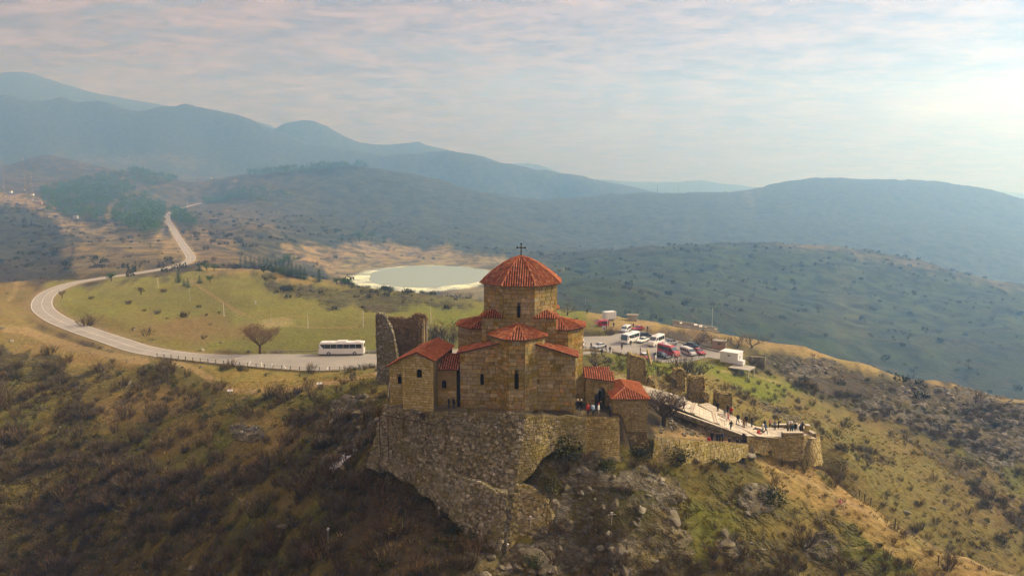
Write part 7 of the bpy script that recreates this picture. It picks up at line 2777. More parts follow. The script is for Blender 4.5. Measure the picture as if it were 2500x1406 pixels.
# lattice masts on the left hill
def mast(px, py0, py1, label, dishes, wide=1.0):
    p = hit(px, py1)
    dep = p.y * CP + (CH - p.z) * SP
    h_ = (py1 - py0) * dep / F
    o = thing('lattice_mast', label, 'mast', (p.x, p.y, ground(p.x, p.y)))
    mb = MB()
    w0, w1 = 1.5 * wide, 0.45 * wide
    n = 9
    for k in range(n):
        za, zb = h_ * k / n, h_ * (k + 1) / n
        wa, wb = w0 + (w1 - w0) * k / n, w0 + (w1 - w0) * (k + 1) / n
        cs = [(-1, -1), (1, -1), (1, 1), (-1, 1)]
        for i in range(4):
            a, b_ = cs[i], cs[(i + 1) % 4]
            mb.tube((a[0] * wa, a[1] * wa, za), (a[0] * wb, a[1] * wb, zb), 0.1, 0.09, 4)
            mb.tube((a[0] * wa, a[1] * wa, za), (b_[0] * wb, b_[1] * wb, zb), 0.05, 0.05, 3)
    mb.tube((0, 0, h_), (0, 0, h_ * 1.08), 0.12, 0.06, 4)
    mb.build('lattice', M_WOOD, o)
    for (f, a, r) in dishes:
        mb = MB(); w = w0 + (w1 - w0) * f
        c = Vector((math.cos(a) * (w + 0.7), math.sin(a) * (w + 0.7), h_ * f)); d = Vector((math.cos(a), math.sin(a), 0))
        mb.tube(c, c + d * 0.6, r * 0.5, r, 10); mb.build('dish', M_WHITEM, o)
    for k in range(3):
        mb = MB(); a = k * 2.1
        mb.box((math.cos(a) * (w1 + 0.5), math.sin(a) * (w1 + 0.5), h_ * 0.93), (0.35, 0.35, 2.2)); mb.build('panel_antenna', M_PANEL_SH, o)
    return o


mast(82, 428, 500, 'lattice mast with white dishes beside the low hut', [(0.16, -1.2, 1.5), (0.34, -0.4, 1.4), (0.34, -2.6, 1.4), (0.72, -1.7, 1.0)])
mast(66, 382, 496, 'tall thin lattice mast behind the dish mast', [(0.1, -1.9, 1.2), (0.28, -1.4, 1.2)], 0.8)
mast(12, 392, 474, 'leftmost lattice mast on the left hill', [(0.2, -1.5, 1.0)], 0.8)
p = hit(95, 498)
shed('mast_hut', 'low hut at the foot of the dish mast', 'hut', 95, 498, p.y, (10, 5, 3.2), 0.1, M_RUST, M_CONC, False, True)
p = hit(27, 472)
shed('mast_hut', 'small white hut beside the leftmost mast', 'hut', 27, 472, p.y, (4, 4, 4.0), 0.1, M_PANEL, M_PANEL, False, True)
p = hit(185, 530)
shed('mast_hut', 'small pale hut at the lower edge of the pine wood', 'hut', 185, 534, hit(185, 534).y, (6, 4, 4.0), 0.1, M_PANEL_SH, M_PANEL, False, True)
M_ROOFR = simple_mat('far_red_roof', (0.42, 0.13, 0.08), 0.85, var=0.2)
p = hit(498, 437)
shed('far_house', 'long far house with red roof on the hazy saddle', 'house', 498, 437, p.y, (52, 12, 5), 0.05, M_RUST, M_ROOFR, False, True, 2.0)

# ------------------------------------------------------------------ lot wall, fences, rails
def post_fence(name, label, pts, n, h_=1.05, r=0.05, wall_h=0.0, mat=M_DARKPOST, wires=2, zfn=None, wall_mat=None):
    o = thing(name, label, 'fence', pts[0])
    base = Vector(pts[0])
    seg = [Vector(p) for p in pts]
    L = [0.0]
    for i in range(len(seg) - 1):
        L.append(L[-1] + (seg[i + 1] - seg[i]).length)
    def at(q):
        k = 0
        while k < len(L) - 2 and L[k + 1] < q:
            k += 1
        t = (q - L[k]) / max(1e-6, L[k + 1] - L[k])
        return seg[k].lerp(seg[k + 1], t) - base
    tops = []
    pm = None
    for k in range(n):
        p = at(L[-1] * k / (n - 1))
        if pm is None:
            mb = MB(); mb.box((0, 0, h_ / 2 - 0.1), (r * 2, r * 2, h_ + 0.2)); mb.box((0, 0, h_ + 0.02), (r * 2.6, r * 2.6, 0.06))
            q = mb.build('post', mat, o); pm = q.data
            q.location = p
        else:
            inst('post', pm, o, Matrix.Translation(p))
        tops.append(p)
    for w in range(wires):
        mb = MB()
        for a, b_ in zip(tops[:-1], tops[1:]):
            zz_ = h_ * (0.9 - 0.4 * w)
            mb.tube(a + Vector((0, 0, zz_)), b_ + Vector((0, 0, zz_)), 0.018, 0.018, 3, cap=False)
        mb.build('rail', mat, o)
    if wall_h:
        mb = MB()
        for a, b_ in zip([s - base for s in seg[:-1]], [s - base for s in seg[1:]]):
            d = b_ - a
            mb.box((a + b_) / 2 + Vector((0, 0, wall_h / 2 - 0.5)), (d.length + 0.1, 0.35, wall_h + 1.0), Matrix.Rotation(math.atan2(d.y, d.x), 3, 'Z'), 0.4)
        mb.build('base_wall', wall_mat or M_RUBBLE, o)
    return o


def lotp(px, py, z=LOT_Z):
    return Pz(px, py, z)


post_fence('lot_fence', 'post fence on a low stone wall along the near edge of the bus lot', [lotp(384, 873), lotp(480, 884), lotp(560, 892), lotp(660, 901), lotp(740, 907), lotp(830, 906), lotp(926, 895)], 27, 1.1, 0.06, 0.35)
post_fence('road_rail', 'short wooden railing running down the left slope from the road', [hit(384, 874), hit(330, 880), hit(255, 905)], 8, 0.9, 0.06, 0, M_WOOD)
o = post_fence('lot_barrier', 'long low barrier behind the coach', [lotp(655, 862), lotp(925, 862)], 12, 0.75, 0.05, 0, M_CONC, 1)
mb = MB(); a, b_ = lotp(655, 862) - lotp(655, 862), lotp(925, 862) - lotp(655, 862)
mb.box((a + b_) / 2 + Vector((0, 0, 0.62)), ((b_ - a).length, 0.08, 0.32), Matrix.Rotation(math.atan2(b_.y, b_.x), 3, 'Z')); mb.build('beam', M_CONC, o)
post_fence('lot_fence', 'fence on a stone wall between the car park and the lawn', [lotp(1496, 863), lotp(1540, 874), lotp(1580, 886), hit(1605, 908)], 10, 1.2, 0.06, 0.7, wall_mat=M_WARM)
post_fence('lot_fence', 'short fence left of the footpath entrance to the car park', [lotp(1420, 858), lotp(1443, 856), lotp(1481, 862)], 7, 1.2, 0.06, 0.5, wall_mat=M_WARM)
post_fence('lot_fence', 'low kerb fence below the lower row of vehicles', [lotp(1585, 887), lotp(1640, 886), lotp(1720, 873)], 9, 0.6, 0.05, 0.25, wall_mat=M_CONC)
post_fence('lot_fence', 'kerb wall behind the upper row of vehicles', [lotp(1562, 812), lotp(1640, 832), lotp(1756, 860)], 8, 0.7, 0.05, 0.45, wall_mat=M_CONC)
post_fence('lawn_fence', 'thin wire fence below the lawn wall', [hit(1606, 912), hit(1640, 925), hit(1662, 938)], 4, 1.3, 0.05)
post_fence('slope_fence', 'wire fence on dark posts descending the right slope edge', [hit(2048, 1180), hit(2091, 1209), hit(2135, 1244), hit(2178, 1283), hit(2227, 1324), hit(2290, 1380)], 6, 1.4, 0.05)
# swing-like frame
p = hit(1655, 888)
o = thing('pole_frame', 'white A-frame of thin poles on the lawn below the red van', 'frame', (p.x, p.y, ground(p.x, p.y)))
for (xa, xb) in ((-1.5, -1.0), (-0.6, -1.0), (0.9, 0.5), (1.5, 0.7)):
    mb = MB(); mb.tube((xa * 1.2, -0.5 if xa < xb else 0.4, -0.2), (xb * 1.2, 0, 2.6), 0.05, 0.05, 5); mb.build('leg', M_WHITEM, o)
mb = MB(); mb.tube((-1.25, 0, 2.6), (0.9, 0, 2.6), 0.05, 0.05, 5); mb.build('bar', M_WHITEM, o)

# terrace railings, bars one by one
def railing(name, label, a, b_, h_=1.05, gap=0.14):
    a = Vector(a); b_ = Vector(b_)
    o = thing(name, label, 'railing', a)
    d = b_ - a; L = d.length
    mb = MB(); mb.tube((0, 0, h_), d + Vector((0, 0, h_)), 0.03, 0.03, 5); mb.build('top_rail', M_DARKPOST, o)
    mb = MB(); mb.tube((0, 0, 0.1), d + Vector((0, 0, 0.1)), 0.02, 0.02, 4); mb.build('bottom_rail', M_DARKPOST, o)
    me_ = None
    n = int(L / gap)
    for k in range(n + 1):
        p = d * (k / n)
        if me_ is None:
            mb = MB(); mb.tube((0, 0, 0), (0, 0, h_), 0.014, 0.014, 4); q = mb.build('bar', M_DARKPOST, o); me_ = q.data
        else:
            inst('bar', me_, o, Matrix.Translation(p))
    return o


TZ = ground(P(1460, 1010, 90).x, 90.0)
a = Pz(1428, 1018, TZ); b_ = Pz(1496, 1020, TZ)
railing('terrace_railing', 'dark iron railing along the terrace by the gate', (a.x, 88.6, TZ), (b_.x, 88.7, TZ))
a = P(1072, 1003, 88.0); b_ = P(1122, 1003, 87.8)
railing('balcony_railing', 'dark railing of the small balcony between chapel and church', (a.x, 87.6, 0.9), (b_.x, 87.5, 0.9))
mb = MB(); mb.box(((a.x + b_.x) / 2, 88.3, 0.84), (b_.x - a.x + 0.3, 1.8, 0.1)); o = mb.build('balcony_floor', M_CONC); o['kind'] = 'structure'
for nm, lb, (x0, y0, d0), (x1, y1, d1) in (('step_railing', 'thin rail beside the lower paved steps', (1768, 1054, 102.6), (1776, 1036, 106.5)), ('step_railing', 'thin rail on the paved steps above the couple', (1806, 1068, 101.6), (1808, 1048, 104.5))):
    a = P(x0, y0, d0); b_ = P(x1, y1, d1)
    a.z = ground(a.x, a.y) + 0.1; b_.z = ground(b_.x, b_.y) + 0.1
    o = thing(nm, lb, 'railing', a)
    d = b_ - a
    mb = MB(); mb.tube((0, 0, 0.95), d + Vector((0, 0, 0.95)), 0.03, 0.03, 5); mb.build('top_rail', M_PANEL_SH, o)
    for t in (0, 0.5, 1):
        mb = MB(); mb.tube(d * t - Vector((0, 0, .2)), d * t + Vector((0, 0, 0.95)), 0.03, 0.03, 5); mb.build('post', M_PANEL_SH, o)
# stair rail at the far left of the chapel
a = P(948, 972, 93); b_ = P(957, 915, 97)
o = thing('stair_railing', 'pale handrail of the stair left of the chapel', 'railing', a)
d = b_ - a
mb = MB(); mb.tube((0, 0, 0.2), d * 0.55 + Vector((-0.1, 0, 0.5)), 0.05, 0.05, 5); mb.tube(d * 0.55 + Vector((-0.1, 0, 0.5)), d, 0.05, 0.05, 5); mb.build('top_rail', M_PANEL_SH, o)
for t in (0.0, 0.3, 0.6, 0.95):
    mb = MB(); mb.tube(d * t + Vector((0, 0, -0.8)), d * t + Vector((0, 0, 0.3)), 0.03, 0.03, 4); mb.build('post', M_DARKPOST, o)

# steel scaffold frame under the chapel
zt_ = Zat(992, 87.0)
fa = P(944, 1000, 89.8); fb = P(1078, 1012, 85.6)
o = thing('steel_frame', 'rusty steel scaffold frame hanging below the chapel front', 'frame', (fa.x, fa.y, 0))
d = Vector((fb.x - fa.x, fb.y - fa.y, 0)); sd = Vector((-d.y, d.x, 0)).normalized() * 1.5
zt_ = Zat(1000, 88.5) - 0.6
def beam(p, q, r=0.065, nm='beam'):
    mb = MB(); mb.tube(p, q, r, r, 4); mb.build(nm, M_STEEL, o)
zu = Vector((0, 0, zt_)); out = Vector((d.y, -d.x, 0)).normalized() * 1.6
beam(zu + out, zu + d + out); beam(zu + Vector((0, 0, 0.5)) + sd * 0.3, zu + d * 0.45 + Vector((0, 0, 0.5)) + sd * 0.3)
for t in (0.0, 0.22, 0.45, 0.7, 1.0):
    beam(zu + d * t + out, zu + d * t + sd * 0.3 + Vector((0, 0, 0.45 * (t < .5))), 0.05)
for t, lo in ((0.0, 6.0), (0.16, 6.2), (0.45, 2.2), (0.24, 1.2)):
    beam(zu + d * t + out, zu + d * t + out + Vector((0, 0, -lo)), 0.06, 'post')
for k in range(4):
    zz_ = Vector((0, 0, -1.4 * (k + 1)))
    beam(zu + out + zz_, zu + d * 0.16 + out + zz_, 0.04)
mb = MB()
for t in (0.42, 0.68):
    mb.box(zu + d * t + Vector((0, 0, 0.45)) + out * 0.1, (0.55, 0.5, 0.5)); 
    mb.build('corbel_box', M_STEEL, o); mb = MB()

# floodlights and small posts
def flood(px, py, label, n=2, d=None, s=1.0):
    p = P(px, py, d) if d else hit(px, py)
    o = thing('floodlight', label, 'floodlight', (p.x, p.y, ground(p.x, p.y)), rng.uniform(-0.4, 0.4))
    mb = MB(); mb.tube((0, 0, -0.2), (0, 0, 0.7 * s), 0.04, 0.04, 5); mb.build('stand', M_PANEL_SH, o)
    for k in range(n):
        mb = MB(); x = (k - (n - 1) / 2) * 0.62 * s
        mb.box((x, -0.05, 0.85 * s), (0.5 * s, 0.22, 0.46 * s), Matrix.Rotation(-0.5, 3, 'X')); hd = mb.build('lamp_head', M_WHITEM, o)
        mb = MB(); mb.box((x, -0.18, 0.80 * s), (0.4 * s, 0.03, 0.34 * s), Matrix.Rotation(-0.5, 3, 'X')); mb.build('lens', M_GLASS if k else M_PANEL_SH, hd)
    return o


flood(780, 945, 'pair of white floodlights on the bank above the footpath'); flood(562, 962, 'white floodlight on a bench-like bracket above the slope', 2)
flood(926, 924, 'pair of white floodlights at the foot of the ruined tower', 2); flood(1928, 1040, 'white floodlights on the rubble behind the lookout', 2)
def stake(px, py0, py1, label, cross=False, mat=M_POLE):
    p = hit(px, py1)
    dep = p.y * CP + (CH - p.z) * SP
    h_ = (py1 - py0) * dep / F / 0.9
    mb = MB(); mb.tube((0, 0, -0.3), (0.05, 0, h_), 0.03, 0.03, 5)
    if cross:
        mb.tube((-0.5, 0, h_ * 0.82), (0.5, 0, h_ * 0.86), 0.035, 0.035, 5); mb.box((0, 0, h_ * 0.98), (0.3, 0.15, 0.15))
    else:
        mb.box((0.06, 0, h_), (0.28, 0.22, 0.28), Matrix.Rotation(0.5, 3, 'Y'))
    o = mb.build('lamp_stake', mat); o.location = (p.x, p.y, p.z)
    tag(o, label, 'lamp post')


stake(801, 1292, 1325, 'white lamp stake on the dark slope'); stake(1295, 1262, 1292, 'cross-shaped lamp stake in front of the bastion', True); stake(1493, 1252, 1282, 'cross-shaped lamp stake on the cliff', True); stake(1071, 1240, 1262, 'small white lamp stake left of the bastion corner'); stake(1238, 1330, 1346, 'white lamp stake at the bastion foot')
# white litter / stone chips
mb = MB(); rg = random.Random(8)
p0 = hit(830, 1130)
for k in range(70):
    x, y = p0.x + rg.gauss(0, 0.9), p0.y + rg.gauss(0, 0.7)
    mb.box((x - p0.x, y - p0.y, ground(x, y) - p0.z + 0.12), (rg.uniform(.1, .4), rg.uniform(.1, .35), rg.uniform(.1, .3)), Matrix.Rotation(rg.uniform(0, 3), 3, 'Z') @ Matrix.Rotation(rg.uniform(-.5, .5), 3, 'X'))
o = mb.build('white_rubble', M_WHITEM, kind='stuff', label='heap of white chips on the slope left of the bastion'); o.location = p0
# rubble bank behind the lookout, dirt bank stones
mb = MB()
p0 = hit(1910, 1010)
for k in range(260):
    t = rg.random(); px = 1855 + 95 * t + rg.gauss(0, 8); py = 985 + 45 * t + rg.gauss(0, 7)
    q = hit(px, py, 100)
    s = rg.uniform(.1, .42)
    mb.box(q - p0 + Vector((0, 0, s * 0.2)), (s * 1.3, s, s * 0.7), Matrix.Rotation(rg.uniform(0, 3), 3, 'Z') @ Matrix.Rotation(rg.uniform(-.5, .5), 3, 'X'), rg.random(), 0, 0.7)
o = mb.build('rubble_bank', M_ROCK, kind='stuff', label='bank of pale rubble stones behind the lookout'); o.location = p0
mb = MB(); p0 = hit(1660, 1050)
for k in range(120):
    px = rg.uniform(1610, 1760); py = 1040 + (px - 1610) * 0.16 + rg.gauss(0, 9)
    q = hit(px, py, 86)
    s = rg.uniform(.12, .45)
    mb.box(q - p0 + Vector((0, 0, s * 0.2)), (s * 1.3, s, s * 0.7), Matrix.Rotation(rg.uniform(0, 3), 3, 'Z') @ Matrix.Rotation(rg.uniform(-.5, .5), 3, 'X'), rg.random(), 0, 0.7)
o = mb.build('rubble_bank', M_ROCK, kind='stuff', label='scattered stones on the dirt bank below the paved steps'); o.location = p0
# painted bay lines on the lot
for k, (x0, y0, x1, y1) in enumerate([(612, 882, 606, 893), (638, 884, 640, 896), (560, 880, 600, 870), (664, 888, 668, 899), (693, 892, 700, 902), (760, 897, 764, 904), (800, 896, 800, 903), (870, 892, 876, 898), (905, 890, 914, 894)]):
    a = Pz(x0, y0, LOT_Z); b_ = Pz(x1, y1, LOT_Z); d = (b_ - a); s = Vector((-d.y, d.x, 0)).normalized() * 0.08
    q = [a - s, a + s, b_ + s, b_ - s]
    o = mesh_obj('bay_marking', [(v.x, v.y, LOT_Z + 0.02) for v in q], [(0, 1, 2, 3)], M_LINE)
    if o.data.polygons[0].normal.z < 0:
        o.data.flip_normals()
    o['kind'] = 'structure'
# ------------------------------------------------------------------ people
def skin_body(name, joints, edges):
    """grow one continuous body over a skeleton: joints {name: (pos, radius_x, radius_y)}"""
    me = bpy.data.meshes.new(name)
    keys = list(joints)
    me.from_pydata([joints[k][0] for k in keys], [(keys.index(a), keys.index(b_)) for a, b_ in edges], [])
    o = bpy.data.objects.new(name, me)
    COL.objects.link(o)
    md = o.modifiers.new('skin', 'SKIN')
    sv = me.skin_vertices[0].data
    for i, k in enumerate(keys):
        sv[i].radius = joints[k][1:3]
        sv[i].use_root = (k == 'pelvis')
    md.use_smooth_shade = True
    sb = o.modifiers.new('sub', 'SUBSURF'); sb.levels = 1; sb.render_levels = 1
    dg = bpy.context.evaluated_depsgraph_get()
    ev = o.evaluated_get(dg)
    out = bpy.data.meshes.new_from_object(ev)
    bpy.data.objects.remove(o, do_unlink=True)
    return out


SKEL = [('pelvis', 'waist'), ('waist', 'chest'), ('chest', 'neck'), ('neck', 'head0'), ('head0', 'head1'), ('head1', 'head2'), ('chest', 'shl'), ('shl', 'ell'), ('ell', 'wrl'), ('wrl', 'hal'), ('chest', 'shr'), ('shr', 'elr'), ('elr', 'wrr'), ('wrr', 'har'),
        ('pelvis', 'hil'), ('hil', 'knl'), ('knl', 'anl'), ('anl', 'tol'), ('pelvis', 'hir'), ('hir', 'knr'), ('knr', 'anr'), ('anr', 'tor')]


def pose(kind):
    j = dict(pelvis=((0, 0, .95), .15, .12), waist=((0, 0, 1.10), .15, .115), chest=((0, 0, 1.34), .18, .13), neck=((0, .0, 1.50), .06, .06), head0=((0, -.01, 1.57), .075, .085), head1=((0, -.015, 1.66), .085, .10), head2=((0, 0, 1.735), .06, .07),
             shl=((-.20, 0, 1.40), .075, .075), ell=((-.26, .02, 1.13), .058, .058), wrl=((-.25, -.08, .90), .042, .042), hal=((-.24, -.11, .82), .035, .025),
             shr=((.20, 0, 1.40), .075, .075), elr=((.26, .02, 1.13), .058, .058), wrr=((.25, -.08, .90), .042, .042), har=((.24, -.11, .82), .035, .025),
             hil=((-.09, 0, .88), .10, .10), knl=((-.10, -.02, .50), .068, .068), anl=((-.10, .02, .09), .045, .045), tol=((-.11, -.15, .04), .045, .035),
             hir=((.09, 0, .88), .10, .10), knr=((.10, -.02, .50), .068, .068), anr=((.10, .02, .09), .045, .045), tor=((.11, -.15, .04), .045, .035))
    def mv(**kw):
        for k, v in kw.items():
            j[k] = (v,) + j[k][1:]
    if kind == 'walk':
        mv(knl=(-.09, -.20, .52), anl=(-.09, -.24, .10), tol=(-.10, -.40, .07), knr=(.09, .06, .50), anr=(.09, .32, .16), tor=(.10, .20, .04), ell=(-.26, .12, 1.14), wrl=(-.24, .10, .92), hal=(-.24, .08, .84), elr=(.26, -.08, 1.13), wrr=(.24, -.24, .98), har=(.23, -.30, .93))
    if kind == 'photo':
        mv(ell=(-.28, -.10, 1.18), wrl=(-.10, -.28, 1.42), hal=(-.05, -.30, 1.50), elr=(.28, -.10, 1.18), wrr=(.10, -.28, 1.42), har=(.05, -.30, 1.50))
    if kind == 'hip':
        mv(elr=(.36, .06, 1.18), wrr=(.22, -.06, 1.02), har=(.17, -.09, .98))
    if kind == 'sit':
        for k in j:
            p = j[k][0]
            if k[:2] not in ('kn', 'an', 'to'):
                j[k] = ((p[0], p[1], p[2] - .72),) + j[k][1:]
        mv(knl=(-.14, -.42, .42), anl=(-.13, -.50, .08), tol=(-.13, -.64, .04), knr=(.14, -.42, .42), anr=(.13, -.50, .08), tor=(.13, -.64, .04), wrl=(-.16, -.30, .46), hal=(-.14, -.36, .46), wrr=(.16, -.30, .46), har=(.14, -.36, .46))
    return j


def mat_flat(name, col):
    if name in MATS:
        return MATS[name]
    return simple_mat(name, col, 0.85, var=0.15, scale=9.0, spec=0.2)


CLOTH = dict(black=(0.014, 0.014, 0.016), navy=(0.022, 0.03, 0.07), blue=(0.05, 0.09, 0.22), jeans=(0.05, 0.075, 0.13), red=(0.45, 0.03, 0.03), pink=(0.55, 0.25, 0.24), white=(0.72, 0.72, 0.70), grey=(0.18, 0.18, 0.19), brown=(0.15, 0.075, 0.03), olive=(0.10, 0.10, 0.05), teal=(0.02, 0.06, 0.07), lightblue=(0.35, 0.48, 0.62), maroon=(0.14, 0.03, 0.03), beige=(0.42, 0.34, 0.25))
SKIN = mat_flat('skin_tone', (0.50, 0.30, 0.20))
HAIRS = [mat_flat('dark_hair', (0.018, 0.012, 0.009)), mat_flat('brown_hair', (0.06, 0.032, 0.016)), mat_flat('grey_hair', (0.32, 0.31, 0.30))]
BODY = {}
for kd in ('stand', 'walk', 'photo', 'hip', 'sit'):
    jn = pose(kd)
    me = skin_body('person_' + kd, jn, SKEL)
    for k in range(5):
        me.materials.append(SKIN)
    head_z = jn['neck'][0][2]; pel = jn['pelvis'][0][2]
    idx = []
    for pl in me.polygons:
        c = pl.center
        hand = min((c - Vector(jn['hal'][0])).length, (c - Vector(jn['har'][0])).length) < 0.055
        foot = min((c - Vector(jn['tol'][0])).length, (c - Vector(jn['tor'][0])).length, (c - Vector(jn['anl'][0])).length, (c - Vector(jn['anr'][0])).length) < 0.12
        arm = min((c - Vector(jn[k][0])).length for k in ('ell', 'elr', 'wrl', 'wrr')) < 0.17
        if c.z > head_z + 0.0 and abs(c.x) < 0.13:
            i = 4 if (c.z > head_z + 0.17 or c.y > jn['head1'][0][1] + 0.035) else 0
        elif hand:
            i = 0
        elif foot:
            i = 3
        elif c.z > pel - 0.06 and not (kd == 'sit' and c.y < -0.16 and c.z < pel + 0.22) or arm:
            i = 1
        else:
            i = 2
        idx.append(i)
    me.polygons.foreach_set('material_index', idx)
    BODY[kd] = me


def person(px, py, label, top, legs, kd='stand', d=None, z=None, rz=None, hair=0, scale=1.0, hat=None, bag=None, group=None):
    if z is not None:
        p = Pz(px, py, z)
    elif d:
        p = P(px, py, d)
        p.z = ground(p.x, p.y)
    else:
        p = hit(px, py)
    o = bpy.data.objects.new('person', BODY[kd])
    COL.objects.link(o)
    o.location = p
    o.rotation_euler = (0, 0, rng.uniform(0, 6.28) if rz is None else rz)
    o.scale = (scale * 1.04,) * 3
    for i, m in enumerate((SKIN, mat_flat('cloth_' + top, CLOTH[top]), mat_flat('cloth_' + legs, CLOTH[legs]), mat_flat('cloth_black', CLOTH['black']), HAIRS[hair])):
        o.material_slots[i].link = 'OBJECT'
        o.material_slots[i].material = m
    tag(o, label, 'person', group)
    if hat:
        mb = MB(); zt = 1.70 if kd != 'sit' else 0.98
        mb.tube((0, -.01, zt - .02), (0, 0, zt + .10), 0.115, 0.07, 10); mb.build('hat', mat_flat('cloth_' + hat, CLOTH[hat]), o)
    if bag:
        mb = MB(); mb.box((0, 0.20, 1.25), (0.30, 0.16, 0.42)); smoothed(mb.build('backpack', mat_flat('cloth_' + bag, CLOTH[bag]), o), 0.04)
    return o


WLK = 0.06   # paving thickness above the ground sheet
def on_walk(px, py, *a, **k):
    o = person(px, py, *a, **k)
    o.location.z += WLK
    return o


on_walk(1669, 1007, 'person in maroon jacket walking under the bare tree', 'maroon', 'black', 'walk')
on_walk(1744, 992, 'person in black walking first on the upper footpath', 'black', 'black', 'walk', rz=0.6)
on_walk(1752, 1006, 'person in black jacket second on the upper footpath', 'black', 'black', 'stand')
on_walk(1769, 1017, 'small person in grey on the upper footpath', 'grey', 'grey', 'stand', scale=0.8)
on_walk(1776, 1012, 'person in black beside the red and white coat', 'black', 'black', 'stand', hair=1)
on_walk(1785, 1018, 'person in red jacket with white backpack on the footpath', 'red', 'black', 'walk', bag='white')
on_walk(1777, 1031, 'person in pink bending on the steps', 'pink', 'red', 'walk')
on_walk(1784, 1054, 'person in black jacket and blue jeans at the foot of the steps', 'black', 'jeans', 'walk', rz=3.3)
on_walk(1815, 1048, 'person in brown coat on the lower walk', 'brown', 'brown', 'hip', hair=1)
on_walk(1821, 1040, 'fair-haired person in dark coat behind the brown coat', 'black', 'black', 'stand', hair=2)
on_walk(1835, 1043, 'grey-haired person in black jacket and jeans near the round bush', 'black', 'jeans', 'stand', hair=2)
on_walk(1851, 1063, 'person in red sitting on the lookout floor', 'red', 'red', 'sit', rz=0.5)
on_walk(1862, 1058, 'person in white beside the blue jacket', 'white', 'grey', 'stand', hair=1)
on_walk(1869, 1060, 'person in blue jacket walking on the lookout', 'blue', 'navy', 'walk', rz=1.2)
on_walk(1866, 1046, 'person in navy behind the blue jacket', 'navy', 'black', 'stand')
on_walk(1879, 1044, 'person in pale pink coat and black trousers on the lookout', 'pink', 'black', 'stand', hair=1)
on_walk(1900, 1049, 'lone person in black photographing on the lookout', 'black', 'black', 'photo')
on_walk(1921, 1050, 'person in grey at the back of the lookout group', 'grey', 'black', 'photo')
on_walk(1923, 1060, 'person in olive coat at the left of the lookout group', 'olive', 'black', 'stand')
on_walk(1934, 1060, 'person in dark teal coat amid the lookout group', 'teal', 'teal', 'stand')
on_walk(1941, 1058, 'person in black amid the lookout group', 'black', 'black', 'hip')
on_walk(1947, 1060, 'person in white at the lookout tip', 'white', 'white', 'stand')
on_walk(1929, 1056, 'person in brown behind the olive coat at the lookout', 'brown', 'black', 'stand')
on_walk(1958, 1056, 'person in navy leaning at the lookout corner', 'navy', 'black', 'photo')
on_walk(1891, 1052, 'person in grey coat left of the lone photographer', 'grey', 'black', 'hip', hair=1)
on_walk(1801, 1036, 'person in black on the walk above the steps', 'black', 'jeans', 'walk')
on_walk(1954, 1059, 'person in black at the far tip of the lookout', 'black', 'black', 'stand')
for k, (x, y, t, l, kd, lb) in enumerate([(1731, 1071, 'red', 'black', 'sit', 'person with red jacket sitting below the steps'), (1738, 1072, 'black', 'black', 'stand', 'person in black standing below the steps, leftmost'), (1751, 1070, 'black', 'black', 'stand', 'person in black in the middle of the huddle below the steps'), (1757, 1074, 'black', 'black', 'hip', 'person with hand on hip in the huddle below the steps'), (1764, 1075, 'navy', 'black', 'stand', 'person in navy at the right of the huddle below the steps'), (1780, 1077, 'black', 'grey', 'sit', 'person in black sitting right of the huddle'), (1799, 1079, 'black', 'black', 'sit', 'person in black sitting at the end of the low wall')]):
    person(x, y, lb, t, l, kd, d=97.0 + (x - 1730) * 0.034, rz=0.2 * k)
# terrace by the gate
for k, (x, y, t, l, kd, lb, ht, bg) in enumerate([(1410, 1006, 'black', 'black', 'stand', 'person in black beside the church corner, left of two', 'white', None), (1419, 1006, 'black', 'black', 'stand', 'person in black with white scarf, right of two at the church corner', 'white', None), (1435, 1016, 'red', 'black', 'stand', 'person in red jacket at the terrace railing', 'red', None), (1448, 1016, 'lightblue', 'navy', 'stand', 'person in light blue jacket at the terrace railing', None, 'lightblue'), (1461, 1016, 'white', 'beige', 'stand', 'person in white coat and red hat at the terrace railing', 'red', None), (1488, 1016, 'navy', 'black', 'stand', 'person in navy at the right end of the terrace railing', None, None), (1466, 1008, 'black', 'black', 'walk', 'person in black walking from the gate arch', None, None)]):
    person(x, y, lb, t, l, kd, z=TZ + 0.02, hat=ht, bag=bg, rz=0.3 * k)
person(1464, 975, 'person in black standing in the gate archway', 'black', 'black', 'stand', d=96.2)
person(1096, 1000, 'person in black on the balcony, left of two', 'black', 'black', 'stand', z=0.9, hair=2); person(1108, 1001, 'person in navy on the balcony, right of two', 'navy', 'jeans', 'stand', z=0.9)
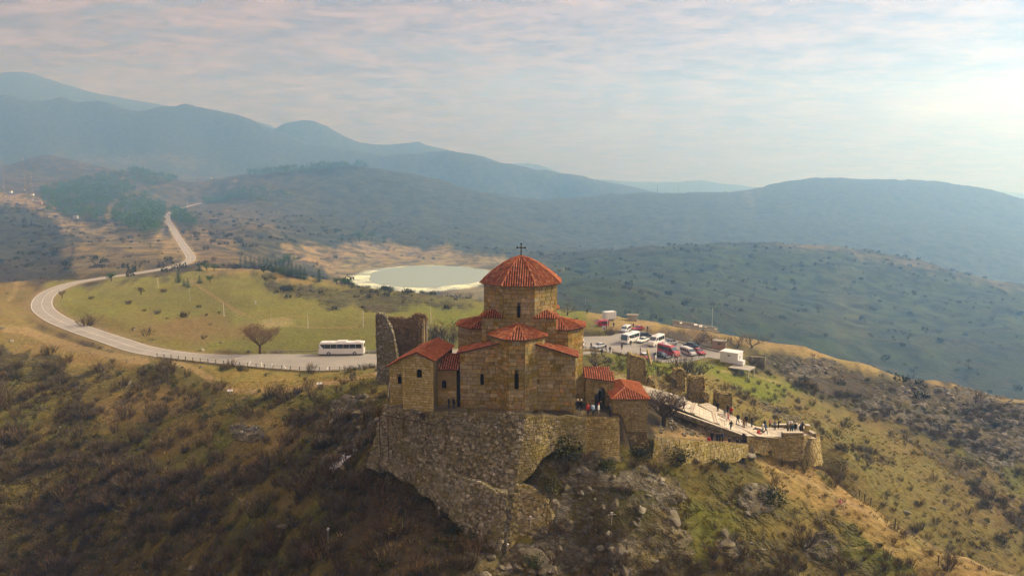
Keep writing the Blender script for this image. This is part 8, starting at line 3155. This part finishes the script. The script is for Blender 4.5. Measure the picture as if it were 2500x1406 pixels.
person(952, 968, 'person in black on the stair left of the chapel', 'black', 'black', 'walk', d=95); person(924, 930, 'person in black on the path below the ruined tower', 'black', 'jeans', 'walk', d=128); person(944, 916, 'person in black on the path beside the side room', 'black', 'black', 'stand', d=133)
# car park
for k, (x, y, t, l, kd, lb) in enumerate([(1540, 845, 'black', 'black', 'walk', 'person in black walking before the minibus'), (1518, 855, 'black', 'maroon', 'stand', 'person in black in the open middle of the car park'), (1489, 862, 'black', 'black', 'stand', 'person in black at the footpath entrance'), (1469, 868, 'black', 'black', 'walk', 'person in black on the path to the gate'), (1479, 855, 'black', 'brown', 'stand', 'person beside the silver car behind the fence'), (1443, 851, 'black', 'black', 'stand', 'person in black at the left fence post'), (1563, 863, 'maroon', 'black', 'stand', 'person in dark red near the lower fence'), (1581, 809, 'black', 'brown', 'stand', 'person in brown right of the red hatchback'), (1540, 802, 'black', 'black', 'stand', 'left of two people behind the grey minivan'), (1546, 802, 'black', 'black', 'stand', 'right of two people behind the grey minivan'), (1433, 766, 'black', 'black', 'walk', 'person in black on the ridge by the leaning pole'), (1498, 800, 'navy', 'black', 'stand', 'person in navy behind the box trailer'), (1600, 882, 'white', 'white', 'stand', 'person in white beside the navy saloon')]):
    person(x, y, lb, t, l, kd)
person(624, 744, 'tiny person in white crossing the meadow', 'white', 'white', 'walk'); person(2051, 1232, 'person in pink and white sitting on the right slope', 'pink', 'white', 'sit')
# ------------------------------------------------------------------ haze
hz = bpy.data.materials.new('haze_air'); hz.use_nodes = True
nt = hz.node_tree; nt.nodes.clear()
out = nt.nodes.new('ShaderNodeOutputMaterial')
pv = nt.nodes.new('ShaderNodeVolumePrincipled')
pv.inputs['Color'].default_value = (0.22, 0.475, 0.92, 1)
pv.inputs['Absorption Color'].default_value = (1, 1, 1, 1)
pv.inputs['Density'].default_value = HAZE_DENSITY
pv.inputs['Anisotropy'].default_value = 0.45
nt.links.new(pv.outputs[0], out.inputs['Volume'])
hb = MB()
hb.box((0, 2150, 275), (12400, 4900, 880))
o = hb.build('haze', hz, kind='stuff', label='pale blue haze filling the valleys')
